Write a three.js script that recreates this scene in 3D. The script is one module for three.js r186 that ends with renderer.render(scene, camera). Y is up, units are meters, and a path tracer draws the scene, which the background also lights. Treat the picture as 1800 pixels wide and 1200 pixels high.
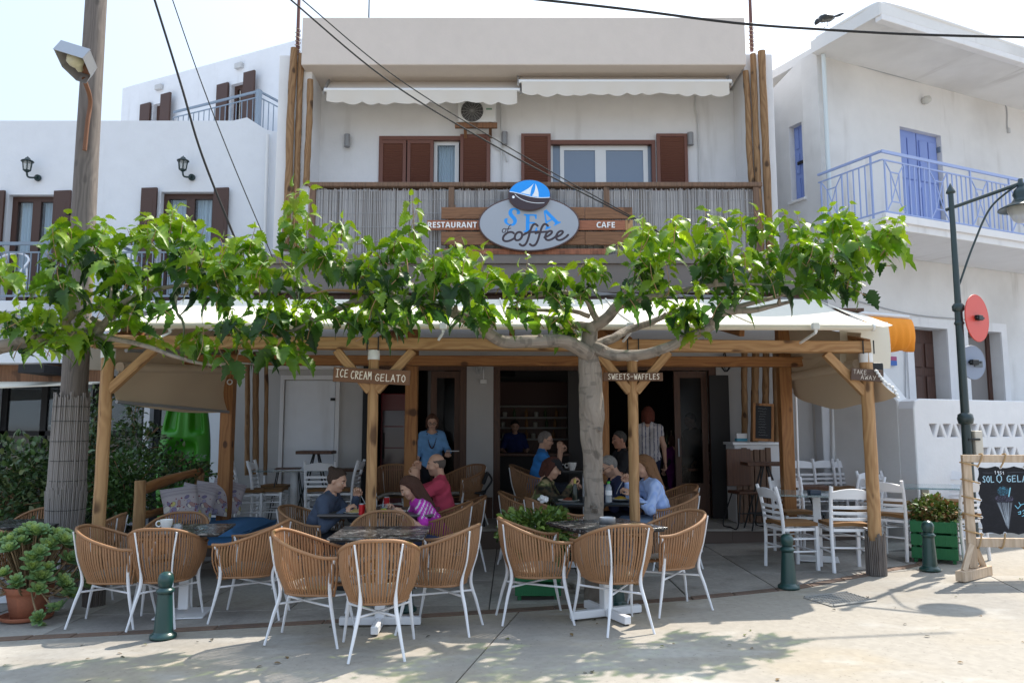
import * as THREE from 'three';
import { mergeGeometries, mergeVertices } from 'three/addons/utils/BufferGeometryUtils.js';
import { RoundedBoxGeometry } from 'three/addons/geometries/RoundedBoxGeometry.js';
import { TextGeometry } from 'three/addons/geometries/TextGeometry.js';
import { FontLoader } from 'three/addons/loaders/FontLoader.js';

// ------------------------------------------------------------------ camera, sky, sun, exposure
const scene = new THREE.Scene();
const F = 1370, PITCH = 0.1127, EYE = 1.55;
const camera = new THREE.PerspectiveCamera(2 * Math.atan(600 / F) * 180 / Math.PI, 1800 / 1200, 0.1, 500);
camera.position.set(0, EYE, 0); camera.rotation.x = PITCH;
const SUN = new THREE.Vector3(0.55, 1, -0.5).normalize();
const SKY_GAIN = 1.1, SUN_I = 3.9, EXPOSURE = 1.7;
{ // hazy coastal sky: blue overhead, milky towards the horizon and the sun
  const W = 1024, H = 512, d = new Float32Array(W * H * 4);
  for (let r = 0; r < H; r++) for (let c = 0; c < W; c++) {
    const up = ((r + .5) / H - .5) * Math.PI, az = ((c + .5) / W - .5) * 2 * Math.PI;
    const x = Math.cos(az) * Math.cos(up), y = Math.sin(up), z = Math.sin(az) * Math.cos(up);
    const g = Math.max(0, x * SUN.x + y * SUN.y + z * SUN.z), h = Math.max(0, y), o = (r * W + c) * 4;
    const t = Math.pow(h, .55), glow = Math.pow(g, 3.0) * 0.75;
    const base = [0.56 - .26 * t, 0.64 - .21 * t, 0.72 - .08 * t];
    for (let k = 0; k < 3; k++) {
      let v = base[k] + glow * [1, .97, .90][k];
      if (y < 0) v = [.34, .33, .31][k];
      d[o + k] = v * SKY_GAIN;
    }
    d[o + 3] = 1;
  }
  const t = new THREE.DataTexture(d, W, H, THREE.RGBAFormat, THREE.FloatType);
  t.mapping = THREE.EquirectangularReflectionMapping; t.magFilter = t.minFilter = THREE.LinearFilter; t.needsUpdate = true;
  scene.background = t; scene.environment = t;
}
const sun = new THREE.DirectionalLight(new THREE.Color(1, .93, .82), SUN_I);
sun.position.copy(SUN).multiplyScalar(60).add(new THREE.Vector3(0, 0, -8)); sun.target.position.set(0, 0, -8);
sun.castShadow = true; sun.shadow.mapSize.set(4096, 4096);
Object.assign(sun.shadow.camera, { left: -25, right: 25, top: 25, bottom: -25, near: 1, far: 140 });
scene.add(sun, sun.target);
const renderer = new THREE.WebGLRenderer({ antialias: true });
renderer.toneMapping = THREE.LinearToneMapping; renderer.toneMappingExposure = EXPOSURE;
renderer.shadowMap.enabled = true;

// ------------------------------------------------------------------ helpers
const V = (x, y, z) => new THREE.Vector3(x, y, z);
let seed = 7; const R = () => { seed |= 0; seed = seed + 0x6D2B79F5 | 0; let t = Math.imul(seed ^ seed >>> 15, 1 | seed); t = t + Math.imul(t ^ t >>> 7, 61 | t) ^ t; return ((t ^ t >>> 14) >>> 0) / 4294967296; };
const RR = (a, b) => a + (b - a) * R(), lerp = (a, b, t) => a + (b - a) * t, cl = (x, a = 0, b = 1) => Math.min(b, Math.max(a, x));
const sm = (a, b, x) => { const t = cl((x - a) / (b - a)); return t * t * (3 - 2 * t); };
const CT = Math.cos(PITCH), ST = Math.sin(PITCH);
const ray = (py) => { const v = (600 - py) / F; return (v * CT + ST) / (CT - v * ST); };                 // rise per metre of depth
const at = (px, py, D) => { const v = (600 - py) / F, k = D / (CT - v * ST); return V((px - 900) / F * k, EYE + D * ray(py), -D); };
const gy = (x) => .025 * x;                                                                              // the street climbs gently to +x
const atY = (px, Y, D) => { const m = (Y - EYE) / D, v = (m * CT - ST) / (CT + m * ST); return V((px - 900) / F * D / (CT - v * ST), Y, -D); };
const gnd = (px, D, lift = 0) => { let p = atY(px, 0, D); for (let i = 0; i < 4; i++) p = atY(px, gy(p.x) + lift, D); return p; };
const grd = (px, py) => { let D = 7; for (let i = 0; i < 12; i++) { const p = at(px, py, D); D = (EYE - gy(p.x)) / -ray(py); } return at(px, py, D); };
const PLAT = .255, fixD = (D) => EYE / -ray(755 + F * EYE / D);

const used = {};
const numbered = (n) => { used[n] = (used[n] ?? -1) + 1; return used[n] ? n + '_' + String(used[n]).padStart(3, '0') : n; };
function thing(name, label, category, pos, group, parent = scene) {
  const o = new THREE.Group(); o.name = numbered(name); parent.add(o);
  if (pos) o.position.copy(pos);
  o.userData = { label, category }; if (group) o.userData.group = group;
  return o;
}
const flat = (g) => { const h = g.index ? g.toNonIndexed() : g; for (const k of Object.keys(h.attributes)) if (!['position', 'normal', 'uv', 'color'].includes(k)) h.deleteAttribute(k); return h; };
const join = (l) => { l = [l].flat(); return l.length === 1 ? l[0] : mergeGeometries(l.map(flat)); };
function part(name, geo, mat, parent, kind) {
  const m = new THREE.Mesh(join(geo), mat); m.name = name; m.castShadow = m.receiveShadow = true;
  if (kind) m.userData.kind = kind;
  parent.add(m); return m;
}
function solo(name, geo, mat, label, category, group) { const m = part(numbered(name), geo, mat, scene); m.userData = { label, category }; if (group) m.userData.group = group; return m; }
function struct(name, geo, mat) { const m = part(numbered(name), geo, mat, scene); m.userData.kind = 'structure'; return m; }
function copy(o, label, pos, ry) { const c = o.clone(); c.name = numbered(o.name.replace(/_\d{3}$/, '')); c.userData = { ...o.userData, label }; if (pos) c.position.copy(pos); if (ry !== undefined) c.rotation.y = ry; scene.add(c); return c; }

// uv in metres from the dominant axis, y always along v
function uvm(g, s = 1) {
  if (g.index) g = g.toNonIndexed();
  const p = g.attributes.position, n = g.attributes.normal, uv = new Float32Array(p.count * 2), ou = R() * 7, ov = R() * 7;
  for (let i = 0; i < p.count; i++) {
    const j = i - i % 3; let nx = 0, ny = 0, nz = 0; for (let k = 0; k < 3; k++) { nx += n.getX(j + k); ny += n.getY(j + k); nz += n.getZ(j + k); }
    nx = Math.abs(nx); ny = Math.abs(ny); nz = Math.abs(nz);
    const x = p.getX(i), y = p.getY(i), z = p.getZ(i), [u, v] = nx > ny && nx > nz ? [z, y] : ny > nz ? [x, z] : [x, y];
    uv[2 * i] = u * s + ou; uv[2 * i + 1] = v * s + ov;
  }
  g.setAttribute('uv', new THREE.BufferAttribute(uv, 2)); return g;
}
const box = (w, h, d, x = 0, y = 0, z = 0, bev = 0) => uvm(bev ? new RoundedBoxGeometry(w, h, d, 1, bev) : new THREE.BoxGeometry(w, h, d)).translate(x, y, z);
const boxAB = (x0, x1, y0, y1, z0, z1, bev = 0) => box(Math.abs(x1 - x0), Math.abs(y1 - y0), Math.abs(z1 - z0), (x0 + x1) / 2, (y0 + y1) / 2, (z0 + z1) / 2, bev);
const UP = V(0, 1, 0);
function aim(g, a, b, roll = 0) { // g built along +y, centred; put between a and b
  const d = b.clone().sub(a).normalize(); if (roll) g.rotateY(roll);
  g.applyQuaternion(new THREE.Quaternion().setFromUnitVectors(UP, d)); return g.translate((a.x + b.x) / 2, (a.y + b.y) / 2, (a.z + b.z) / 2);
}
const bar = (a, b, w, h = w, bev = 0, roll = 0) => aim(box(w, a.distanceTo(b), h, 0, 0, 0, bev), a, b, roll);
const rod = (a, b, r0, r1 = r0, n = 8) => aim(uvC(new THREE.CylinderGeometry(r1, r0, a.distanceTo(b), n), Math.max(r0, r1), a.distanceTo(b)), a, b);
function uvC(g, r, l) { const u = g.attributes.uv, ou = R() * 5; for (let i = 0; i < u.count; i++) u.setXY(i, u.getX(i) * 6.28 * r + ou, u.getY(i) * l + ou); return g; }
const spline = (pts) => new THREE.CatmullRomCurve3(pts);
function tube(pts, rad, seg = 24, n = 8, caps = true) { // rad: number or f(t)
  const c = pts.isCurve || pts.getPoint ? pts : spline(pts), L = c.getLength(), fr = c.computeFrenetFrames(seg, false), P = [], N = [], U = [], I = [];
  const rf = typeof rad === 'function' ? rad : () => rad, ou = R() * 5;
  for (let i = 0; i <= seg; i++) {
    const p = c.getPointAt(i / seg);
    for (let j = 0; j <= n; j++) {
      const a = j / n * 2 * Math.PI, d = fr.normals[i].clone().multiplyScalar(Math.cos(a)).addScaledVector(fr.binormals[i], Math.sin(a)), r = rf(i / seg, a);
      P.push(p.x + d.x * r, p.y + d.y * r, p.z + d.z * r); N.push(d.x, d.y, d.z); U.push(ou + j / n * 6.28 * r, ou + i / seg * L);
      if (i < seg && j < n) { const q = i * (n + 1) + j; I.push(q, q + n + 1, q + 1, q + 1, q + n + 1, q + n + 2); }
    }
  }
  if (caps) for (const e of [0, seg]) { const p = c.getPointAt(e / seg), t = fr.tangents[e].clone().multiplyScalar(e ? 1 : -1), b = P.length / 3; P.push(p.x, p.y, p.z); N.push(t.x, t.y, t.z); U.push(0, 0);
    for (let j = 0; j <= n; j++) { const q = (e * (n + 1) + j) * 3; P.push(P[q], P[q + 1], P[q + 2]); N.push(t.x, t.y, t.z); U.push(P[q], P[q + 1]); if (j < n) e ? I.push(b, b + 1 + j, b + 2 + j) : I.push(b, b + 2 + j, b + 1 + j); } }
  const g = new THREE.BufferGeometry(); g.setAttribute('position', new THREE.Float32BufferAttribute(P, 3)); g.setAttribute('normal', new THREE.Float32BufferAttribute(N, 3)); g.setAttribute('uv', new THREE.Float32BufferAttribute(U, 2)); g.setIndex(I);
  g.computeVertexNormals(); return g;
}
const lathe = (pts, n = 24) => new THREE.LatheGeometry(pts.map(([r, y]) => new THREE.Vector2(r, y)), n);
function extr(pts, depth, bev = 0, holes = []) { // polygon in xy extruded along z
  const s = new THREE.Shape(pts.map(([x, y]) => new THREE.Vector2(x, y))); for (const h of holes) s.holes.push(new THREE.Path(h.map(([x, y]) => new THREE.Vector2(x, y))));
  return uvm(new THREE.ExtrudeGeometry(s, { depth, bevelEnabled: bev > 0, bevelThickness: bev, bevelSize: bev, bevelSegments: 1, steps: 1 }));
}
function grid(f, nu, nv, uvs = [1, 1]) { // parametric sheet
  const P = [], U = [], I = [];
  for (let i = 0; i <= nu; i++) for (let j = 0; j <= nv; j++) { const p = f(i / nu, j / nv); P.push(p.x, p.y, p.z); U.push(i / nu * uvs[0], j / nv * uvs[1]); if (i < nu && j < nv) { const q = i * (nv + 1) + j; I.push(q, q + nv + 1, q + 1, q + 1, q + nv + 1, q + nv + 2); } }
  const g = new THREE.BufferGeometry(); g.setAttribute('position', new THREE.Float32BufferAttribute(P, 3)); g.setAttribute('uv', new THREE.Float32BufferAttribute(U, 2)); g.setIndex(I); g.computeVertexNormals(); return g;
}
function sheet(f, nu, nv, th, uvs) { // sheet with thickness along its normals
  const a = grid(f, nu, nv, uvs), n = a.attributes.normal, b = a.clone(), p = b.attributes.position;
  for (let i = 0; i < p.count; i++) p.setXYZ(i, p.getX(i) - n.getX(i) * th, p.getY(i) - n.getY(i) * th, p.getZ(i) - n.getZ(i) * th);
  b.setIndex([...a.index.array].reverse()); b.computeVertexNormals();
  const E = [], q = (i, j) => i * (nv + 1) + j, side = [];
  for (let i = 0; i < nu; i++) side.push([q(i, 0), q(i + 1, 0)], [q(i + 1, nv), q(i, nv)]);
  for (let j = 0; j < nv; j++) side.push([q(0, j + 1), q(0, j)], [q(nu, j), q(nu, j + 1)]);
  const P = [], A = a.attributes.position, v = (at, i) => P.push(at.getX(i), at.getY(i), at.getZ(i));
  for (const [i, j] of side) { v(A, i); v(A, j); v(p, i); v(A, j); v(p, j); v(p, i); }
  const e = new THREE.BufferGeometry(); e.setAttribute('position', new THREE.Float32BufferAttribute(P, 3)); e.setAttribute('uv', new THREE.Float32BufferAttribute(new Float32Array(P.length / 3 * 2), 2)); e.computeVertexNormals();
  return join([a, b, e]);
}

// ------------------------------------------------------------------ noise, textures, materials
const hash = (x, y, s) => { let h = Math.imul(x, 374761393) + Math.imul(y, 668265263) + Math.imul(s, 144665) | 0; h = Math.imul(h ^ h >>> 13, 1274126177); return ((h ^ h >>> 16) >>> 0) / 4294967296; };
function vn(x, y, p, q, s) { const i = Math.floor(x), j = Math.floor(y), f = x - i, g = y - j, u = f * f * (3 - 2 * f), w = g * g * (3 - 2 * g), m = (a, n) => ((a % n) + n) % n, h = (a, b) => hash(m(a, p), m(b, q), s); return lerp(lerp(h(i, j), h(i + 1, j), u), lerp(h(i, j + 1), h(i + 1, j + 1), u), w); }
const fbm = (u, v, fx, fy, s, o = 4) => { let a = .5, r = 0, n = 0; for (let k = 0; k < o; k++) { r += a * vn(u * fx, v * fy, fx, fy, s + k); n += a; a *= .5; fx *= 2; fy *= 2; } return r / n; };
const enc = (c) => { c = cl(c); return 255 * (c <= .0031308 ? 12.92 * c : 1.055 * Math.pow(c, 1 / 2.4) - .055); };
function tex(w, h, f, size, srgb = true) { // f(u,v) -> [r,g,b] linear, or a number; size in metres
  const d = new Uint8Array(w * h * 4);
  for (let y = 0; y < h; y++) for (let x = 0; x < w; x++) { const c = f(x / w, y / h), o = (y * w + x) * 4; for (let k = 0; k < 3; k++) { const v = typeof c === 'number' ? c : c[k]; d[o + k] = srgb ? enc(v) : 255 * cl(v); } d[o + 3] = 255; }
  const t = new THREE.DataTexture(d, w, h, THREE.RGBAFormat); t.wrapS = t.wrapT = THREE.RepeatWrapping; t.magFilter = THREE.LinearFilter; t.minFilter = THREE.LinearMipmapLinearFilter; t.generateMipmaps = true;
  if (srgb) t.colorSpace = THREE.SRGBColorSpace; t.repeat.set(1 / size[0], 1 / size[1]); t.needsUpdate = true; return t;
}
const RGB = (c) => new THREE.Color().setRGB(...c);
const mat = (c, rough = .8, o = {}) => new THREE.MeshStandardMaterial({ color: RGB(c), roughness: rough, ...o });
const phys = (c, rough, o) => new THREE.MeshPhysicalMaterial({ color: RGB(c), roughness: rough, ...o });
const mul = (a, k) => a.map((x) => x * k), mix = (a, b, t) => a.map((x, i) => lerp(x, b[i], t));

// plaster with faint mottling, drips and hairlines
const plasterTex = (c, dirt, s) => tex(512, 512, (u, v) => { const m = fbm(u, v, 4, 4, s), f = fbm(u, v, 32, 32, s + 9), st = sm(.58, .9, fbm(u, v, 26, 3, s + 20)) * sm(.35, .75, fbm(u, v, 3, 2, s + 31)); return mul(mix(c, mul([.34, .31, .28], 1), cl(dirt * (.35 * sm(.45, .85, m) + st))), .95 + .06 * f); }, [4, 4]);
const plasterBump = tex(256, 256, (u, v) => .5 * fbm(u, v, 6, 6, 3) + .5 * fbm(u, v, 48, 48, 5, 2), [1.4, 1.4], false);
const plaster = (c, dirt, s) => new THREE.MeshStandardMaterial({ map: plasterTex(c, dirt, s), roughness: .9, bumpMap: plasterBump, bumpScale: .0022 });
const woodTex = (a, b, s, knots = 1) => tex(256, 1024, (u, v) => {
  const w = fbm(u, v, 3, 3, s) * .9, g = fbm(u + .0, v, 22, 2, s + 1, 3), ring = .5 + .5 * Math.sin((u * 9 + w * 5) * 6.283), k = knots * sm(.80, .93, vn(u * 5, v * 11, 5, 11, s + 4)), fine = fbm(u, v, 90, 5, s + 6, 2);
  return mul(mix(mix(a, b, cl(.55 * ring * g * 1.6 + .3 * (fine - .3))), mul(b, .45), k), .86 + .28 * fine); }, [.5, 2]);
const woodBump = tex(256, 512, (u, v) => fbm(u, v, 60, 4, 77, 3), [.4, 1.6], false);
const wood = (a, b, s, r = .65, knots = 1) => new THREE.MeshStandardMaterial({ map: woodTex(a, b, s, knots), roughness: r, bumpMap: woodBump, bumpScale: .003 });
const M = {
  white: plaster([.77, .76, .765], .22, 11), lower: plaster([.50, .485, .475], .3, 16), cool: plaster([.74, .755, .79], .2, 12), aged: plaster([.74, .73, .72], .7, 13), fascia: plaster([.64, .565, .51], .25, 14), band: plaster([.21, .18, .16], .2, 15),  // lower: same white plaster, darkened so the shade under the canopy is in its colour
  pine: wood([.47, .275, .125], [.26, .12, .042], 21), beam: wood([.36, .165, .055], [.19, .07, .02], 22), pole: wood([.31, .18, .085], [.15, .07, .025], 23, .75), darkwood: wood([.11, .045, .022], [.05, .02, .012], 24, .5, 0),
  signwood: wood([.25, .12, .058], [.13, .058, .026], 25, .7, .6), redwood: wood([.36, .135, .07], [.22, .075, .036], 26, .65, .5), grey: wood([.17, .145, .13], [.09, .077, .07], 27, .9, .4), pale: wood([.60, .46, .33], [.44, .31, .20], 28, .8, .7), sawn: wood([.20, .12, .08], [.10, .065, .045], 29, .85, .6),
  shutter: mat([.17, .066, .044], .55), frameBrown: mat([.065, .028, .018], .5), doorBrown: wood([.085, .036, .024], [.05, .022, .015], 30, .5, 0),
  whitePaint: mat([.80, .80, .82], .38), whitePlastic: mat([.74, .74, .74], .4), cream: mat([.66, .60, .50], .6), black: mat([.012, .012, .014], .7), iron: mat([.018, .02, .022], .5, { metalness: .3 }),
  green: phys([.008, .050, .046], .32, { clearcoat: .4, clearcoatRoughness: .3 }), lampGreen: phys([.012, .030, .032], .4, { clearcoat: .3, clearcoatRoughness: .35 }), blue: mat([.22, .30, .62], .55), darkBlue: mat([.02, .05, .30], .5), railGrey: mat([.22, .27, .33], .5, { metalness: .3 }),
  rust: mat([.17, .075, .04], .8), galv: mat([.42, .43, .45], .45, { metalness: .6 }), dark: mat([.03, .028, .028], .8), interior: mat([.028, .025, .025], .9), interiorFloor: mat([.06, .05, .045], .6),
  glass: phys([.9, .95, .97], .03, { transmission: 1, thickness: 0, ior: 1.5 }), dimGlass: phys([.5, .5, .5], .15, { transmission: 1, thickness: 0, specularIntensity: .25 }), blueRail: mat([.32, .40, .66], .5), pane: phys([.20, .25, .33], .04, { metalness: 0, specularIntensity: 1 }), curtain: mat([.55, .60, .66], .9),
  canvas: phys([.74, .69, .58], .85, { transmission: .05, thickness: 0 }), canvasTan: phys([.58, .46, .33], .9, { transmission: .10, thickness: 0 }), awning: phys([.69, .63, .56], .9, { transmission: .12, thickness: 0 }), orange: mat([.86, .29, .018], .75),
};
const ropeTex = tex(64, 256, (u, v) => { const t = .5 + .5 * Math.sin((v * 40 + u * 2) * 6.283), n = fbm(u, v, 8, 20, 5); return mul([.325, .168, .08], .72 + .25 * t + .28 * n); }, [.06, .3]);
M.rope = new THREE.MeshStandardMaterial({ map: ropeTex, roughness: .62 }); const ropeV = [[1, 1, 1], [.9, .88, .86], [1.06, 1.02, .97], [.95, .97, 1]].map((c) => new THREE.MeshStandardMaterial({ map: ropeTex, color: RGB(c), roughness: .62 }));
M.ropeRim = new THREE.MeshStandardMaterial({ map: ropeTex, roughness: .55 });
const concrete = tex(1024, 1024, (u, v) => { const a = fbm(u, v, 3, 4, 41, 5), b = fbm(u, v, 9, 20, 47, 4), f = fbm(u, v, 128, 128, 51, 2), pit = sm(.90, .97, vn(u * 300, v * 300, 300, 300, 53)), ochre = sm(.48, .72, fbm(u, v, 4, 7, 58)), wh = sm(.55, .8, b); let c = mix([.375, .34, .29], [.395, .325, .225], ochre * .5); c = mix(c, [.49, .465, .42], wh * .6); c = mix(c, [.265, .252, .235], sm(.5, .8, a) * .6); return mul(c, (.9 + .2 * f) * (1 - .35 * pit)); }, [5, 5]);
const concBump = tex(512, 512, (u, v) => .6 * fbm(u, v, 30, 30, 61, 4) + .4 * fbm(u, v, 5, 5, 62, 2), [2, 2], false);
M.street = new THREE.MeshStandardMaterial({ map: concrete, color: RGB([.9, .9, .9]), roughness: .88, bumpMap: concBump, bumpScale: .006 });
const paveTex = [0, 1, 2].map((i) => tex(256, 256, (u, v) => { const a = fbm(u, v, 3, 3, 70 + i, 4), f = fbm(u, v, 60, 60, 75 + i, 2), st = sm(.6, .85, fbm(u, v, 5, 5, 79 + i)); return mul(mix([.37, .345, .315], [.235, .215, .195], .7 * sm(.35, .75, a) + .5 * st), (.85 + .3 * f) * (1 - .05 * i)); }, [1.3, 1.3]));
M.pave = paveTex.map((t) => new THREE.MeshStandardMaterial({ map: t, roughness: .8, bumpMap: concBump, bumpScale: .004 }));
M.kerb = [0, 1].map((i) => new THREE.MeshStandardMaterial({ color: RGB([[.9, .85, .8], [.7, .66, .64]][i]), map: tex(128, 128, (u, v) => mul(mix([.22, .145, .11], [.16, .12, .095], fbm(u, v, 4, 4, 90 + i)), .8 + .4 * fbm(u, v, 30, 30, 92)), [.5, .5]), roughness: .85 }));
const barkTex = tex(256, 512, (u, v) => { const a = fbm(u, v, 6, 5, 101, 4), r = fbm(u, v, 34, 7, 103, 3), spot = sm(.66, .84, fbm(u, v, 7, 9, 107, 3)), crack = sm(.62, .7, fbm(u, v, 5, 26, 109, 2)); return mul(mix(mix([.31, .26, .215], [.19, .155, .125], r), [.10, .085, .07], cl(spot * .75 + crack * .45)), .8 + .4 * a); }, [.55, 1.1]);
const barkBump = tex(256, 512, (u, v) => .65 * fbm(u, v, 26, 7, 103, 3) + .35 * fbm(u, v, 7, 9, 107, 3), [.55, 1.1], false);
M.bark = new THREE.MeshStandardMaterial({ map: barkTex, roughness: .92, bumpMap: barkBump, bumpScale: .018 });
M.twig = mat([.34, .20, .115], .85);
const marble = tex(512, 512, (u, v) => { const w = fbm(u, v, 3, 3, 121, 4), d = v * 3 + u * 1.2 + w * 2.4, s = Math.pow(1 - Math.abs(Math.sin(d * 6.283)), 3), s2 = Math.pow(1 - Math.abs(Math.sin((d * 2.3 + fbm(u, v, 9, 9, 125) * 1.2) * 6.283)), 5); return mix([.018, .018, .02], [.42, .41, .40], cl(.55 * s * fbm(u, v, 5, 8, 128) * 1.7 + .6 * s2 * fbm(u, v, 8, 8, 129))); }, [.75, .75]);
M.marble = new THREE.MeshStandardMaterial({ map: marble, roughness: .22 });
const rushTex = tex(128, 128, (u, v) => { const d = Math.abs(u - .5) > Math.abs(v - .5), k = d ? v : u; return mul([.33, .17, .065], .55 + .5 * (.5 + .5 * Math.sin(k * 32 * 6.283)) * (.6 + .6 * fbm(u, v, 20, 20, 131))); }, [1, 1]);
M.rush = new THREE.MeshStandardMaterial({ map: rushTex, roughness: .85 });
const terraTex = tex(128, 128, (u, v) => mul(mix([.42, .145, .075], [.32, .12, .07], fbm(u, v, 5, 5, 141)), .85 + .3 * fbm(u, v, 30, 30, 142)), [.4, .4]);
M.terra = new THREE.MeshStandardMaterial({ map: terraTex, roughness: .75 });
// ------------------------------------------------------------------ ground, street, terrace
const uvXZ = (g, ou = 0, ov = 0) => { const p = g.attributes.position, u = new Float32Array(p.count * 2); for (let i = 0; i < p.count; i++) { u[2 * i] = p.getX(i) + ou; u[2 * i + 1] = p.getZ(i) + ov; } g.setAttribute('uv', new THREE.BufferAttribute(u, 2)); return g; };
struct('ground', uvXZ(grid((u, v) => { const x = -90 + 180 * u, z = -90 + 180 * v; return V(x, gy(x) - .06, z); }, 12, 12).rotateX(0)), M.street);
const kerbPts = [[-9, 5.25], ...[[0, 1120], [300, 1105], [600, 1088], [900, 1070], [1200, 1050], [1400, 1030], [1540, 1004]].map(([a, b]) => { const p = grd(a, b); return [p.x, -p.z]; }), [4.45, 8.7], [5.1, 9.6], [5.6, 10.3], [9, 13]];
const kz = (x) => { for (let i = 1; i < kerbPts.length; i++) if (x <= kerbPts[i][0]) { const [a, b] = kerbPts[i - 1], [c, d] = kerbPts[i]; return lerp(b, d, (x - a) / (c - a)); } return 13; };
{ const street = new THREE.Group(); street.name = 'street'; street.userData.kind = 'structure'; scene.add(street);
  for (let k = -2; k < 4; k++) { // poured concrete bays with open joints
    const xl = (D) => -.36 - 4.45 * (1 - k) + .22 * (D - 5) + .006, xr = (D) => xl(D) + 4.438, ou = k * 1.7, ov = k * 2.3;
    for (const [n, f] of [[1.2, null], [-12, 1.188]]) {
      const g = sheet((u, v) => { let D = 6, x = 0; for (let i = 0; i < 6; i++) { x = lerp(xl(D), xr(D), u); const far = f ?? kz(x) - .115; D = lerp(n, far, v); } return V(x, gy(x) - .004, -D); }, 14, 8, .055);
      part('paving_bay', uvXZ(g, ou, ov), M.street, street);
    }
  } }
{ const terrace = new THREE.Group(); terrace.name = 'terrace'; terrace.userData.kind = 'structure'; scene.add(terrace);
  const quadPrism = (q, th, bot = -.04) => { // q: four [x,D] counter-clockwise seen from above, small chamfer
    const P = [], c = q.reduce((a, b) => [a[0] + b[0] / 4, a[1] + b[1] / 4], [0, 0]), ins = q.map(([x, d]) => { const dx = c[0] - x, dd = c[1] - d, l = Math.hypot(dx, dd) || 1; return [x + dx / l * .007, d + dd / l * .007]; });
    const top = ins.map(([x, d]) => [x, gy(x) + th, -d]), mid = q.map(([x, d]) => [x, gy(x) + th - .004, -d]), lo = q.map(([x, d]) => [x, gy(x) + bot, -d]);
    P.push(...top[0], ...top[1], ...top[2], ...top[0], ...top[2], ...top[3]);
    for (let i = 0; i < 4; i++) { const j = (i + 1) % 4; for (const [a, b] of [[top, mid], [mid, lo]]) P.push(...a[i], ...b[i], ...a[j], ...a[j], ...b[i], ...b[j]); }
    const g = new THREE.BufferGeometry(); g.setAttribute('position', new THREE.Float32BufferAttribute(P, 3)); g.computeVertexNormals(); return uvXZ(g, R() * 3, R() * 3);
  };
  part('bedding', uvXZ(grid((u, v) => { const x = -9.5 + 16 * u; const D = lerp(13.2, kz(x), v); return V(x, gy(x) - .012, -D); }, 40, 4)), M.dark, terrace);
  const wS = .9, dS = 1.15, gap = .005;
  for (let c = 0; c < 18; c++) for (let r = 0; r < 7; r++) {
    const D0 = 4.9 + r * dS, D1 = D0 + dS, sk = (D) => .0 * D, x0 = -9.2 + c * wS, x1 = x0 + wS;
    const n0 = Math.max(D0, kz(x0) + .01), n1 = Math.max(D0, kz(x1) + .01);
    if (n0 > D1 - .03 && n1 > D1 - .03) continue; if (D0 > 12) continue;
    part('paving_slab', quadPrism([[x0 + gap, Math.min(n0, D1 - .02) + gap], [x1 - gap, Math.min(n1, D1 - .02) + gap], [x1 - gap, D1 - gap], [x0 + gap, D1 - gap]], RR(-.0015, .0015)), M.pave[Math.floor(R() * 3)], terrace);
  }
  for (let x = -8.6; x < 5.2;) { const L = RR(.3, .46), x1 = x + L; part('kerb_brick', quadPrism([[x + .004, kz(x) - .11], [x1 - .004, kz(x1) - .11], [x1 - .004, kz(x1)], [x + .004, kz(x)]], RR(.002, .008)), M.kerb[R() > .5 ? 1 : 0], terrace); x = x1; }
}
{ const step = new THREE.Group(); step.name = 'step'; step.userData.kind = 'structure'; scene.add(step); // raised floor in front of the cafe
  for (let c = 0; c < 15; c++) { const x0 = -4.3 + c * .6, x1 = x0 + .596; for (let r = 0; r < 3; r++) part('floor_tile', boxAB(x0, x1, PLAT - .03, PLAT + RR(-.001, .001), -(10.435 + r * .6), -(11.03 + r * .6), .004), M.pave[Math.floor(R() * 3)], step); part('riser_tile', boxAB(x0, x1, -.2, PLAT - .032, -10.455, -10.49), mat([.13, .095, .08], .7), step); }
  part('core', boxAB(-4.35, 4.75, -.25, PLAT - .034, -10.5, -13), M.dark, step);
}

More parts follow.
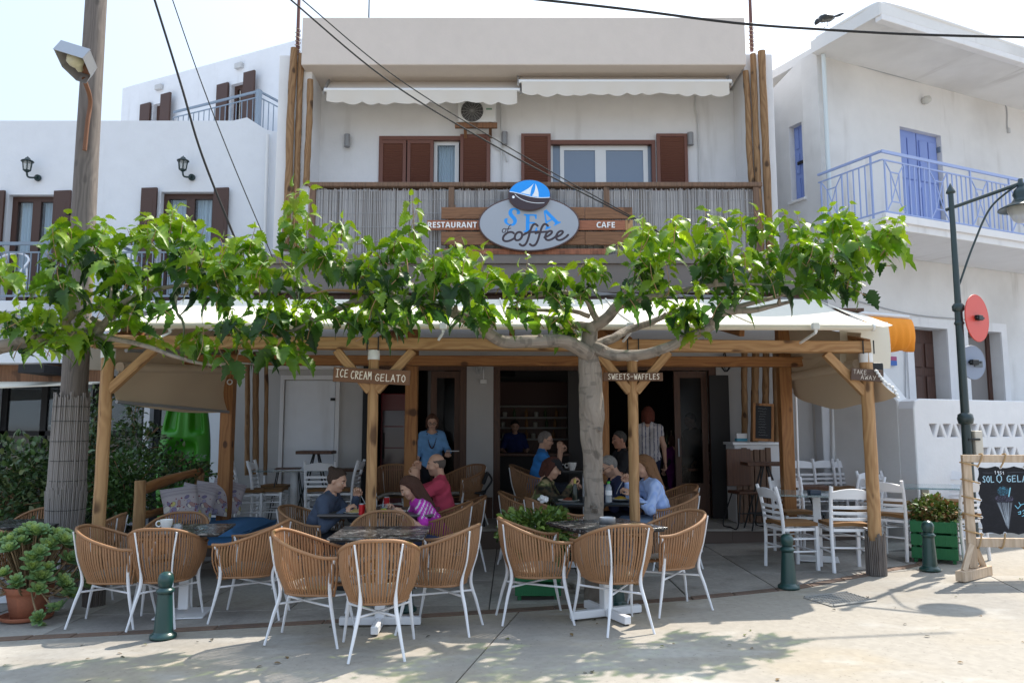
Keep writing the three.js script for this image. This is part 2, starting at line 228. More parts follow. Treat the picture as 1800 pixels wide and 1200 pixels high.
// ------------------------------------------------------------------ cafe building
const cafe = thing('cafe_building', 'white two-storey cafe building with beige roof band and reed-screened balcony', 'building');
const facade = (x0, x1, y0, y1, D, th, holes = []) => extr([[x0, y0], [x1, y0], [x1, y1], [x0, y1]], th, 0, holes.map(([a, b, c, d]) => [[a, c], [a, d], [b, d], [b, c]])).translate(0, 0, -D - th);
const X = (px, D, py) => at(px, py, D).x, Y = (py, D) => EYE + D * ray(py);
{
  const D = 11.7, xl = -4.3, xr = 4.5;
  const o1 = [X(640, D, 750), X(820, D, 750), PLAT, 2.62], o2 = [X(867, D, 750), X(1262, D, 750), PLAT, 2.62];
  part('lower_wall', facade(xl, xr, 0, 3.58, D, .3, [o1, o2]), M.lower, cafe);  // wall colour has the canopy shade painted in, greyer than the upper storey
  part('pillar_plinth', boxAB(o1[1] + .01, o2[0] - .01, PLAT, .56, -D + .025, -D - .1), M.darkwood, cafe);
  part('balcony_band', boxAB(-3.95, 4.45, 3.58, 4.18, -11.5, -13.0, .02), M.band, cafe);
  part('band_lip', boxAB(-3.97, 4.47, 4.02, 4.14, -11.46, -11.52, .01), M.band, cafe);
  for (let i = 0; i < 3; i++) part('lintel_board', boxAB(-3.9, 4.4, 3.28 + i * .105, 3.375 + i * .105, -11.60 - i * .004, -11.67, .008), M.darkwood, cafe);
  // door joinery: dark timber frames, transoms and folded leaves
  for (const [a, b] of [[o1[0], o1[1]], [o2[0], o2[1]]]) {
    part('transom', boxAB(a, b, 2.44, 2.62, -D - .02, -D - .14), M.darkwood, cafe);
    for (const x of [a + .05, b - .05]) part('door_jamb', boxAB(x - .05, x + .05, PLAT, 2.44, -D - .02, -D - .14), M.darkwood, cafe);
  }
  const leaf = (x0, x1, z, n) => { const f = part('door_leaf', [boxAB(x0, x0 + .09, PLAT + .02, 2.43, z, z - .05), boxAB(x1 - .09, x1, PLAT + .02, 2.43, z, z - .05), boxAB(x0 + .09, x1 - .09, PLAT + .02, PLAT + .5, z, z - .05), boxAB(x0 + .09, x1 - .09, 2.33, 2.43, z, z - .05)], M.darkwood, cafe); part('pane', boxAB(x0 + .09, x1 - .09, PLAT + .5, 2.33, z - .02, z - .028), M.dimGlass, f); part('handle', rod(V(x0 + .045, 1.15, z + .03), V(x0 + .045, 1.42, z + .03), .012), M.galv, f); };
  leaf(o2[1] - .62, o2[1] - .12, -D - .1); leaf(o1[1] - .55, o1[1] - .1, -D - .1);
  part('side_leaf', boxAB(o2[1] - .12, o2[1] + .17, PLAT, 2.36, -D + .05, -D + .012, .006), M.dark, cafe);
  part('side_leaf', boxAB(o1[0] - .02, o1[0] + .14, PLAT, 2.5, -D + .06, -D + .012, .006), M.black, cafe);
  // closed white shutter door beside them
  const sx0 = X(500, D, 750), sx1 = X(588, D, 750);
  part('shutter_door', [boxAB(sx0, sx1, PLAT + .02, 2.28, -D + .03, -D, .006)], M.cool, cafe);
  part('shutter_frame', [boxAB(sx0 - .07, sx0 - .012, PLAT, 2.36, -D + .05, -D), boxAB(sx1 + .012, sx1 + .07, PLAT, 2.36, -D + .05, -D), boxAB(sx0 - .012, sx1 + .012, 2.295, 2.36, -D + .05, -D)], M.white, cafe);
  part('door_latch', boxAB(sx1 - .06, sx1 + .01, 1.98, 2.02, -D + .065, -D + .03), M.black, cafe);
  part('cornice', boxAB(X(470, D, 640), X(600, D, 640), 2.45, 2.62, -D + .07, -D), M.white, cafe);
  // interior
  const IX0 = -2.6, IX1 = 4.3, ID = 16.2;
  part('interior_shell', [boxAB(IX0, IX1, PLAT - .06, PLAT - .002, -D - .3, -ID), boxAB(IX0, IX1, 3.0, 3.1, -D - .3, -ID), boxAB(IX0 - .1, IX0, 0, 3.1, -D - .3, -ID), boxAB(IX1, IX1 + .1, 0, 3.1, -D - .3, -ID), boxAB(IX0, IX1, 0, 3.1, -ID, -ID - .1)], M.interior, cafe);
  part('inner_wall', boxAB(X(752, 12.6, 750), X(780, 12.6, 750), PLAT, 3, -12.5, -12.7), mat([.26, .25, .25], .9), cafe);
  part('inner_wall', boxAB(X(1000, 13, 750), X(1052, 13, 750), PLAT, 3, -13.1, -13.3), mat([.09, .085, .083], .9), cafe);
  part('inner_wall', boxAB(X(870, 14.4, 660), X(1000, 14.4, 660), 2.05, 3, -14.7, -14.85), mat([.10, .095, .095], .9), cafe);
  // upper storey
  const U = 13.0, w1 = [X(666, U, 280), X(862, U, 280), 4.4, Y(240, U)], w2 = [X(966, U, 280), X(1152, U, 280), 4.4, Y(247, U)];
  part('upper_wall', facade(-3.62, 4.12, 4.18, 7.42, U, .3, [w1, w2]), M.white, cafe);
  part('side_fin', boxAB(X(487, 12.4, 250), X(546, 12.4, 250), 0, Y(94, 12.3), -12.35, -13.6, .015), M.white, cafe);
  part('side_fin', boxAB(X(1311, 12.4, 250), X(1362, 12.4, 250), 0, Y(92, 12.3), -12.35, -13.6, .015), M.white, cafe);
  part('roof_slab', boxAB(X(530, 12.1, 70), X(1311, 12.1, 70), Y(114, 12.1), Y(30, 12.1), -12.1, -20, .02), M.fascia, cafe);
  part('penthouse', boxAB(-2.9, -1.9, 7.8, 9.1, -16, -18), M.white, cafe);
  part('rear_wall', [boxAB(-4, -3.7, 0, 7.6, -13.6, -20), boxAB(4.1, 4.4, 0, 7.6, -13.6, -20), boxAB(-4, 4.4, 0, 7.6, -19.7, -20)], M.white, cafe);
  // upper windows
  const shut = (x0, x1, y0, y1, z) => { const f = .055, g = [boxAB(x0, x0 + f, y0, y1, z, z - .045), boxAB(x1 - f, x1, y0, y1, z, z - .045), boxAB(x0 + f, x1 - f, y0, y0 + f, z, z - .045), boxAB(x0 + f, x1 - f, y1 - f, y1, z, z - .045)]; for (let y = y0 + f + .02; y < y1 - f; y += .042) g.push(box(x1 - x0 - 2 * f, .05, .008).rotateX(.7).translate((x0 + x1) / 2, y, z - .022)); return g; };
  const put = (name, g, m, p) => part(name, g, m, p);
  { const z = -U - .06, y0 = 4.4, y1 = w1[3], xs = (a) => X(a, U, 280);
    const wn = put('window', [boxAB(w1[0], w1[0] + .05, y0, y1, z + .09, z), boxAB(w1[1] - .05, w1[1], y0, y1, z + .09, z), boxAB(w1[0] + .05, w1[1] - .05, y1 - .07, y1, z + .09, z)], M.shutter, cafe);
    put('shutter', shut(xs(668), xs(714), y0, y1 - .08, z + .1), M.shutter, wn); put('shutter', shut(xs(716), xs(762), y0, y1 - .08, z + .1), M.shutter, wn); put('shutter', shut(xs(809), xs(861), y0, y1 + .02, -U + .06), M.shutter, wn);
    put('sash', [boxAB(xs(762), xs(768), y0, y1 - .07, z, z - .05), boxAB(xs(799), xs(806), y0, y1 - .07, z, z - .05), boxAB(xs(768), xs(799), y1 - .13, y1 - .07, z, z - .05)], M.whitePlastic, wn);
    put('pane', boxAB(xs(768), xs(799), y0, y1 - .13, z - .02, z - .028), M.glass, wn);
    put('curtain', grid((u, v) => V(lerp(xs(769), xs(799), u), lerp(y0, y1 - .1, v), z - .16 + .018 * Math.sin(u * 40)), 60, 1), M.curtain, wn);
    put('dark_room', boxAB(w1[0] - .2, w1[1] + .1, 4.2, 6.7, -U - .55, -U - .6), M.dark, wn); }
  { const z = -U - .06, y0 = 4.4, y1 = w2[3], xs = (a) => X(a, U, 280);
    const wn = put('window', [boxAB(w2[0], w2[1], y1 - .07, y1, z + .09, z), boxAB(w2[1] - .06, w2[1], y0, y1 - .07, z + .09, z)], M.shutter, cafe);
    put('shutter', shut(xs(916), xs(968), y0, y1 + .1, -U + .07), M.shutter, wn); put('shutter', shut(xs(1154), xs(1208), y0, y1 + .1, -U + .07), M.shutter, wn);
    put('sash', [boxAB(xs(966), xs(972), y0, y1 - .07, z, z - .05), boxAB(xs(985), xs(992), y0, y1 - .07, z, z - .04), boxAB(xs(1047), xs(1066), y0, y1 - .07, z, z - .05), boxAB(xs(1132), xs(1140), y0, y1 - .07, z, z - .05), boxAB(xs(992), xs(1047), y1 - .15, y1 - .07, z, z - .05), boxAB(xs(1066), xs(1132), y1 - .15, y1 - .07, z, z - .05)], M.whitePlastic, wn);
    put('pane', boxAB(xs(972), xs(985), y0, y1 - .07, z - .02, z - .028), M.pane, wn); put('pane', boxAB(xs(992), xs(1047), y0, y1 - .15, z - .02, z - .028), M.pane, wn); put('pane', boxAB(xs(1066), xs(1132), y0, y1 - .15, z - .02, z - .028), M.pane, wn); put('pane', boxAB(xs(1140), xs(1150), y0, y1 - .07, z - .02, z - .028), M.pane, wn); }
  // balcony parapet faced with reed matting
  const B = 11.6, bx0 = X(548, B, 330), bx1 = X(1333, B, 330), by0 = 4.19, by1 = Y(326, B);
  part('balcony_wall', boxAB(bx0, bx1, by0, by1 - .06, -B - .06, -B - .12), mat([.55, .55, .58], .9), cafe);
  part('balcony_side', [boxAB(bx0, bx0 + .06, by0, by1 - .06, -B - .14, -12.9), boxAB(bx1 - .06, bx1, by0, by1 - .06, -B - .14, -12.9)], M.white, cafe);
  part('balcony_rail', [boxAB(bx0 - .06, bx1 + .06, by1 - .02, by1 + .05, -B + .03, -B - .17, .012)], M.sawn, cafe);
  for (const px of [548, 793, 1067, 1331]) part('balcony_post', boxAB(X(px, B, 380) - .045, X(px, B, 380) + .045, by0, by1 - .02, -B + .012, -B - .075, .008), M.sawn, cafe);
  for (let s = 0; s < 3; s++) { const a = [bx0 + .05, X(797, B, 380), X(1071, B, 380)][s], b = [X(789, B, 380), X(1063, B, 380), bx1 - .05][s], g = [], dark = [];
    for (let x = a; x < b; x += RR(.0095, .0125)) { const r = RR(.0038, .0056); (R() < .2 ? dark : g).push(bar(V(x, by0 + RR(-.03, .02), -B - .03 + RR(-.008, .008)), V(x + RR(-.006, .006), by1 - RR(.03, .09), -B - .03 + RR(-.008, .008)), 2 * r, 2 * r)); }
    part('reed_mat', g, mat([.40, .385, .385], .9), cafe, 'stuff'); part('reed_mat', dark, mat([.20, .18, .17], .9), cafe, 'stuff');
    part('binding_wire', [.2, .4, .6, .8].map((t) => boxAB(a, b, lerp(by0, by1, t) - .0016, lerp(by0, by1, t) + .0016, -B - .012, -B - .016)), M.galv, cafe); }
  // raw timber poles dressed on the corners
  const tp = (p0, p1, r, D) => { const a = at(p0[0], p0[1], D), b = at(p1[0], p1[1], D), w = RR(0, 6); part('timber_pole', tube([a, a.clone().lerp(b, .35).add(V(RR(-.012, .012), 0, 0)), a.clone().lerp(b, .7).add(V(RR(-.015, .015), 0, 0)), b], (t, q) => r * (1 + .06 * Math.sin(t * 23 + w) + .03 * Math.sin(q * 3 + t * 40)), 22, 9), M.pole, cafe); };
  tp([517, 85], [500, 440], .062, 12.25); tp([529, 95], [515, 470], .05, 12.3); tp([545, 140], [538, 325], .052, 12.28);
  tp([1311, 125], [1322, 322], .05, 12.28); tp([1324, 95], [1342, 520], .05, 12.24); tp([1339, 90], [1358, 520], .06, 12.2); 
  tp([434, 618], [434, 835], .036, 11.2); tp([450, 618], [449, 835], .044, 11.25); tp([467, 618], [466, 835], .03, 11.3); tp([410, 618], [408, 850], .03, 10.9);
  tp([1309, 618], [1309, 770], .045, 11.4); tp([1329, 618], [1326, 850], .055, 11.35); tp([1347, 618], [1347, 760], .05, 11.3); tp([1365, 618], [1366, 850], .055, 11.2);
  // wall conduit
  for (const l of [[[1222, 170], [1222, 190], [1226, 215], [1229, 320]], [[880, 170], [881, 230], [882, 320]], [[862, 245], [872, 262], [885, 268], [892, 285]]]) part('conduit', tube(l.map(([a, b]) => at(a, b, U).add(V(0, 0, .03))), .012, 24, 6), mat([.6, .6, .6], .6), cafe);
}
// fittings of the upper front
function valance(x0, x1, yTop, yBar, DTop, DBar, label, n) {
  const t = thing('window_awning', label, 'awning', null, 'retracted awnings over the cafe windows');
  part('fabric', sheet((u, v) => V(lerp(x0, x1, u), lerp(yTop, yBar, v) - .01 * Math.sin(v * 3.1), lerp(-DTop, -DBar, v)), 20, 3, .004, [6, 1]), M.awning, t);
  part('front_bar', rod(V(x0 - .02, yBar, -DBar), V(x1 + .02, yBar, -DBar), .033, .033, 12), M.whitePlastic, t);
  part('valance', sheet((u, v) => V(lerp(x0 + .03, x1 - .03, u), yBar - .02 - v * (.2 + .045 * (.8 + .3 * Math.sin(u * 17 + n)) * Math.abs(Math.sin(u * n * Math.PI + .25 * Math.sin(u * 23))) + .012 * Math.sin(u * 9 + n)), -DBar + .03 + .018 * Math.sin(u * n * 3.1 + 1) * v), n * 12, 3, .003, [6, 1]), M.awning, t);
  part('roller', rod(V(x0 - .03, yTop + .02, -DTop - .02), V(x1 + .03, yTop + .02, -DTop - .02), .05, .05, 12), M.awning, t);
  for (const x of [x0 - .03, x1 + .03]) part('arm', [bar(V(x, yTop + .08, -DTop), V(x, yBar - .05, -DBar), .03, .05), box(.06, .1, .06, x, yTop + .08, -DTop)], M.galv, t);
}
valance(X(572, 12.3, 150), X(912, 12.3, 150), Y(140, 12.8), Y(158, 12.3), 12.8, 12.3, 'wide cream scalloped awning hanging lower, over the air conditioner', 11);
valance(X(914, 12.25, 140), X(1284, 12.25, 140), Y(128, 12.8), Y(143, 12.25), 12.8, 12.25, 'cream scalloped awning drawn higher, over the sliding window', 12);
{ const t = thing('air_conditioner', 'white outdoor air conditioner on wooden bracket between the upper windows', 'air conditioner'), D = 12.75, x0 = X(805, D, 200), x1 = X(872, D, 200), y0 = Y(214, D), y1 = Y(170, D);
  part('casing', boxAB(x0, x1, y0, y1, -D, -12.98, .015), M.whitePlastic, t);
  const cx = lerp(x0, x1, .37), cy = (y0 + y1) / 2 - .03, g = [];
  part('fan_well', new THREE.CylinderGeometry(.19, .19, .012, 28).rotateX(Math.PI / 2).translate(cx, cy, -D + .006), M.dark, t);
  for (let i = 1; i < 8; i++) g.push(new THREE.TorusGeometry(.025 * i, .003, 5, 28).translate(cx, cy, -D + .018)); for (let i = 0; i < 8; i++) g.push(box(.38, .005, .006).rotateZ(i * Math.PI / 8).translate(cx, cy, -D + .02));
  part('fan_grille', g, mat([.3, .3, .3], .5), t); part('badge', boxAB(x1 - .17, x1 - .07, cy + .02, cy + .05, -D + .004, -D - .004), mat([.2, .35, .25], .5), t);
  part('bracket', [boxAB(x0 - .05, x1 + .02, y0 - .11, y0 - .02, -D + .02, -D - .03), bar(V(x0 + .12, y0 - .2, -12.96), V(x0 + .12, y0 - .02, -D + .0), .05), bar(V(x1 - .1, y0 - .2, -12.96), V(x1 - .1, y0 - .02, -D), .05)], M.signwood, t); }
for (const [px, py, l] of [[610, 247, 'grey cylinder wall light on bare wall beside the louvred shutter pair'], [887, 243, 'grey cylinder wall light between the two upper windows'], [1214, 244, 'grey cylinder wall light outside the sliding window shutter']]) {
  const p = at(px, py, 12.92), t = thing('wall_light', l, 'wall light', p, 'cylinder lights on the upper cafe wall');
  part('housing', [rod(V(0, -.11, 0), V(0, .11, 0), .05, .05, 16)], mat([.26, .26, .27], .5), t); part('mount', box(.05, .09, .06, 0, 0, -.06), M.galv, t); }
for (const [px, y0, y1, D, l] of [[522, -60, 100, 12.5, 'rusty thin mast standing on the cafe corner beside the grey utility pole'], [1322, -40, 90, 12.5, 'rusty thin mast wrapped with loose wire beside the gabled house'], [648, -40, 32, 15, 'short dark aerial rod on the cafe roof']]) {
  const t = thing('roof_mast', l, 'mast'), a = at(px, y1, D), b = V(a.x, Y(y0, D), -D), big = px !== 648;
  part('rod', rod(a, b, big ? .032 : .014, big ? .026 : .01), px === 648 ? M.iron : mat([.13, .055, .045], .7), t);
  if (big) part('wire', tube(Array.from({ length: 22 }, (_, i) => a.clone().add(V(.05 * Math.cos(i * 1.9), .03 + i * .022, .05 * Math.sin(i * 1.9)))), .006, 80, 5), mat([.4, .3, .22], .6), t); }

// ------------------------------------------------------------------ white house with dark joinery (beyond the utility pole)
const house = thing('white_house', 'long low white house with brown shuttered balcony doors and dark shopfront', 'house');
{ const D = 13, xr = X(486, D, 400), xs = (a) => X(a, D, 430), top = Y(212, D);
  const d1 = [xs(8), xs(95), 3.55, Y(342, D)], d2 = [xs(278), xs(374), 3.55, Y(337, D)], d0 = [-11.5, -10.4, 3.55, Y(342, D)];
  const pts = [[-16, 0], [xr, 0], [xr, Y(233, D)], [xs(460), Y(228, D)], [xs(425), top + .06], [xs(400), top], [-16, top]];
  const shop1 = [xs(12), xs(160), 0, 2.45], shop2 = [xs(170), xs(268), 0, 2.45], shop3 = [xs(278), xs(366), 0, 2.45];
  part('wall', extr(pts, .35, 0, [d1, d2, shop1, shop2, shop3].map(([a, b, c, d]) => [[a, c], [a, d], [b, d], [b, c]])).translate(0, 0, -D - .35), M.cool, house);
  part('rear_block', [boxAB(-16, xr, 0, top - .1, -D - 5, -D - 5.3), boxAB(-16, xr, top - .3, top - .1, -D - .36, -D - 5)], M.cool, house);
  part('downpipe', [rod(at(470, 236, 12.93), at(462, 530, 12.93), .03)], M.whitePlastic, house);
  for (const d of [d1, d2]) { const z = -D - .12, m = (d[0] + d[1]) / 2, f = .09, w = part('balcony_door', [boxAB(d[0], d[0] + f, d[2], d[3], z, z - .08), boxAB(d[1] - f, d[1], d[2], d[3], z, z - .08), boxAB(d[0] + f, d[1] - f, d[3] - f, d[3], z, z - .08), boxAB(m - .07, m + .07, d[2], d[3] - f, z, z - .07), boxAB(d[0] + f, d[1] - f, d[2], d[2] + .3, z, z - .07), boxAB(d[0] + f, d[1] - f, 4.55, 4.58, z - .01, z - .06)], M.frameBrown, house);
    for (const [a, b] of [[d[0] + f, m - .07], [m + .07, d[1] - f]]) { part('pane', boxAB(a, b, d[2] + .3, d[3] - f, z - .03, z - .038), M.glass, w); part('curtain', grid((u, v) => V(lerp(a, b, u), lerp(d[2] + .2, d[3], v), z - .14 + .02 * Math.sin(u * 26)), 40, 1), M.curtain, w); }
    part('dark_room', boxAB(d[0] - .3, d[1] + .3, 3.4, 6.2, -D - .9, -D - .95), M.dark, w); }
  const solid = (a, b, yb, yt, ang) => { const w = b - a; return [box(w, yt - yb, .045, 0, 0, 0, .006), ...[0, 1].map((i) => box(w * .6, (yt - yb) * .36, .055, 0, (i - .5) * (yt - yb) * .46, 0, .01))].map((g) => g.translate(w / 2, 0, 0).rotateY(ang).translate(a, (yb + yt) / 2, -D + .05)); };
  for (const [a, b, d, an] of [[92, 124, d1, -.12], [246, 275, d2, -.1], [374, 401, d2, -.12]]) part('shutter', solid(xs(a), xs(b), 3.57, d[3] + .05, an), M.frameBrown, house);
  part('shutter', solid(xs(-24), xs(7), 3.57, d1[3] + .05, -.1), M.frameBrown, house);
  // shopfronts: deep dark rooms behind glazed frames
  for (const s of [shop1, shop2, shop3]) { const z = -D - .15, f = .1, n = s === shop1 ? 2 : 1, g = [boxAB(s[0], s[1], s[3] - f, s[3], z, z - .08), boxAB(s[0], s[1], 1.45, 1.53, z, z - .07), boxAB(s[0], s[1], .6, .68, z, z - .07)]; for (let i = 0; i <= n; i++) { const x = lerp(s[0], s[1] - f, i / n); g.push(boxAB(x, x + f, 0, s[3] - f, z, z - .08)); } const w = part('shopfront', g, M.black, house); part('pane', boxAB(s[0] + f, s[1] - f, .68, s[3] - f, z - .03, z - .04), M.glass, w); }
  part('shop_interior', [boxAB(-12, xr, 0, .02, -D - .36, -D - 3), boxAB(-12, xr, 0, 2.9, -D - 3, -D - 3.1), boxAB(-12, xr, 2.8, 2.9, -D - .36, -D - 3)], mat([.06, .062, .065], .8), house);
  part('shop_shelf', [boxAB(xs(30), xs(75), 1.6, 1.64, -D - 1.2, -D - 1.5), boxAB(xs(30), xs(75), 1.1, 1.14, -D - 1.2, -D - 1.5), boxAB(xs(195), xs(240), 1.0, 1.9, -D - 1.5, -D - 1.55)], mat([.35, .33, .3], .7), house);
  // lower pergola beam, board and awning strip
  part('shop_canopy_slab', boxAB(-12, X(172, 12, 620), Y(639, 12), Y(606, 12), -11.9, -13, .01), M.cool, house);
  part('beam', boxAB(-12, X(190, 12.2, 655), Y(671, 12.2), Y(641, 12.2), -12.2, -12.32), M.signwood, house);
  part('beam_end', boxAB(X(38, 11.6, 648), X(84, 11.6, 648), Y(656, 11.6), Y(641, 11.6), -11.5, -12.2, .008), M.black, house);
  part('awning_strip', sheet((u, v) => V(lerp(-11.5, X(176, 11.9, 680), u), lerp(Y(672, 12), lerp(Y(702, 11.6), Y(677, 11.9), u), v), -12.1 + .45 * v), 10, 2, .02, [3, 1]), M.canvas, house);
}
function railing(t, a, b, y0, y1, n, m, post = []) { // bars between two ground points; every bar a part
  part('top_rail', bar(V(a.x, y1, a.z), V(b.x, y1, b.z), .05, .04), m, t); part('lower_rail', bar(V(a.x, y0 + .09, a.z), V(b.x, y0 + .09, b.z), .03, .025), m, t); part('upper_rail', bar(V(a.x, y1 - .14, a.z), V(b.x, y1 - .14, b.z), .025, .02), m, t);
  for (let i = 0; i <= n; i++) { const p = a.clone().lerp(b, i / n); part('baluster', bar(V(p.x, y0 + .09, p.z), V(p.x, y1 - .14, p.z), .016), m, t); }
  for (const p of post) part('post', boxAB(p.x - .05, p.x + .05, y0, y1 + .03, p.z - .05, p.z + .05, .006), m, t);
}
{ const D = 12, y = Y(530, D), r = Y(428, D);
  const c = V(X(78, D, 480), 0, -D), e = V(-12, 0, -D), k = V(c.x, 0, -12.95);
  const t = thing('balcony', 'white balcony slab with blue-grey bar railing behind the utility pole', 'balcony', null);
  part('slab', boxAB(-12, c.x + .08, y - .17, y, -D + .1, -12.99, .012), M.cool, t); railing(t, e, c, y, r, 40, M.railGrey, [c]); railing(t, c, k, y, r, 7, M.railGrey);
  const t2 = thing('balcony', 'white balcony with blue-grey railing below the shuttered door beside the cables', 'balcony', null), c2 = V(X(382, D, 470), 0, -D), l2 = V(X(200, D, 470), 0, -D);
  part('slab', boxAB(l2.x - .08, c2.x + .08, y - .17, y, -D + .1, -12.99, .012), M.cool, t2); railing(t2, l2, c2, y, r, 19, M.railGrey, [l2, c2]); railing(t2, c2, V(c2.x, 0, -12.95), y, r, 7, M.railGrey); railing(t2, l2, V(l2.x, 0, -12.95), y, r, 7, M.railGrey);
  const ch = thing('balcony_chair', 'white rounded metal chair standing on the balcony behind the bars', 'chair', V(X(8, 12.4, 500), y, -12.45));
  part('frame', [tube([V(-.28, 0, .2), V(-.3, .45, .2), V(-.26, .8, -.1), V(0, .92, -.2), V(.26, .8, -.1), V(.3, .45, .2), V(.28, 0, .2)], .018, 40, 6), tube([V(.3, .62, 0), V(.36, .4, .1), V(.2, .05, .15)], .014, 16, 6), tube([V(-.28, .44, .2), V(.28, .44, .2)], .014, 4, 6)], M.whitePaint, ch); part('seat', lathe([[0, .43], [.25, .43], [.26, .45], [.25, .465], [0, .46]], 20), M.whitePaint, ch); }
for (const [px, py, l] of [[47, 290, 'green-black carriage lantern above the door behind the pole street light'], [321, 289, 'green-black carriage lantern above the shuttered door near the cables']]) {
  const p = at(px, py, 12.8), t = thing('wall_lantern', l, 'lantern', p, 'carriage lanterns on the white house'), g = mat([.012, .03, .03], .4);
  part('cap', lathe([[0, .16], [.02, .13], [.035, .125], [.05, .10], [.10, .07], [.10, .055], [0, .055]], 12), g, t); part('glass', lathe([[.055, -.09], [.075, .055]], 12), phys([.8, .8, .78], .2, { transmission: .8, thickness: 0 }), t);
  part('cage', [0, 1, 2, 3, 4, 5].map((i) => bar(V(.06 * Math.cos(i * 1.047), -.09, .06 * Math.sin(i * 1.047)), V(.08 * Math.cos(i * 1.047), .055, .08 * Math.sin(i * 1.047)), .012)), g, t);
  part('base', lathe([[0, -.13], [.03, -.12], [.065, -.09], [0, -.09]], 12), g, t); part('arm', tube([V(0, -.12, 0), V(.02, -.2, -.01), V(.07, -.2, -.06), V(.09, -.16, -.14)], .016, 14, 6), g, t); part('wall_plate', new THREE.CylinderGeometry(.055, .06, .03, 14).rotateX(1.57).translate(.09, -.17, -.16), g, t); }
// ------------------------------------------------------------------ tall white house farther back
{ const h = thing('rear_house', 'plain white house rising behind, with small shuttered openings and roof terrace', 'house');
  const a = at(215, 155, 20.7), b = at(522, 70, 18), top = (a.y + b.y) / 2, d = b.clone().sub(a).setY(0), L = d.length(), ang = Math.atan2(-d.z, d.x);
  h.position.set(a.x, 0, a.z); h.rotation.y = ang;
  const nrm = V(-d.z, 0, d.x).divideScalar(L), loc = (px, py, off = 0) => { let D = 18; for (let i = 0; i < 80; i++) { const p = at(px, py, D), e = (p.x - a.x) * nrm.x + (p.z - a.z) * nrm.z - off; D += e / (nrm.z || 1) * .6; } const p = at(px, py, D); return [(p.x - a.x) * d.x / L + (p.z - a.z) * d.z / L, p.y]; };
  const W = [[256, 302, 178, 215], [393, 447, 143, 205]], holes = [], parts = [];
  for (const [x0, x1, y0, y1] of W) { const l = loc(x0 + 13, y0 + 6), r = loc(x1 - 11, y0 + 2); holes.push([l[0], r[0], loc(x0, y1)[1] - .9, Math.max(l[1], r[1])]); parts.push([l, r]); }
  part('wall', extr([[0, 0], [L + 1, 0], [L + 1, top], [0, top]], .3, 0, holes.map(([p, q, r, s]) => [[p, r], [p, s], [q, s], [q, r]])).translate(0, 0, -.3), M.cool, h);
  part('side_wall', [boxAB(0, .3, 0, top, -.3, -9), boxAB(.3, L + 1, top - .6, top - .4, -.3, -9)], M.cool, h);
  holes.forEach(([p, q, r, s], i) => { const m = (p + q) / 2, w = part('window', [boxAB(p, p + .1, r, s, -.12, -.2), boxAB(q - .1, q, r, s, -.12, -.2), boxAB(p + .1, q - .1, s - .1, s, -.12, -.2), boxAB(m - .08, m + .08, r, s - .1, -.12, -.2)], M.frameBrown, h);
    part('pane', boxAB(p + .1, q - .1, r, s - .1, -.15, -.16), M.glass, w); part('curtain', boxAB(p, q, r, s, -.4, -.42), M.curtain, w);
    part('shutter', boxAB(p - .42, p - .03, r, s + .05, .09, .03, .01), M.frameBrown, w); part('shutter', boxAB(q + .02, q + .38, r, s + .12, .2, .14, .01), M.frameBrown, w);
    part('lamp_box', boxAB(m - .12, m + .12, s + .35, s + .5, .1, 0, .02), mat([.5, .5, .5], .5), h); });
  const q0 = loc(305, 190, 1.0), q1 = loc(455, 160, 1.0), y1 = q1[1], y0 = y1 - .95;
  railing(h, V(q0[0], 0, 1.0), V(q1[0], 0, 1.0), y0, y1, 16, M.railGrey, [V(q1[0], 0, 1.0)]); railing(h, V(q1[0], 0, 1.0), V(q1[0], 0, .03), y0, y1, 6, M.railGrey);
  part('terrace_slab', boxAB(q0[0] - .1, q1[0] + .2, y0 - .2, y0, 1.12, .01, .01), M.cool, h);
}
{ const t = thing('distant_house', 'bit of flat white roofline showing low above the shaded house', 'house'); part('wall', [extr([[0, 0], [5, 0], [5, 7.4], [3, 9.1], [1, 9.3], [0, 9.3]], 3).translate(-20, 0, -27)], M.cool, t); part('parapet', boxAB(-20.1, -17, 9.3, 9.45, -24, -26, .02), M.white, t); }

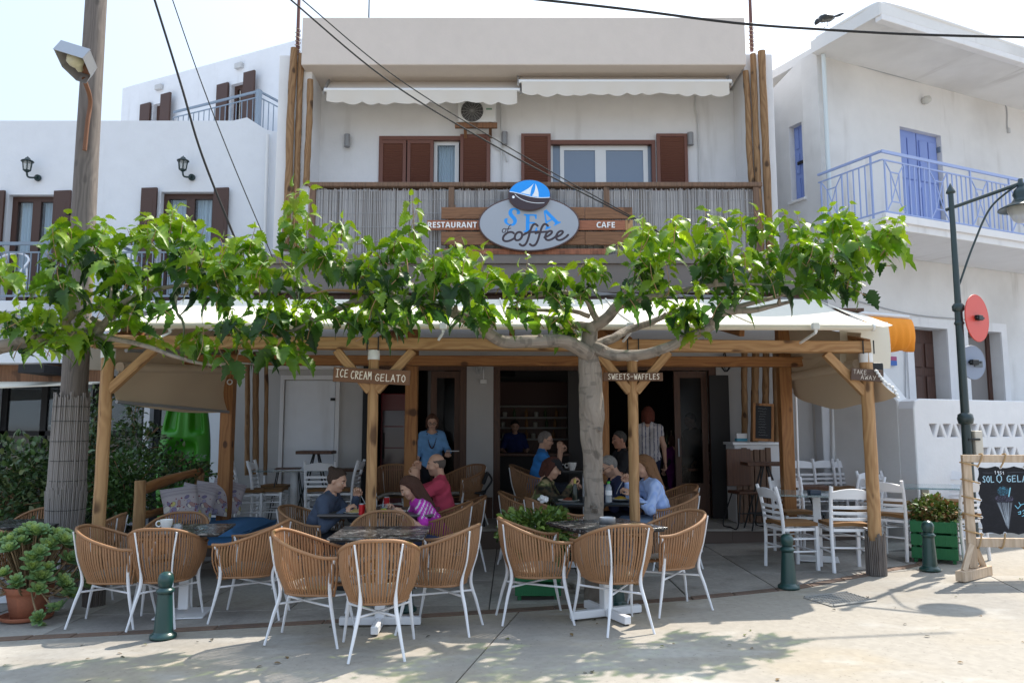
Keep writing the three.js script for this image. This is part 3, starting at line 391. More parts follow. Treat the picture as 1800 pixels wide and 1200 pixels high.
// ------------------------------------------------------------------ gabled white house with blue joinery
const blueHouse = thing('blue_shutter_house', 'aged white house with periwinkle blue door and window shutters', 'house');
const BW = V(5.1, 0, -12.42), BD = V(.908, 0, -.42).normalize(), BN = V(.42, 0, .908).normalize(), BA = Math.atan2(-BD.z, BD.x);
const onB = (px, py, off = 0) => { let D = 12.5; for (let i = 0; i < 60; i++) { const p = at(px, py, D), o = BW.clone().addScaledVector(BN, off), s = (p.x - o.x) / BD.x; D = lerp(D, -(o.z + BD.z * s), .6); } const p = at(px, py, D); return [(p.x - BW.x) * BD.x + (p.z - BW.z) * BD.z, p.y]; };
{ blueHouse.position.set(BW.x, 0, BW.z); blueHouse.rotation.y = BA; // local: x along the front, z out of it
  const roofY = 7.86, L = 11;
  const bd = [onB(1584, 260)[0], onB(1656, 260)[0], 4.68, onB(1584, 222)[1]];
  const dl = [onB(1606, 640)[0], onB(1667, 640)[0], 1.6, onB(1607, 574)[1]], dr = [onB(1703, 640)[0], onB(1762, 640)[0], 1.6, onB(1755, 584)[1]];
  part('front_wall', extr([[0, -1], [L, -1], [L, roofY], [0, roofY]], .35, 0, [bd, dl, dr].map(([p, q, r, s]) => [[p, r], [p, s], [q, s], [q, r]])).translate(0, 0, -.35), M.aged, blueHouse);
  // side wall (towards the cafe) with its own small window
  const sw = [1.0 - .75, 1.0 - .18];
  const onS = (px, py) => { let t = .4; for (let i = 0; i < 60; i++) { const k = BW.clone().addScaledVector(BN, -t), D = -k.z, p = at(px, py, D); t = lerp(t, (BW.x - p.x) / BN.x, .5); } const k = BW.clone().addScaledVector(BN, -t); return [t, EYE - k.z * ray(py)]; };
  const s0 = onS(1413, 300), s1 = onS(1390, 300), yt = onS(1412, 212)[1], yb = onS(1400, 352)[1];
  const ta = onS(1366, 300)[0];
  part('side_wall', extr([[-5, -1], [-.35, -1], [-.35, roofY], [-.36, roofY], [-ta - .3, roofY - .35], [-5, roofY - .6]].map(([x, y]) => [x, y]), .3, 0, [[[-s1[0], yb], [-s1[0], yt], [-s0[0], yt], [-s0[0], yb]]]).translate(0, 0, -.3).rotateY(-Math.PI / 2), M.aged, blueHouse);
  const bw = part('window', [boxAB(.12, .17, yb, yt, -s1[0], -s0[0])], M.blue, blueHouse);
  const zc = -(s0[0] + s1[0]) / 2, zh = (s1[0] - s0[0]) / 2; for (const k of [-1, 1]) for (const i of [0, 1, 2]) part('panel', box(.02, (yt - yb) / 3 - .09, zh - .07, .112, lerp(yb, yt, (i + .5) / 3), zc + k * zh / 2, .005), M.blue, bw);
  part('sill', boxAB(-.05, .14, yb - .05, yb - .003, -s1[0] - .05, -s0[0] + .05, .01), M.aged, bw); part('latch', box(.03, .05, .12, .09, (yb + yt) / 2, zc), M.black, bw);
  part('downpipe', tube([V(.06, roofY - .1, .09), V(.05, 6, .09), V(.05, 4.9, .09)], .035, 12, 8), mat([.62, .68, .70], .5), blueHouse);
  // roof slab over the balcony: shallow gable
  const rx = -.1, ry = 7.8;
  part('roof', [extr([[rx, ry], [L, ry], [L, ry + .17], [rx, ry + .17]], 1.35, .02).translate(0, 0, .0), boxAB(.03, L, ry + .02, ry + .17, -5, -.01)], M.aged, blueHouse);
  part('eave_pipe', tube([V(rx + .02, ry + .20, .1), V(rx + .02, ry + .20, 1.2), V(rx + .06, ry + .2, 1.3), V(rx + .3, ry + .2, 1.34), V(3.4, ry + .19, 1.34)], .04, 60, 8), M.whitePlastic, blueHouse);
  part('gutter_lip', boxAB(rx, L, ry - .1, ry, 1.25, 1.37, .01), M.white, blueHouse);
  // balcony door
  const m = (bd[0] + bd[1]) / 2, d = part('balcony_door', [boxAB(bd[0], m - .012, bd[2], bd[3], -.1, -.16), boxAB(m + .012, bd[1], bd[2], bd[3], -.1, -.16)], M.blue, blueHouse);
  for (const [p, q] of [[bd[0], m - .012], [m + .012, bd[1]]]) for (const k of [0, 1]) for (const [r, s] of [[.1, .22], [.25, .55], [.58, .95]]) { const w = (q - p) / 2 - .055; part('panel', box(w, (s - r) * (bd[3] - bd[2]) - .05, .03, p + .04 + w / 2 + k * (w + .03), lerp(bd[2], bd[3], (r + s) / 2), -.09, .008), M.blue, d); }
  for (const hy of [bd[3] - .25, bd[2] + .95]) part('hinge', boxAB(bd[1] - .02, bd[1] + .05, hy - .05, hy + .05, -.02, -.1), M.railGrey, d);
  // lower panelled doors
  for (const [i, o] of [dl, dr].entries()) { const dd = part('entrance_door', [boxAB(o[0], o[1], o[2], o[3], -.26, -.32)], i ? mat([.17, .14, .13], .4) : M.doorBrown, blueHouse); const w = (o[1] - o[0]) / 3;
    if (!i) for (let c = 0; c < 3; c++) for (let r = 0; r < 3; r++) part('panel', box(w - .09, .43, .04, o[0] + (c + .5) * w, o[3] - .45 - r * .58, -.25, .015), M.doorBrown, dd);
    else { part('frame', [boxAB(o[0], o[0] + .1, o[2], o[3], -.2, -.26), boxAB(o[1] - .1, o[1], o[2], o[3], -.2, -.26), boxAB(o[0] + .1, o[1] - .1, o[3] - .1, o[3], -.2, -.26)], M.doorBrown, dd); part('insect_screen', boxAB(o[0] + .1, o[1] - .1, o[2], o[3] - .1, -.23, -.24), mat([.22, .2, .19], .7), dd); }
    part('surround', [boxAB(o[0] - .16, o[0] - .002, o[2], o[3] + .16, .03, 0), boxAB(o[1] + .002, o[1] + .16, o[2], o[3] + .16, .03, 0), boxAB(o[0] - .002, o[1] + .002, o[3] + .002, o[3] + .16, .03, 0)], M.white, dd); }
  part('porch_lamp', [lathe([[0, -.07], [.06, -.06], [.075, 0], [.06, .06], [0, .07]], 14).rotateX(1.57).translate(onB(1623, 178)[0], onB(1623, 178)[1], .07)], mat([.55, .54, .5], .5), blueHouse);
  part('bell_box', [box(.05, .1, .04, onB(1772, 230)[0], onB(1772, 230)[1], .02)], mat([.5, .5, .5], .5), blueHouse);
  part('ceiling_wire', tube([[1440, 95], [1560, 130], [1700, 165], [1766, 182], [1770, 225]].map(([p, q]) => { const r = onB(p, q); return V(r[0], r[1], .015); }), .009, 40, 5), M.galv, blueHouse);
  // door-step terrace
  part('terrace', boxAB(0, L, .2, 1.6, 0, 1.6), M.white, blueHouse);
  part('meter', [boxAB(onB(1566, 632)[0] - .09, onB(1566, 632)[0] + .09, onB(1566, 637)[1] - .05, onB(1566, 632)[1] - .02, .05, 0), ], mat([.03, .12, .42], .5), blueHouse);
  part('meter_band', boxAB(onB(1566, 632)[0] - .09, onB(1566, 632)[0] + .09, onB(1566, 632)[1] - .018, onB(1566, 632)[1] + .05, .05, 0), mat([.35, .05, .16], .5), blueHouse);
  part('cable_run', [tube([[1590, 560], [1591, 700]].map(([p, q]) => { const r = onB(p, q); return V(r[0], r[1], .02); }), .01, 6, 5), tube([[1470, 520], [1600, 552], [1700, 562]].map(([p, q]) => { const r = onB(p, q); return V(r[0], r[1], .02); }), .01, 12, 5)], M.galv, blueHouse);
}
{ const t = thing('blue_balcony', 'white balcony with periwinkle blue railing of crosses and bars', 'balcony', BW.clone());
  t.rotation.y = BA; const z1 = 1.25, x0 = -.12, L = 10, y0 = 4.68, y1 = 5.68, m = M.blueRail;
  part('slab', boxAB(x0 - .06, L, y0 - .2, y0, .003, z1 + .06, .015), M.white, t); part('slab_lip', boxAB(x0 - .1, L, y0 - .09, y0 + .03, z1 + .02, z1 + .1, .01), M.white, t);
  const run = (a, b) => { const d = b.clone().sub(a), l = d.length(), u = d.clone().normalize(), q = (s, y) => a.clone().addScaledVector(u, s).setY(y);
    part('top_rail', bar(q(0, y1), q(l, y1), .045, .03), m, t); part('upper_rail', bar(q(0, y1 - .13), q(l, y1 - .13), .02), m, t); part('lower_rail', bar(q(0, y0 + .08), q(l, y0 + .08), .02), m, t);
    const pat = [.0, .12, .24, .36]; let s = .05; while (s < l - .2) { const e = Math.min(s + .42, l - .03);
      part('cross_panel', [bar(q(s, y0 + .08), q(s, y1 - .13), .02), bar(q(e, y0 + .08), q(e, y1 - .13), .02), bar(q(s, y1 - .13), q(s + .12, y1 - .3), .014), bar(q(e, y1 - .13), q(e - .12, y1 - .3), .014), bar(q(s, y0 + .08), q(s + .12, y0 + .25), .014), bar(q(e, y0 + .08), q(e - .12, y0 + .25), .014), bar(q(s + .12, y1 - .3), q(e - .12, y1 - .3), .016), bar(q(s + .12, y0 + .25), q(e - .12, y0 + .25), .016), bar(q(s + .12, y0 + .25), q(s + .12, y1 - .3), .014), bar(q(e - .12, y0 + .25), q(e - .12, y1 - .3), .014), bar(q(s + .12, y0 + .25), q(e - .12, y1 - .3), .012), bar(q(s + .12, y1 - .3), q(e - .12, y0 + .25), .012)], m, t);
      s = e + .11; for (let i = 0; i < 4 && s < l - .05; i++) { part('baluster', bar(q(s, y0 + .08), q(s, y1 - .13), .016), m, t); s += .11; } part('post', bar(q(Math.min(s, l), y0), q(Math.min(s, l), y1), .025), m, t); s += .0; } };
  run(V(x0, 0, z1), V(L, 0, z1)); run(V(x0, 0, .03), V(x0, 0, z1 - .02));
}
{ // garden wall with pierced triangles, its stair cheek climbing to the doors
  const c = atY(1613, 1.0, 10.2), t = thing('garden_wall', 'rounded white garden wall pierced by rows of triangular openings', 'wall', V(c.x, 0, c.z)); t.rotation.y = BA;
  const top = Y(702, 10.25), L = 8, H = [], tri = (x, y, w, h, up) => up ? [[x - w / 2, y], [x, y + h], [x + w / 2, y]] : [[x - w / 2, y + h], [x + w / 2, y + h], [x, y]];
  for (let i = 0; i < 26; i++) { const x = .34 + i * .135; H.push(tri(x, top - .50, .17, .19, i % 2 === 1)); } for (let i = 0; i < 14; i++) { const x = 1.36 + i * .135; if (i < 6) H.push(tri(x, top - .82, .17, .19, i % 2 === 1)); }
  part('wall', extr([[0, -.3], [L, -.3], [L, top - .03], [L, top], [.12, top], [.03, top - .03], [0, top - .12]], .22, .012, H).translate(0, 0, -.22), M.white, t);
  part('stair_cheek', extr([[-2.2, -.3], [-.24, -.3], [-.24, top - .02], [-.34, top + .1], [-.62, top + .42], [-.95, top + .78], [-1.4, top + 1.0], [-2.2, top + 1.05]].map(([x, y]) => [x, y]), .2, .015).translate(0, 0, -.2).rotateY(-Math.PI / 2), M.aged, t);
  for (let i = 0; i < 6; i++) part('stair_tread', boxAB(.25, 1.5, -.3, .2 + i * .24, -.6 - i * .28, -.88 - i * .28), M.white, t);
}
{ // alley wall between the cafe and the gabled house, with a blue door and pipes
  const t = thing('alley_wall', 'shaded white passage wall with dark blue door beside the white pipes', 'wall');
  const D = 12.6, x0 = X(1385, D, 760), x1 = X(1500, D, 760);
  part('wall', boxAB(x0 - .3, x1, 0, 4.2, -D, -D - .2), M.cool, t); const a = X(1420, D, 760), b = X(1437, D, 760);
  part('door', boxAB(a, b + .12, PLAT, 2.6, -D + .06, -D, .01), M.darkBlue, t);
  for (const px of [1466, 1474, 1481, 1489]) part('pipe', rod(gnd(px, 11.4), V(atY(px, 2, 11.4).x, 2.3, -11.4), .026), M.whitePlastic, t);
  part('pillar', boxAB(X(1440, 11.6, 780), X(1462, 11.6, 780), 0, 2.7, -11.45, -11.75, .02), M.cool, t);
}
// ------------------------------------------------------------------ pergola, canopy, canvas sides
const pzD = (x) => 7.86 + .066 * x;           // the pergola runs very slightly askew to the street
const onP = (px, py, off = 0) => { let D = 7.86; for (let i = 0; i < 12; i++) D = pzD(at(px, py, D).x) + off; return at(px, py, D); };
const pergola = thing('pergola', 'orange pine pergola of posts, beams and diagonal braces before the cafe', 'pergola');
const beamY0 = 2.345, beamY1 = 2.46;
{
  const post = (px, w) => { const p = onP(px, 720), g = gy(p.x), t = part('post', tube([V(p.x, g, p.z), V(p.x + RR(-.008, .008), 1, p.z), V(p.x, 1.8, p.z), V(p.x, beamY0 - .003, p.z)], (s, a) => { const c = Math.cos(2 * a); return w * (1 + .10 * c * c * c * c + .02 * Math.sin(s * 31 + a)); }, 26, 16), M.pine, pergola); return p; };
  const pA = post(184, .058), pB = post(655, .048), pC = post(1113, .048), pD = post(1527, .062);
  const xe0 = pA.x - .16, xe1 = pD.x + .04, bz = (x, o = 0) => -(pzD(x) + o);
  part('front_beam', bar(V(xe0, 2.405, bz(xe0)), V(xe1, 2.405, bz(xe1)), .12, .115, .012), M.pine, pergola);
  part('under_beam', bar(V(-3.9, 2.37, -9.2), V(4.0, 2.37, -9.5), .12, .115, .012), M.beam, pergola);
  for (const p of [pA, pB, pC, pD]) { const c = part('cap', [rod(V(p.x, 2.245, p.z), V(p.x, 2.34, p.z), p === pB || p === pC ? .06 : .068, undefined, 20)], M.whitePlastic, pergola); part('strap', [bar(V(p.x - .055, 2.33, p.z + .075), V(p.x - .055, 2.47, p.z + .075), .012, .006), bar(V(p.x + .055, 2.33, p.z + .075), V(p.x + .055, 2.47, p.z + .075), .012, .006)], M.iron, pergola); }
  const brace = (p, dx) => part('brace', bar(V(p.x + Math.sign(dx) * .03, 1.93, p.z), V(p.x + dx, 2.34, bz(p.x + dx)), .085, .075, .008), M.pine, pergola);
  brace(pA, .44); brace(pB, -.37); brace(pB, .39); brace(pC, -.36); brace(pC, .38); brace(pD, -.43);
  for (const px of [397, 722, 1060, 1384]) { const D = 9.75, p = atY(px, 1.2, D); part('rear_post', boxAB(p.x - .075, p.x + .075, gy(p.x), 2.9, -D + .07, -D - .07, .01), M.beam, pergola); }
  for (const x of [-3.95, -1.3, 1.2, 3.72]) part('rafter', bar(V(x, 2.44, bz(x, .0)), V(x * 1.02, 3.05, -10.9), .07, .10, .008), M.beam, pergola);
  for (const x of [-2.6, 0, 2.5]) part('rafter', bar(V(x, 2.6, -8.4), V(x * 1.02, 3.1, -10.9), .06, .09, .008), M.beam, pergola);
  // wicker stick cuffs round the feet of the end posts
  for (const p of [pA, pD]) { const g = []; for (let i = 0; i < 34; i++) { const a = i / 34 * 6.283, r = .088 + RR(-.006, .008); g.push(rod(V(p.x + r * Math.cos(a), gy(p.x), p.z + r * Math.sin(a)), V(p.x + r * Math.cos(a + .05), gy(p.x) + .38 + RR(-.05, .06), p.z + r * Math.sin(a + .05)), .009, .008, 5)); } part('stick_cuff', g, M.grey, pergola, 'stuff'); }
}
const cano = thing('canopy', 'cream fabric canopy stretched over the pergola from the cafe front', 'canopy');
{ const fr = (u) => { const a = at(258, 566, 7.62), b = at(1535, 570, 7.72); return a.lerp(b, u); }, bk = (u) => at(lerp(322, 1436, u), 526, 10.1);
  const n = 6;
  for (let i = 0; i < n; i++) part('fabric', sheet((u, v) => { const U = lerp(i / n + .001, (i + 1) / n - .001, u), p = fr(U).lerp(bk(U), v); p.y -= .03 * Math.sin(Math.PI * v) + .018 * Math.sin(Math.PI * u) * Math.sin(Math.PI * v); return p; }, 8, 10, .006, [1.3, 2.6]), M.canvas, cano);
  part('added_shade_board', boxAB(-4.7, 4.55, 3.07, 3.11, -9.95, -11.6, .004), M.darkwood, cano);  // unseen board, added to stop daylight entering between canopy and facade
  for (let i = 1; i < n; i++) part('seam', tube([fr(i / n).add(V(0, .008, 0)), fr(i / n).lerp(bk(i / n), .5).add(V(0, -.02, 0)), bk(i / n).add(V(0, .008, 0))], .012, 12, 6), M.canvas, cano);
  part('front_bar', rod(at(262, 572, 7.6), at(1535, 575, 7.7), .033, .033, 12), M.cream, cano);
  part('end_cap', [rod(at(260, 572, 7.6), at(263, 572, 7.6), .04, .04, 12), rod(at(1533, 575, 7.7), at(1537, 575, 7.7), .04, .04, 12)], M.whitePlastic, cano);
  for (const px of [299, 779, 1108, 1434]) { const p = at(px, 573, 7.62), q = onP(px, 610, -.1); part('bracket', [bar(V(p.x, p.y - .02, p.z), V(p.x, 2.5, p.z), .03, .03, .006), bar(V(p.x, 2.5, p.z), V(p.x - .05, 2.43, q.z + .06), .022, .02), box(.07, .07, .06, p.x, p.y, p.z, .01)], M.whitePlastic, cano); }
  // wings at both ends: sloped cream triangles and short hanging flaps
  const wing = (s) => { const A = s < 0 ? fr(0) : fr(1), B = s < 0 ? bk(0) : bk(1), C = s < 0 ? V(-4.35, 2.5, -7.75) : V(3.92, 2.62, -7.95), Dn = s < 0 ? V(-4.85, 3.0, -10.1) : V(4.6, 3.05, -10.1);
    part('side_fabric', sheet((u, v) => { const p = A.clone().lerp(B, v), q = C.clone().lerp(Dn, v); return p.lerp(q, u).add(V(0, -.02 * Math.sin(u * 3.14), 0)); }, 6, 8, .006, [.6, 2.4]), M.canvas, cano);
    const [f0, f1, ft, fb] = s < 0 ? [138, 196, 592, 650] : [1474, 1561, 566, 648]; part('flap', sheet((u, v) => { const D = lerp(8.5, 8.75, u), p = at(lerp(f0, f1, u), ft, D); return V(p.x + .012 * Math.sin(v * 4 + u * 6), lerp(p.y, Y(fb, D), v), p.z + .02 * Math.sin(u * 7) * v); }, 10, 6, .005, [.6, .5]), M.canvas, cano); };
  wing(-1); wing(1);
}
{ // rolled-down tan canvas on both flanks
  const L = thing('side_canvas', 'tan canvas side blind let down behind the post beside the green kayak', 'blind');
  const a = V(-4.05, 2.28, -7.7), b = V(-4.0, 2.36, -9.75), a2 = V(-4.28, 1.92, -7.75), b2 = V(-4.12, 1.80, -9.85);
  const pt = (q, py, D) => V(atY(q, 1, D).x, Y(py, D), -D);
  const A = pt(198, 650, 7.75), B = pt(392, 655, 9.7), A2 = pt(196, 706, 7.72), B2 = pt(398, 724, 9.7);
  part('cloth', sheet((u, v) => { const p = A.clone().lerp(B, u), q = A2.clone().lerp(B2, u); return p.lerp(q, v).add(V(-.06 * Math.sin(v * 3.14) + .012 * Math.sin(u * 14 + v * 3), -.05 * Math.sin(u * 3.14) * v, 0)); }, 24, 8, .006, [2, .6]), M.canvasTan, L);
  part('roll', rod(A.clone().add(V(0, .03, 0)), B.clone().add(V(0, .03, 0)), .05, .05, 12), M.canvasTan, L); part('bottom_bar', rod(A2, B2, .018), M.galv, L); part('ring', new THREE.TorusGeometry(.03, .008, 6, 16).translate(B2.x + .02, B.y - .12, B2.z + .08), M.whitePlastic, L);
  const U = thing('side_canvas', 'tan canvas over the pergola end hung behind the kayak post', 'blind');
  { const P = pt(190, 612, 7.8), Q = pt(392, 618, 9.8); part('cloth', sheet((u, v) => P.clone().lerp(Q, u).add(V(-.15 * v, .26 - .1 * v - .36 * v, -.1)), 10, 4, .006, [2, .4]), M.canvasTan, U); part('pole', [rod(P.clone().add(V(.1, -.02, 0)), Q.clone().add(V(0, -.02, 0)), .022)], M.galv, U); }
  const r = thing('side_canvas', 'tan canvas side blind swung out and drooping behind the TAKE AWAY sign', 'blind');
  const C = pt(1398, 634, 9.7), D = pt(1528, 618, 8.25), E = pt(1400, 688, 9.9), G = pt(1588, 696, 7.9);
  part('cloth', sheet((u, v) => { const p = C.clone().lerp(D, u), q = E.clone().lerp(G, u); q.y -= .17 * Math.sin(Math.PI * Math.pow(u, .75)); return p.lerp(q, v).add(V(0, -.06 * Math.sin(v * 3.14) + .012 * Math.sin(u * 15 + v * 4), 0)); }, 30, 12, .006, [2, 1.1]), M.canvasTan, r);
  part('roll', rod(pt(1398, 662, 9.8), pt(1518, 640, 8.3), .055, .055, 12), M.canvasTan, r);
  part('rope', tube([pt(1550, 650, 8), pt(1566, 672, 7.9), pt(1580, 682, 7.88), pt(1588, 700, 7.87)], (t, q) => .014 + .006 * Math.sin(t * 60 + q), 50, 6), M.whitePlastic, r);
  part('upper_cloth', sheet((u, v) => { const p = pt(1396, 578, 9.7).lerp(pt(1528, 585, 8.3), u), q = pt(1396, 662, 9.8).lerp(pt(1518, 640, 8.3), u); return p.lerp(q, v); }, 8, 6, .005, [2, .7]), M.canvasTan, r);
  part('support_arm', [rod(pt(1405, 688, 9.9), gnd(1408, 9.9), .016), new THREE.TorusGeometry(.04, .01, 6, 18).translate(pt(1405, 685, 9.85).x, pt(1405, 685, 9.85).y, -9.85)], M.whitePaint, r);
  part('clamp', box(.14, .16, .1, D.x + .12, D.y - .2, D.z + .02, .02), M.iron, r);
}
// ------------------------------------------------------------------ lettering
const font = await new FontLoader().loadAsync('fonts/droid/droid_sans_bold.typeface.json');
function letters(str, h, depth, m, parent, x, y, z, rot = 0) { const g = new TextGeometry(str, { font, size: h, depth, curveSegments: 4, bevelEnabled: false }); g.computeBoundingBox(); const b = g.boundingBox; g.translate(-(b.min.x + b.max.x) / 2, -(b.min.y + b.max.y) / 2, 0).rotateZ(rot).translate(x, y, z); return part('lettering', g, m, parent); }
const ST_ = { I: [[[.15, 0], [.85, 0]], [[.5, 0], [.45, 1]], [[.1, 1], [.8, 1]]], C: [[[.9, .1], [.5, 0], [.1, .35], [.1, .75], [.45, 1], [.9, .88]]], E: [[[.9, .02], [.15, .05], [.1, 1], [.9, .95]], [[.12, .5], [.75, .47]]], R: [[[.1, 1], [.15, 0], [.75, .08], [.8, .35], [.2, .5], [.95, 1]]], A: [[[.05, 1], [.5, 0], [.95, 1]], [[.2, .65], [.8, .62]]], M: [[[.05, 1], [.15, 0], [.5, .6], [.85, 0], [.97, 1]]], G: [[[.9, .12], [.5, 0], [.1, .4], [.15, .85], [.55, 1], [.9, .85], [.9, .55], [.55, .55]]], L: [[[.15, 0], [.15, 1], [.9, .95]]], T: [[[.05, .05], [.95, 0]], [[.5, .02], [.5, 1]]], O: [[[.5, 0], [.1, .3], [.12, .75], [.5, 1], [.88, .72], [.86, .28], [.5, 0]]], S: [[[.85, .1], [.45, 0], [.15, .22], [.8, .65], [.6, .98], [.1, .88]]], W: [[[0, 0], [.25, 1], [.5, .3], [.75, 1], [1, 0]]], F: [[[.9, 0], [.15, .05], [.15, 1]], [[.15, .5], [.7, .48]]], '-': [[[.1, .5], [.9, .48]]], K: [[[.15, 0], [.15, 1]], [[.85, 0], [.2, .55], [.9, 1]]], Y: [[[.05, 0], [.5, .5]], [[.95, 0], [.35, 1]]], N: [[[.1, 1], [.15, 0], [.85, 1], [.9, 0]]], 1: [[[.2, .25], [.5, 0], [.5, 1]]], 9: [[[.8, .35], [.5, .5], [.2, .3], [.5, 0], [.8, .2], [.75, 1]]], 5: [[[.85, 0], [.25, 0], [.2, .45], [.7, .45], [.8, .75], [.5, 1], [.1, .9]]], 2: [[[.15, .25], [.5, 0], [.85, .25], [.15, 1], [.9, 1]]] };
function brush(g, str, x, y, w, h, lw, gap = .28) { const cw = w / (str.length * (1 + gap) - gap); let cx = x; g.lineWidth = lw; g.lineCap = g.lineJoin = 'round'; for (const ch of str) { for (const s of ST_[ch] ?? []) { g.beginPath(); s.forEach(([a, b], i) => g[i ? 'lineTo' : 'moveTo'](cx + a * cw, y + b * h)); g.stroke(); } cx += cw * (1 + gap); } }
function cvs(w, h, f) { const c = document.createElement('canvas'); c.width = w; c.height = h; const g = c.getContext('2d'); f(g, w, h); const t = new THREE.CanvasTexture(c); t.colorSpace = THREE.SRGBColorSpace; t.anisotropy = 8; return t; }
const face = (w, h, m, x, y, z) => new THREE.PlaneGeometry(w, h).translate(x, y, z);
function plankCanvas(g, w, h, base, dark, s) { g.fillStyle = base; g.fillRect(0, 0, w, h); const keep = seed; seed = s; for (let i = 0; i < 160; i++) { g.strokeStyle = dark; g.globalAlpha = RR(.04, .2); g.lineWidth = RR(.6, 3); const y = R() * h, x = R() * w; g.beginPath(); g.moveTo(x - RR(40, 260), y); g.bezierCurveTo(x, y + RR(-4, 4), x + 60, y + RR(-4, 4), x + RR(60, 300), y + RR(-3, 3)); g.stroke(); } g.globalAlpha = 1; seed = keep; }
for (const [label, px, py, w, h, rot, off, base, f] of [
  ['weathered board painted ICE CREAM GELATO nailed on pergola post', 653, 661, .76, .145, -.05, -.075, '#7a5640', (g, W, H) => { g.strokeStyle = '#efe6d8'; brush(g, 'ICE', W * .03, H * .12, W * .16, H * .55, 11); brush(g, 'CREAM', W * .23, H * .2, W * .27, H * .55, 11); brush(g, 'GELATO', W * .55, H * .32, W * .40, H * .5, 11); }],
  ['weathered board painted SWEETS-WAFFLES nailed on pergola post', 1113, 662, .60, .085, 0, -.075, '#6d5140', (g, W, H) => { g.strokeStyle = '#efe6d8'; brush(g, 'SWEETS-WAFFLES', W * .07, H * .14, W * .88, H * .7, 12); }],
  ['dark board painted TAKE AWAY on the end post by the canvas blind', 1524, 659, .33, .125, -.08, -.085, '#5d4c44', (g, W, H) => { g.strokeStyle = '#efe6d8'; brush(g, 'TAKE', W * .06, H * .1, W * .42, H * .36, 11); brush(g, 'AWAY', W * .3, H * .54, W * .48, H * .36, 11); }]]) {
  const p = onP(px, py, off), t = thing('hanging_board', label, 'sign', p), m = new THREE.MeshStandardMaterial({ roughness: .85, map: cvs(1024, Math.round(1024 * h / w), (g, W, H) => { plankCanvas(g, W, H, base, '#2c1c12', px); f(g, W, H); }) });
  t.rotation.z = rot; part('board', box(w, h, .02, 0, 0, 0, .004), M.sawn, t); part('painted_face', face(w - .008, h - .008, m, 0, 0, .0125), m, t); for (const s of [-1, 1]) part('nail', new THREE.SphereGeometry(.005, 6, 5).translate(s * .02, .02 * s, .014), M.iron, t); }
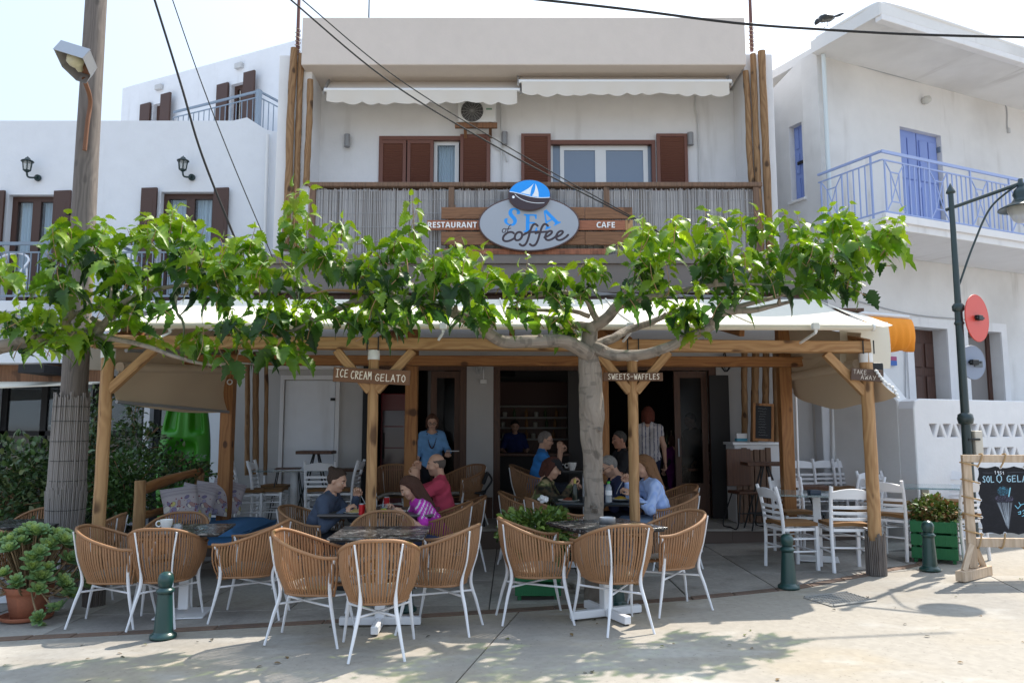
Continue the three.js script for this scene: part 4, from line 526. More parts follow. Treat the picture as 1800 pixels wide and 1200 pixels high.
{ // cafe sign on the balcony
  const D = 11.46, t = thing('cafe_sign', 'oval grey cafe sign with sailboat emblem on red-brown planks', 'sign'), x = (a) => X(a, D, 395), y = (b) => Y(b, D);
  const rows = [[775, 1113, 363, 384, M.signwood], [750, 1100, 386, 404, M.redwood], [775, 1113, 406, 430, M.signwood]];
  for (const [a, b, c, d, m] of rows) { const n = 4; for (let i = 0; i < n; i++) { const g = box(y(c) - y(d) - .006, (x(b) - x(a)) / n - .004, .03, 0, 0, 0, .005).rotateZ(Math.PI / 2); part('plank', g.translate(lerp(x(a), x(b), (i + .5) / n), (y(c) + y(d)) / 2, -D - .03 + RR(-.003, .003)), m, t); } }
  part('plank', boxAB(x(1100), x(1113), y(404), y(386), -D - .015, -D - .045, .004), M.pine, t); part('batten', [boxAB(x(790), x(800), y(440), y(358), -D - .048, -D - .075), boxAB(x(1062), x(1072), y(440), y(358), -D - .048, -D - .075)], M.sawn, t);
  part('lower_plank', boxAB(x(780), x(1070), y(446), y(436), -D - .03, -D - .06, .004), M.redwood, t);
  const W = mat([.85, .85, .85], .5); letters('RESTAURANT', .087, .012, W, t, x(795), y(395), -D - .012); letters('CAFE', .087, .012, W, t, x(1065), y(395), -D - .012);
  const cx = x(930), cy = y(394), rx = .755, ry = .42, oval = (a, b, d, bev) => extr(Array.from({ length: 64 }, (_, i) => [a * Math.cos(i / 32 * Math.PI), b * Math.sin(i / 32 * Math.PI)]), d, bev);
  part('oval_rim', oval(rx, ry, .03, .008).translate(cx, cy, -D), mat([.10, .055, .05], .5), t);
  const txt = cvs(1024, 570, (g, w, h) => { g.fillStyle = '#a4a9b3'; g.fillRect(0, 0, w, h); g.fillStyle = '#1f97f2'; g.font = 'bold 262px serif'; g.textAlign = 'center'; g.textBaseline = 'middle';
    const put = (c, px, py, r, s) => { g.save(); g.translate(px * w, py * h); g.rotate(r); g.scale(s, 1); g.fillText(c, 0, 0); g.restore(); }; put('S', .335, .385, .42, .95); put('E', .515, .50, .02, .9); put('A', .70, .41, -.46, .9); g.translate(250, 0); g.scale(1.13, 1.08); g.translate(-252, -66);
    g.strokeStyle = '#3a2d35'; g.lineCap = g.lineJoin = 'round'; const P = (lw, ...s) => { g.lineWidth = lw; for (const q of s) { g.beginPath(); q.forEach((v, i) => i ? g.bezierCurveTo(...v) : g.moveTo(...v)); g.stroke(); } };
    P(8, [[272, 382], [250, 372, 236, 398, 244, 412], [256, 428, 284, 404, 272, 382]], [[322, 346], [300, 346, 296, 380, 288, 412], [282, 440, 270, 446, 264, 436]], [[280, 384], [300, 380, 310, 378, 318, 376]]);
    P(20, [[345, 424], [325, 396, 262, 420, 250, 466], [240, 512, 300, 512, 352, 470]], [[400, 412], [350, 412, 340, 496, 378, 492], [424, 486, 436, 420, 400, 412]], [[432, 440], [450, 430, 470, 420, 490, 400]]);
    for (const o of [0, 92]) P(20, [[560 + o, 352], [520 + o, 300, 500 + o, 380, 484 + o, 440], [466 + o, 520, 440 + o, 570, 400 + o, 530], [396 + o, 520, 420 + o, 560, 440 + o, 536]], [[450 + o, 424], [490 + o, 410, 530 + o, 412, 566 + o, 408]]);
    for (const o of [0, 98]) P(20, [[622 + o, 464], [690 + o, 440, 706 + o, 398, 672 + o, 402], [630 + o, 410, 606 + o, 492, 660 + o, 490], [690 + o, 486, 720 + o, 460, 736 + o, 440]]); });
  const sm_ = new THREE.MeshStandardMaterial({ map: txt, roughness: .45 }), ov = new THREE.ShapeGeometry(new THREE.Shape(Array.from({ length: 64 }, (_, i) => new THREE.Vector2((rx - .014) * Math.cos(i / 32 * Math.PI), (ry - .014) * Math.sin(i / 32 * Math.PI)))), 12); { const p = ov.attributes.position, u = ov.attributes.uv; for (let i = 0; i < p.count; i++) u.setXY(i, .5 + p.getX(i) / rx / 2, .5 + p.getY(i) / ry / 2); }
  part('oval_face', ov.translate(cx, cy, -D + .042), sm_, t);
  const ex = x(930.5), ey = y(346), er = .312, eh = .232, emb = cvs(512, 384, (g, w, h) => { g.fillStyle = '#1b98f5'; g.fillRect(0, 0, w, h); g.fillStyle = '#3a2a30'; g.beginPath(); g.moveTo(0, h * .40); g.bezierCurveTo(w * .35, h * .44, w * .5, h * .66, w, h * .585); g.lineTo(w, h); g.lineTo(0, h); g.fill(); g.strokeStyle = '#eef3f8'; g.lineWidth = 9; g.beginPath(); g.moveTo(0, h * .39); g.bezierCurveTo(w * .35, h * .43, w * .5, h * .65, w, h * .58); g.stroke();
    g.fillStyle = '#eef3f8'; g.beginPath(); g.moveTo(w * .63, h * .08); g.bezierCurveTo(w * .54, h * .24, w * .42, h * .34, w * .28, h * .43); g.lineTo(w * .52, h * .50); g.bezierCurveTo(w * .53, h * .36, w * .56, h * .2, w * .63, h * .08); g.fill(); g.beginPath(); g.moveTo(w * .645, h * .12); g.bezierCurveTo(w * .70, h * .28, w * .73, h * .42, w * .72, h * .57); g.lineTo(w * .56, h * .53); g.bezierCurveTo(w * .63, h * .42, w * .65, h * .28, w * .645, h * .12); g.fill(); g.lineWidth = 7; g.beginPath(); g.moveTo(w * .15, h * .47); g.bezierCurveTo(w * .3, h * .72, w * .6, h * .80, w * .86, h * .76); g.stroke(); g.beginPath(); g.arc(w * .115, h * .57, 17, 0, 7); g.fill(); });
  part('emblem_rim', oval(er, eh, .03, .008).translate(ex, ey, -D + .06), mat([.10, .06, .06], .5), t);
  const eg = new THREE.ShapeGeometry(new THREE.Shape(Array.from({ length: 48 }, (_, i) => new THREE.Vector2((er - .004) * Math.cos(i / 24 * Math.PI), (eh - .004) * Math.sin(i / 24 * Math.PI)))), 12); { const p = eg.attributes.position, u = eg.attributes.uv; for (let i = 0; i < p.count; i++) u.setXY(i, .5 + p.getX(i) / er / 2, .5 + p.getY(i) / eh / 2); }
  part('emblem_face', eg.translate(ex, ey, -D + .102), new THREE.MeshStandardMaterial({ map: emb, roughness: .4 }), t);
}
// ------------------------------------------------------------------ street furniture
{ const base = gnd(105, 8.1), top = at(172, -60, 8.1), t = thing('utility_pole', 'tall grey weathered timber utility pole wrapped in reeds lower down', 'pole', base), T = top.clone().sub(base);
  part('pole', tube([V(0, 0, 0), T.clone().multiplyScalar(.35).add(V(.02, 0, 0)), T.clone().multiplyScalar(.7), T], (s, a) => lerp(.135, .105, s) * (1 + .03 * Math.sin(a * 5 + s * 9) + .015 * Math.sin(a * 13)), 60, 28), M.grey, t);
  for (const [y0, y1, n, tilt] of [[1.0, 2.02, 62, .0], [0, 1.07, 62, .02]]) { const g = []; for (let i = 0; i < n; i++) { const a = i / n * 6.283, w = y0 ? 0 : .0, r0 = .165 + (y0 ? .0 : -.025) + RR(-.008, .01), r1 = y0 ? .155 + RR(-.012, .012) : .178 + RR(-.008, .01), e = RR(-.05, .04), o = T.clone().multiplyScalar(y0 / T.y), q = T.clone().multiplyScalar(y1 / T.y); g.push(rod(V(o.x + r0 * Math.cos(a), y0 - (y0 ? RR(0, .03) : 0), r0 * Math.sin(a)), V(q.x + r1 * Math.cos(a + tilt), y1 + e, r1 * Math.sin(a + tilt)), RR(.0075, .0105), RR(.0065, .0095), 6)); } part('reed_wrap', g, mat([.265, .24, .225], .9), t, 'stuff'); }
  part('binding_wire', [.15, .4, .62, .86, 1.15, 1.35, 1.55, 1.75, 1.9].map((y) => new THREE.TorusGeometry(y > 1 ? .172 : .182, .003, 5, 40).rotateX(Math.PI / 2 + RR(-.04, .04)).translate(T.x * y / T.y, y, 0)), M.iron, t);
  part('bolt', [box(.05, .06, .05, T.x * .55 - .14, T.y * .585, .03, .01)], M.iron, t);
  part('notice', boxAB(.55, .64, .95, 1.06, .12, .115), M.whitePaint, t);
  t.children[t.children.length - 1].removeFromParent();
  const l = thing('pole_light', 'old street light with open rusty shade on the timber pole', 'street light'), j = at(158, 178, 7.94), e = at(147, 138, 7.6), hd = at(130, 100, 7.35);
  part('arm', [tube([at(148, 264, 7.955), at(153, 215, 7.95), j, e], .022, 24, 8)], M.rust, l);
  const ax = hd.clone().sub(e).normalize(), sx = ax.clone().cross(V(0, 0, 1)).normalize(), nz = sx.clone().cross(ax), m4 = new THREE.Matrix4().makeBasis(sx, ax, nz).setPosition(e);
  const W = .145, Ln = .34, sh = [[-.05, 0], [.05, 0], [W, .13], [W, Ln], [-W, Ln], [-W, .13]], q = (arr, z) => arr.map(([a, b]) => V(a, b, z));
  const bw = []; for (let i = 0; i < 6; i++) { const A = sh[i], B = sh[(i + 1) % 6], o = 1.06; const g = new THREE.BufferGeometry().setFromPoints([V(A[0], A[1], -.07), V(B[0], B[1], -.07), V(B[0] * o, B[1] * o, .055), V(A[0], A[1], -.07), V(B[0] * o, B[1] * o, .055), V(A[0] * o, A[1] * o, .055)]); g.computeVertexNormals(); g.setAttribute('uv', new THREE.Float32BufferAttribute(new Float32Array(12), 2)); bw.push(g); }
  part('shade', [...bw, extr(sh, .012).translate(0, 0, -.082), boxAB(-W * 1.07, W * 1.07, Ln * 1.05, Ln * 1.07, -.08, .06)].map((g) => g.applyMatrix4(m4)), M.galv, l); part('reflector', extr([[-.05, .01], [.05, .01], [W - .012, .14], [W - .012, .22], [-W + .012, .22], [-W + .012, .14]], .006).translate(0, 0, -.062).applyMatrix4(m4), M.rust, l);
  part('bulb', lathe([[0, 0], [.03, .01], [.035, .05], [.075, .11], [.085, .15], [.06, .2], [0, .215]], 20).translate(0, .1, 0).applyMatrix4(m4), phys([.62, .58, .40], .4, { transmission: .3, thickness: 0 }), l);
}
{ const D = 8.8, b = gnd(1714, D), t = thing('street_lamp', 'dark green iron street lamp with bell shade beside the red disc', 'street lamp', V(b.x, 0, b.z)), m = M.lampGreen, g0 = b.y, yt = Y(336, D);
  part('column', [rod(V(0, g0, 0), V(0, Y(742, D), 0), .062, .05, 16), rod(V(0, Y(742, D), 0), V(0, Y(545, D), 0), .046, .042, 14), rod(V(0, Y(545, D), 0), V(0, yt, 0), .036, .028, 14)], m, t);
  for (const cl_ of [lathe([[.04, -.07], [.075, -.05], [.085, 0], [.075, .05], [.04, .07]], 18).translate(0, Y(736, D), 0), lathe([[.04, -.05], [.062, -.03], [.066, .02], [.045, .05]], 18).translate(0, Y(541, D), 0), lathe([[.04, -.03], [.055, 0], [.04, .03]], 18).translate(0, Y(568, D), 0)]) part('collar', cl_, m, t);
  part('finial', lathe([[0, .1], [.048, 0], [.052, -.02], [.03, -.03]], 14).translate(0, yt + .0, 0), m, t);
  const lp = at(1795, 322, 8.55), o = (p) => p.clone().sub(V(b.x, 0, b.z)), L = o(lp);
  part('arm', rod(o(at(1663, 369, 8.85)), L, .02, .022, 10), m, t); part('brace', tube([V(.03, Y(500, D), 0), o(at(1712, 430, 8.78)), o(at(1742, 365, 8.7)), o(at(1768, 340, 8.62)), L.clone().add(V(-.05, -.03, 0))], .012, 30, 7), m, t);
  part('lantern_shade', lathe([[0, .06], [.025, .05], [.03, .0], [.05, -.02], [.035, -.04], [.075, -.08], [.09, -.13], [.075, -.17], [.11, -.22], [.24, -.285], [.245, -.30], [.2, -.285], [.1, -.23]], 28).translate(L.x, L.y, L.z), m, t);
  part('lantern_glass', lathe([[.15, -.27], [.15, -.31], [.10, -.42], [.06, -.45], [0, -.455]], 22).translate(L.x, L.y, L.z), phys([.8, .8, .78], .35, { transmission: .7, thickness: 0 }), t);
  part('fuse_box', box(.09, .3, .1, .11, Y(790, D) + .06, .0, .012), M.cream, t); part('clip', [box(.13, .02, .03, .05, Y(772, D), .05), box(.13, .02, .03, .05, Y(805, D), .05)], M.iron, t);
  for (const [px, py, r, D2, nm, lb, col, ry] of [[1718, 559, .268, 8.86, 'road_sign', 'red-backed round road sign clamped high on the lamp column', [.62, .062, .042], .60], [1710.5, 637, .19, 8.88, 'road_sign', 'grey-backed round road sign clamped under the red one', [.24, .28, .37], .35]]) {
    const p = at(px, py, D2), s = thing(nm, lb, 'road sign', p); s.rotation.y = ry; part('disc', new THREE.CylinderGeometry(r, r, .012, 44).rotateX(Math.PI / 2), mat(col, .45), s); part('rim', new THREE.TorusGeometry(r, .008, 6, 44), mat(mul(col, .95), .45), s); part('clamp', [box(.1, .06, .05, -.01, 0, .03, .008), box(.17, .022, .03, 0, 0, .03)], M.iron, s); if (nm && r < .2) part('plate', box(.12, .07, .012, .075, -.015, .012), mat([.12, .14, .16], .5), s); }
}
{ // bollards along the kerb
  const prof = [[0, 0], [.098, 0], [.102, .012], [.098, .03], [.078, .042], [.072, .055], [.055, .335], [.058, .345], [.068, .352], [.07, .365], [.06, .375], [.047, .385], [.05, .40], [.058, .425], [.06, .452], [.052, .482], [.032, .502], [0, .508]];
  const mk = (p, l) => { const t = thing('bollard', l, 'bollard', p, 'green bollards along the kerb'); return t; };
  let first; for (const [px, py, l] of [[286, 1127, 'green iron bollard before the wicker chairs by the wooden bench'], [712, 1080, 'green iron bollard half hidden under the marble table before the girl in magenta'], [1084, 1072, 'green iron bollard half hidden behind the marble table at the tree'], [1387, 1040, 'green iron bollard standing alone at the kerb near the drain grate'], [1636, 1009, 'green iron bollard in front of the green planter crate']]) {
    const p = grd(px, py - 6); if (!first) { first = mk(p, l); part('body', lathe(prof.slice(0, 8), 32), M.green, first); part('collar', lathe(prof.slice(6, 13), 32), M.green, first); part('head', lathe(prof.slice(11), 32), M.green, first); } else copy(first, l, p); }
}
{ const t = thing('drain_grate', 'dark slotted iron drain grate sunk in the concrete street', 'drain grate'), a = grd(1415, 1050), b = grd(1490, 1040), c = grd(1540, 1056), o = grd(1466, 1066), P = (u, v) => { const p = a.clone().lerp(b, u), q = o.clone().lerp(c, u); return p.lerp(q, v).setY(gy(lerp(a.x, c.x, (u + v) / 2)) + .002); };
  part('pit', sheet((u, v) => P(u, v).setY(gy(P(u, v).x) - .001), 2, 2, -.02), M.black, t);
  part('frame', [[P(0, 0), P(1, 0)], [P(1, 0), P(1, 1)], [P(1, 1), P(0, 1)], [P(0, 1), P(0, 0)]].map(([p, q]) => bar(p.clone().add(V(0, -.005, 0)), q.clone().add(V(0, -.005, 0)), .03, .016)), mat([.26, .25, .23], .7), t); const ir = mat([.30, .285, .26], .7); for (let i = 1; i < 16; i++) part('bar', bar(P(i / 16, 0).add(V(0, -.006, 0)), P(i / 16, 1).add(V(0, -.006, 0)), .017, .012), ir, t); for (let i = 1; i < 7; i++) part('cross_bar', bar(P(0, i / 7).add(V(0, -.0055, 0)), P(1, i / 7).add(V(0, -.0055, 0)), .022, .0125), ir, t); }
{ // overhead cables and the crow
  const cable = (l, pts, r) => solo('overhead_cable', tube(pts, r, 60, 6), M.black, l, 'cable');
  cable('thick black cable running down past the balcony railing into the foliage', [at(262, -30, 7.6), at(318, 150, 7.9), at(352, 265, 8.1), at(425, 450, 8.6)], .013);
  cable('thin black cable slanting down beside the thicker one over the white house', [at(296, -20, 7.6), at(348, 130, 7.9), at(400, 265, 8.2), at(482, 460, 8.7)], .006);
  cable('black cable, lower of the slanting pair across the cafe front', [at(490, -18, 8.2), at(680, 140, 9), at(880, 262, 9.8), at(1158, 408, 10.8)], .011);
  cable('black cable, upper of the slanting pair across the cafe front', [at(508, -20, 8.3), at(690, 131, 9.1), at(900, 262, 9.9), at(1200, 430, 11)], .008);
  cable('heavy twisted black cable under the crow above the gabled roof', [at(900, -6, 8.6), at(1100, 16, 8.7), at(1300, 41, 8.8), at(1450, 52, 8.85), at(1600, 60, 8.9), at(1860, 67, 9)], .017);
  solo('overhead_cable', tube([at(760, 520, 11.3), at(900, 505, 11.3), at(1040, 517, 11.3), at(1250, 522, 11.3), at(1420, 528, 11.3)], (s, a) => .028 + .01 * Math.sin(a * 3 + s * 90), 90, 10), mat([.20, .19, .185], .7), 'grey bundle of cables along the cafe front above the canopy', 'cable');
}
{ const p = atY(1612, 2.05, 12), o = onB(1560, 560), t = thing('awning_cover', 'folded awning in a bright orange cover beside the brown door', 'awning'); const A = at(1522, 545, 11.6), D = 11.2;
  const x0 = X(1520, D, 580), x1 = X(1614, D, 580), yT = Y(549, D), yB = Y(614, D);
  part('cover', sheet((u, v) => { const a = lerp(-1.35, 1.75, v), bulge = .5 * Math.cos(a), end = 1 - .35 * Math.pow(Math.max(0, u - .82) / .18, 2); const fold = .018 * Math.sin(u * 21 + v * 6) * sm(.45, .9, v) + .012 * Math.sin(u * 47) * v; return V(lerp(x0, x1 - .02, u) + fold, lerp(yT - .02 - .06 * u, yB, Math.pow((1 + Math.sin(a)) / 2, .9)) * 1 + .0 + (v > .9 ? .02 * Math.sin(u * 18) : 0), -D - .16 + bulge * .34 * end + fold); }, 34, 20, .006, [1, 1]), M.orange, t);
  part('end_panel', extr(Array.from({ length: 18 }, (_, i) => { const a = lerp(-1.35, 1.75, i / 17); return [-.16 + .5 * Math.cos(a) * .34 * .65, lerp(yT - .08, yB, Math.pow((1 + Math.sin(a)) / 2, .9))]; }), .012).rotateY(-Math.PI / 2).translate(x1 - .03, 0, -D), M.orange, t);
  part('rail', rod(V(x0 - .1, yT + .02, -D - .14), V(x1 - .05, yT - .05, -D - .14), .03), M.whitePlastic, t); part('wall_bracket', [bar(V(x1 - .3, yT - .1, -D - .15), V(x1 - .2, yT - .1, -D - 1.9), .04)], M.galv, t); }
// ------------------------------------------------------------------ wicker rope armchairs
const ropeChair = (() => {
  const rim = (u) => { const a = lerp(-1, 1, u), A = a * 2.55, th = cl(A, -Math.PI / 2, Math.PI / 2), ext = Math.max(0, Math.abs(A) - Math.PI / 2); // arc then straight arms
    const x = .285 * Math.sign(Math.sin(th)) * Math.pow(Math.abs(Math.sin(th)), .88), z = -.285 * Math.pow(Math.abs(Math.cos(th)), .88) + ext * .265, h = .645 + .165 * (1 - sm(.06, .9, Math.abs(a)));
    return V(x * (1 - .04 * ext), h, z - .02 * sm(.7, .8, h)); };
  const low = (u) => { const p = rim(u); return V(p.x * .74, .366, p.z * .76 + .03); };
  const t = new THREE.Group(); t.name = 'rope_chair';
  const N = 60, cords = []; seed = 99;
  const arc = spline(Array.from({ length: 41 }, (_, i) => rim(i / 40)));
  for (let i = 0; i < N; i++) { const u = arc.getUtoTmapping(0, (i + .5) / N * arc.getLength()); const uu = u + RR(-.0012, .0012), a = rim(uu), b = low(uu), out = V(a.x, 0, a.z).normalize(), m = a.clone().lerp(b, .5).addScaledVector(out, .028 + RR(-.003, .003));
    const hw = RR(.0082, .0094), side = V(-out.z, 0, out.x); // flat strap, 6-sided
    const pts = [a, a.clone().lerp(m, .5).addScaledVector(out, .006), m, b.clone().lerp(m, .5).addScaledVector(out, .006), b]; const P = [], I = [], U = [], k = 6;
    pts.forEach((p, r) => { for (let j = 0; j < k; j++) { const an = j / k * 6.283; const q = p.clone().addScaledVector(side, hw * Math.cos(an)).addScaledVector(out, .0055 * Math.sin(an)); P.push(q.x, q.y, q.z); U.push(j / k * .05 + i * .013, r * .11 + i * .07); } });
    for (let r = 0; r < 4; r++) for (let j = 0; j < k; j++) { const q = r * k + j, w = r * k + (j + 1) % k; I.push(q, q + k, w, w, q + k, w + k); }
    const g = new THREE.BufferGeometry(); g.setAttribute('position', new THREE.Float32BufferAttribute(P, 3)); g.setAttribute('uv', new THREE.Float32BufferAttribute(U, 2)); g.setIndex(I); g.computeVertexNormals(); cords.push(g); }
  part('cord_weave', cords, M.rope, t, 'stuff');
  part('rim', tube(Array.from({ length: 31 }, (_, i) => rim(i / 30)), (s, a) => .0135 + .0016 * Math.sin(s * 470), 150, 9), M.ropeRim, t);
  part('seat_ring', tube([...Array.from({ length: 31 }, (_, i) => low(i / 30)), ], .011, 60, 7), M.ropeRim, t);
  part('seat', [sheet((u, v) => { const q = low(u), z = lerp(q.z, Math.max(q.z, .17), v * .0), c = V(0, .385, .02); return q.clone().lerp(V(q.x * .05, .38, .05), v).add(V(0, .03 * Math.sin(v * 2.2) + .018, 0)); }, 40, 6, .03, [1, .3])], mat([.30, .27, .24], .9), t);
  for (const s of [-1, 1]) {
    part('leg', tube([V(s * .19, 0, -.30), V(s * .15, .2, -.255), V(s * .122, .37, -.215), V(s * .135, .56, -.262), V(s * .166, .785, -.292)], (q) => lerp(.0095, .0145, sm(0, .42, q)) - .0075 * sm(.48, .62, q), 36, 8), M.whitePaint, t);
    part('leg', tube([V(s * .262, 0, .27), V(s * .238, .2, .225), V(s * .225, .37, .195), V(s * .25, .52, .20), V(s * .272, .645, .235)], (q) => lerp(.0095, .0145, sm(0, .45, q)) - .003 * sm(.7, 1, q), 26, 8), M.whitePaint, t);
    part('stretcher', rod(V(s * .138, .285, -.238), V(-s * .23, .29, .208), .009, .009, 7), M.whitePaint, t);
  }
  return t;
})();
seed = 1234;
const wick = (px, D, ry, label, lift = 0, group = 'wicker rope armchairs on the terrace') => { const p = gnd(px, fixD(D)); if (lift || -p.z > 10.42) p.y = PLAT; ropeChair.userData = { label, category: 'chair', group }; const c = copy(ropeChair, label, p, ry), v = ropeV[Math.floor(R() * 4)]; c.children.forEach((k) => { if (k.name === 'cord_weave' || k.name === 'rim') k.material = v; }); return c; };
const PI = Math.PI;
wick(664, 5.56, PI + .14, 'wicker rope armchair with its back to the street at the central marble table');
wick(548, 5.92, 1.52, 'wicker rope armchair facing in beside the central marble table, nearest the bench side');
wick(773, 6.12, -1.81, 'wicker rope armchair facing the central marble table, in front of the girl in magenta');
wick(668, 6.98, .03, 'wicker rope armchair behind the central marble table, just before the ICE CREAM post');
wick(1082, 6.06, PI + .27, 'wicker rope armchair with its back to the street at the tree table');
wick(941, 6.36, 1.72, 'wicker rope armchair before the leafy planter box, facing the tree table');
wick(1178, 6.6, -1.2, 'wicker rope armchair on the open side of the tree table, angled towards the street');
wick(975, 8.25, 1.85, 'wicker rope armchair with crumpled napkin hooked on its rim, behind the planter box');
wick(285, 6.58, PI + .12, 'wicker rope armchair with its back to the street behind the bollard and coffee cup table');
wick(197, 6.6, 1.66, 'wicker rope armchair at the coffee cup table, beside the succulent pot');
wick(438, 6.72, -1.52, 'wicker rope armchair at the coffee cup table, in front of the blue bench cushion');
wick(301, 7.35, .1, 'wicker rope armchair between the coffee cup table and the patterned cushions');
wick(541, 7.95, 1.35, 'wicker rope armchair holding the woman with a hair bun');
wick(777, 8.0, -1.45, 'wicker rope armchair holding the girl in magenta');
wick(806, 8.7, -1.5, 'wicker rope armchair holding the bald man in the coral shirt');
wick(690, 10.45, .15, 'wicker rope armchair on the raised floor by the red fridge');
wick(812, 10.5, -.8, 'wicker rope armchair on the raised floor behind the bald man');
wick(922, 9.1, 1.5, 'wicker rope armchair behind the woman in camouflage');
wick(936, 10.5, 1.4, 'wicker rope armchair on the raised floor holding the man in bright blue');
wick(1180, 8.55, -1.5, 'wicker rope armchair holding the woman in the pale blue shirt');
wick(1184, 9.6, -1.3, 'wicker rope armchair just showing behind the woman in the pale blue shirt');
wick(60, 8.3, .1, 'wicker rope armchair before the hedge behind the far table by the pole');
wick(8, 7.1, PI - .5, 'wicker rope armchair cut off by the picture edge above the succulent');
wick(152, 7.7, -1.4, 'wicker rope armchair half behind the reed-wrapped pole');

// ------------------------------------------------------------------ tables
function table(px, D, ry, label, o = {}) {
  const p = gnd(px, fixD(D)); if (o.lift) p.y = o.lift; const t = thing(o.name ?? 'cafe_table', label, 'table', p, o.group), w = o.w ?? .7, d = o.d ?? .7, h = o.h ?? .745; t.rotation.y = ry;
  part('tabletop', box(w, .02, d, 0, h - .01, 0, .004), o.top ?? M.marble, t);
  if (!o.glass) part('top_edge', [box(w - .04, .016, d - .04, 0, h - .028, 0)], M.black, t);
  part('column', o.round ? [rod(V(0, .02, 0), V(0, h - .036, 0), .055, .05, 18)] : [box(.085, h - .09, .085, 0, .05 + (h - .09) / 2, 0, .008)], o.leg ?? M.whitePaint, t);
  if (o.plate) part('base_plate', box(.42, .012, .42, 0, .012, 0, .004), o.leg ?? M.whitePaint, t);
  else { part('foot', box(.66, .065, .06, 0, .04, 0, .01), o.leg ?? M.whitePaint, t); part('foot', [box(.06, .065, .3, 0, .04, .182, .01)], o.leg ?? M.whitePaint, t); part('foot', [box(.06, .065, .3, 0, .04, -.182, .01)], o.leg ?? M.whitePaint, t); for (const [x, z] of [[.3, 0], [-.3, 0], [0, .3], [0, -.3]]) part('foot_pad', rod(V(x, 0, z), V(x, .012, z), .025), M.black, t); }
  return t;
}
const glassTop = phys([.55, .66, .68], .04, { transmission: .75, thickness: 0 }), blueTop = mat([.03, .045, .06], .15);
const tA = table(668, 6.28, .03, 'square black marble table with white cross foot, middle of the front row', { w: .75, d: .75 });
const tB = table(1066, 6.38, .42, 'square black marble table with ashtray, standing before the tree trunk', { w: .74, d: .74 });
const tC = table(322, 6.85, .15, 'dark square table with coffee cup and tins beside the bench', { plate: true });
table(668, 8.0, .0, 'dark cafe table laid with plates and cans behind the ICE CREAM post', { w: 1.15, d: .8, top: mat([.11, .10, .10], .35) });
table(1050, 8.6, .05, 'dark glassy table with bottles and pasta plate behind the tree trunk', { w: 1.0, d: .8, top: blueTop });
table(1030, 10.7, 0, 'small dark table on the raised floor by the bar shelves', { lift: PLAT, top: mat([.06, .06, .06], .3) });
table(36, 7.7, .1, 'dark square table by the hedge and the reed-wrapped pole', { plate: true });
table(1440, 8.75, -.35, 'glass topped table with ashtray among white rush chairs before the canvas blind', { top: glassTop, glass: true, w: .9, d: .8, plate: true });
table(1632, 9.35, -.3, 'glass topped table on a cream column before the white garden wall', { top: glassTop, glass: true, w: .95, d: .8, plate: true, leg: M.cream });
table(513, 10.75, .05, 'glass topped table with round white post beside the shutter door', { top: glassTop, glass: true, w: 1.0, d: .8, round: true, lift: PLAT, plate: true });
// ------------------------------------------------------------------ white rush chairs
const rush = (() => {
  const t = new THREE.Group(); t.name = 'rush_chair'; const w = M.whitePaint;
  for (const s of [-1, 1]) { part('back_post', tube([V(s * .185, 0, -.20), V(s * .19, .44, -.185), V(s * .195, .70, -.215), V(s * .198, .88, -.265)], (q, a) => .0185 * (1 + .1 * Math.pow(Math.cos(2 * a), 2)), 16, 8), w, t);
    part('front_leg', box(.036, .46, .036, s * .20, .23, .19, .006), w, t);
    for (const y of [.2, .33]) part('stretcher', rod(V(s * .188, y, -.19), V(s * .20, y, .18), .010, .010, 7), w, t); }
  for (const y of [.17, .30]) part('stretcher', rod(V(-.19, y + .03, .19), V(.19, y + .03, .19), .010, .010, 7), w, t);
  part('stretcher', rod(V(-.18, .25, -.19), V(.18, .25, -.19), .010, .010, 7), w, t);
  for (const [y, h] of [[.545, .028], [.605, .028], [.665, .032]]) part('slat', grid((u, v) => V(lerp(-.185, .185, u), y + (v - .5) * h, -.192 - (y - .44) * .13 - .02 * Math.sin(u * 3.14)), 8, 1).clone(), w, t);
  t.children.filter((c) => c.name === 'slat').forEach((c) => c.removeFromParent());
  for (const [y, h] of [[.545, .028], [.605, .028], [.665, .032]]) part('slat', sheet((u, v) => V(lerp(-.185, .185, u), y + (v - .5) * h, -.185 - (y - .44) * .13 - .02 * Math.sin(u * 3.14)), 8, 1, .014), w, t);
  part('top_slat', sheet((u, v) => V(lerp(-.19, .19, u), .755 + v * (.075 + .03 * Math.sin(u * 3.14)), -.232 - v * .03 - .025 * Math.sin(u * 3.14)), 10, 2, .016), w, t);
  part('seat_rail', box(.36, .03, .025, 0, .43, .195), w, t); part('seat_rail', box(.34, .03, .025, 0, .43, -.18), w, t); part('seat_rail', [box(.025, .03, .34, .192, .43, 0)], w, t); part('seat_rail', [box(.025, .03, .34, -.192, .43, 0)], w, t);
  part('seat', sheet((u, v) => { const x = lerp(-.205, .205, u), z = lerp(-.19, .205, v); return V(x * lerp(.93, 1, v), .468 + .006 * Math.cos(x * 14) - .012 * (1 - Math.min(1, Math.hypot(x, z) * 6)), z); }, 12, 12, .035), M.rush, t);
  return t;
})();
const taverna = (px, D, ry, label, lift = 0) => { const p = gnd(px, fixD(D)); if (lift) p.y = lift; rush.userData = { label, category: 'chair', group: 'white rush-seated chairs' }; return copy(rush, label, p, ry); };
taverna(1392, 8.3, 1.75, 'white rush chair side-on at the near glass table, above the bollard');
taverna(1488, 8.12, PI - .08, 'white rush chair with its back to the street beside the stick-cuffed post');
taverna(1402, 9.25, .1, 'white rush chair facing out behind the near glass table');
taverna(1427, 10.6, .1, 'white rush chair far back before the dark blue door', PLAT);
taverna(1474, 10.7, .15, 'white rush chair far back in front of the white pipes', PLAT);
taverna(1508, 10.7, .0, 'white rush chair far back behind the end post and pipes', PLAT);
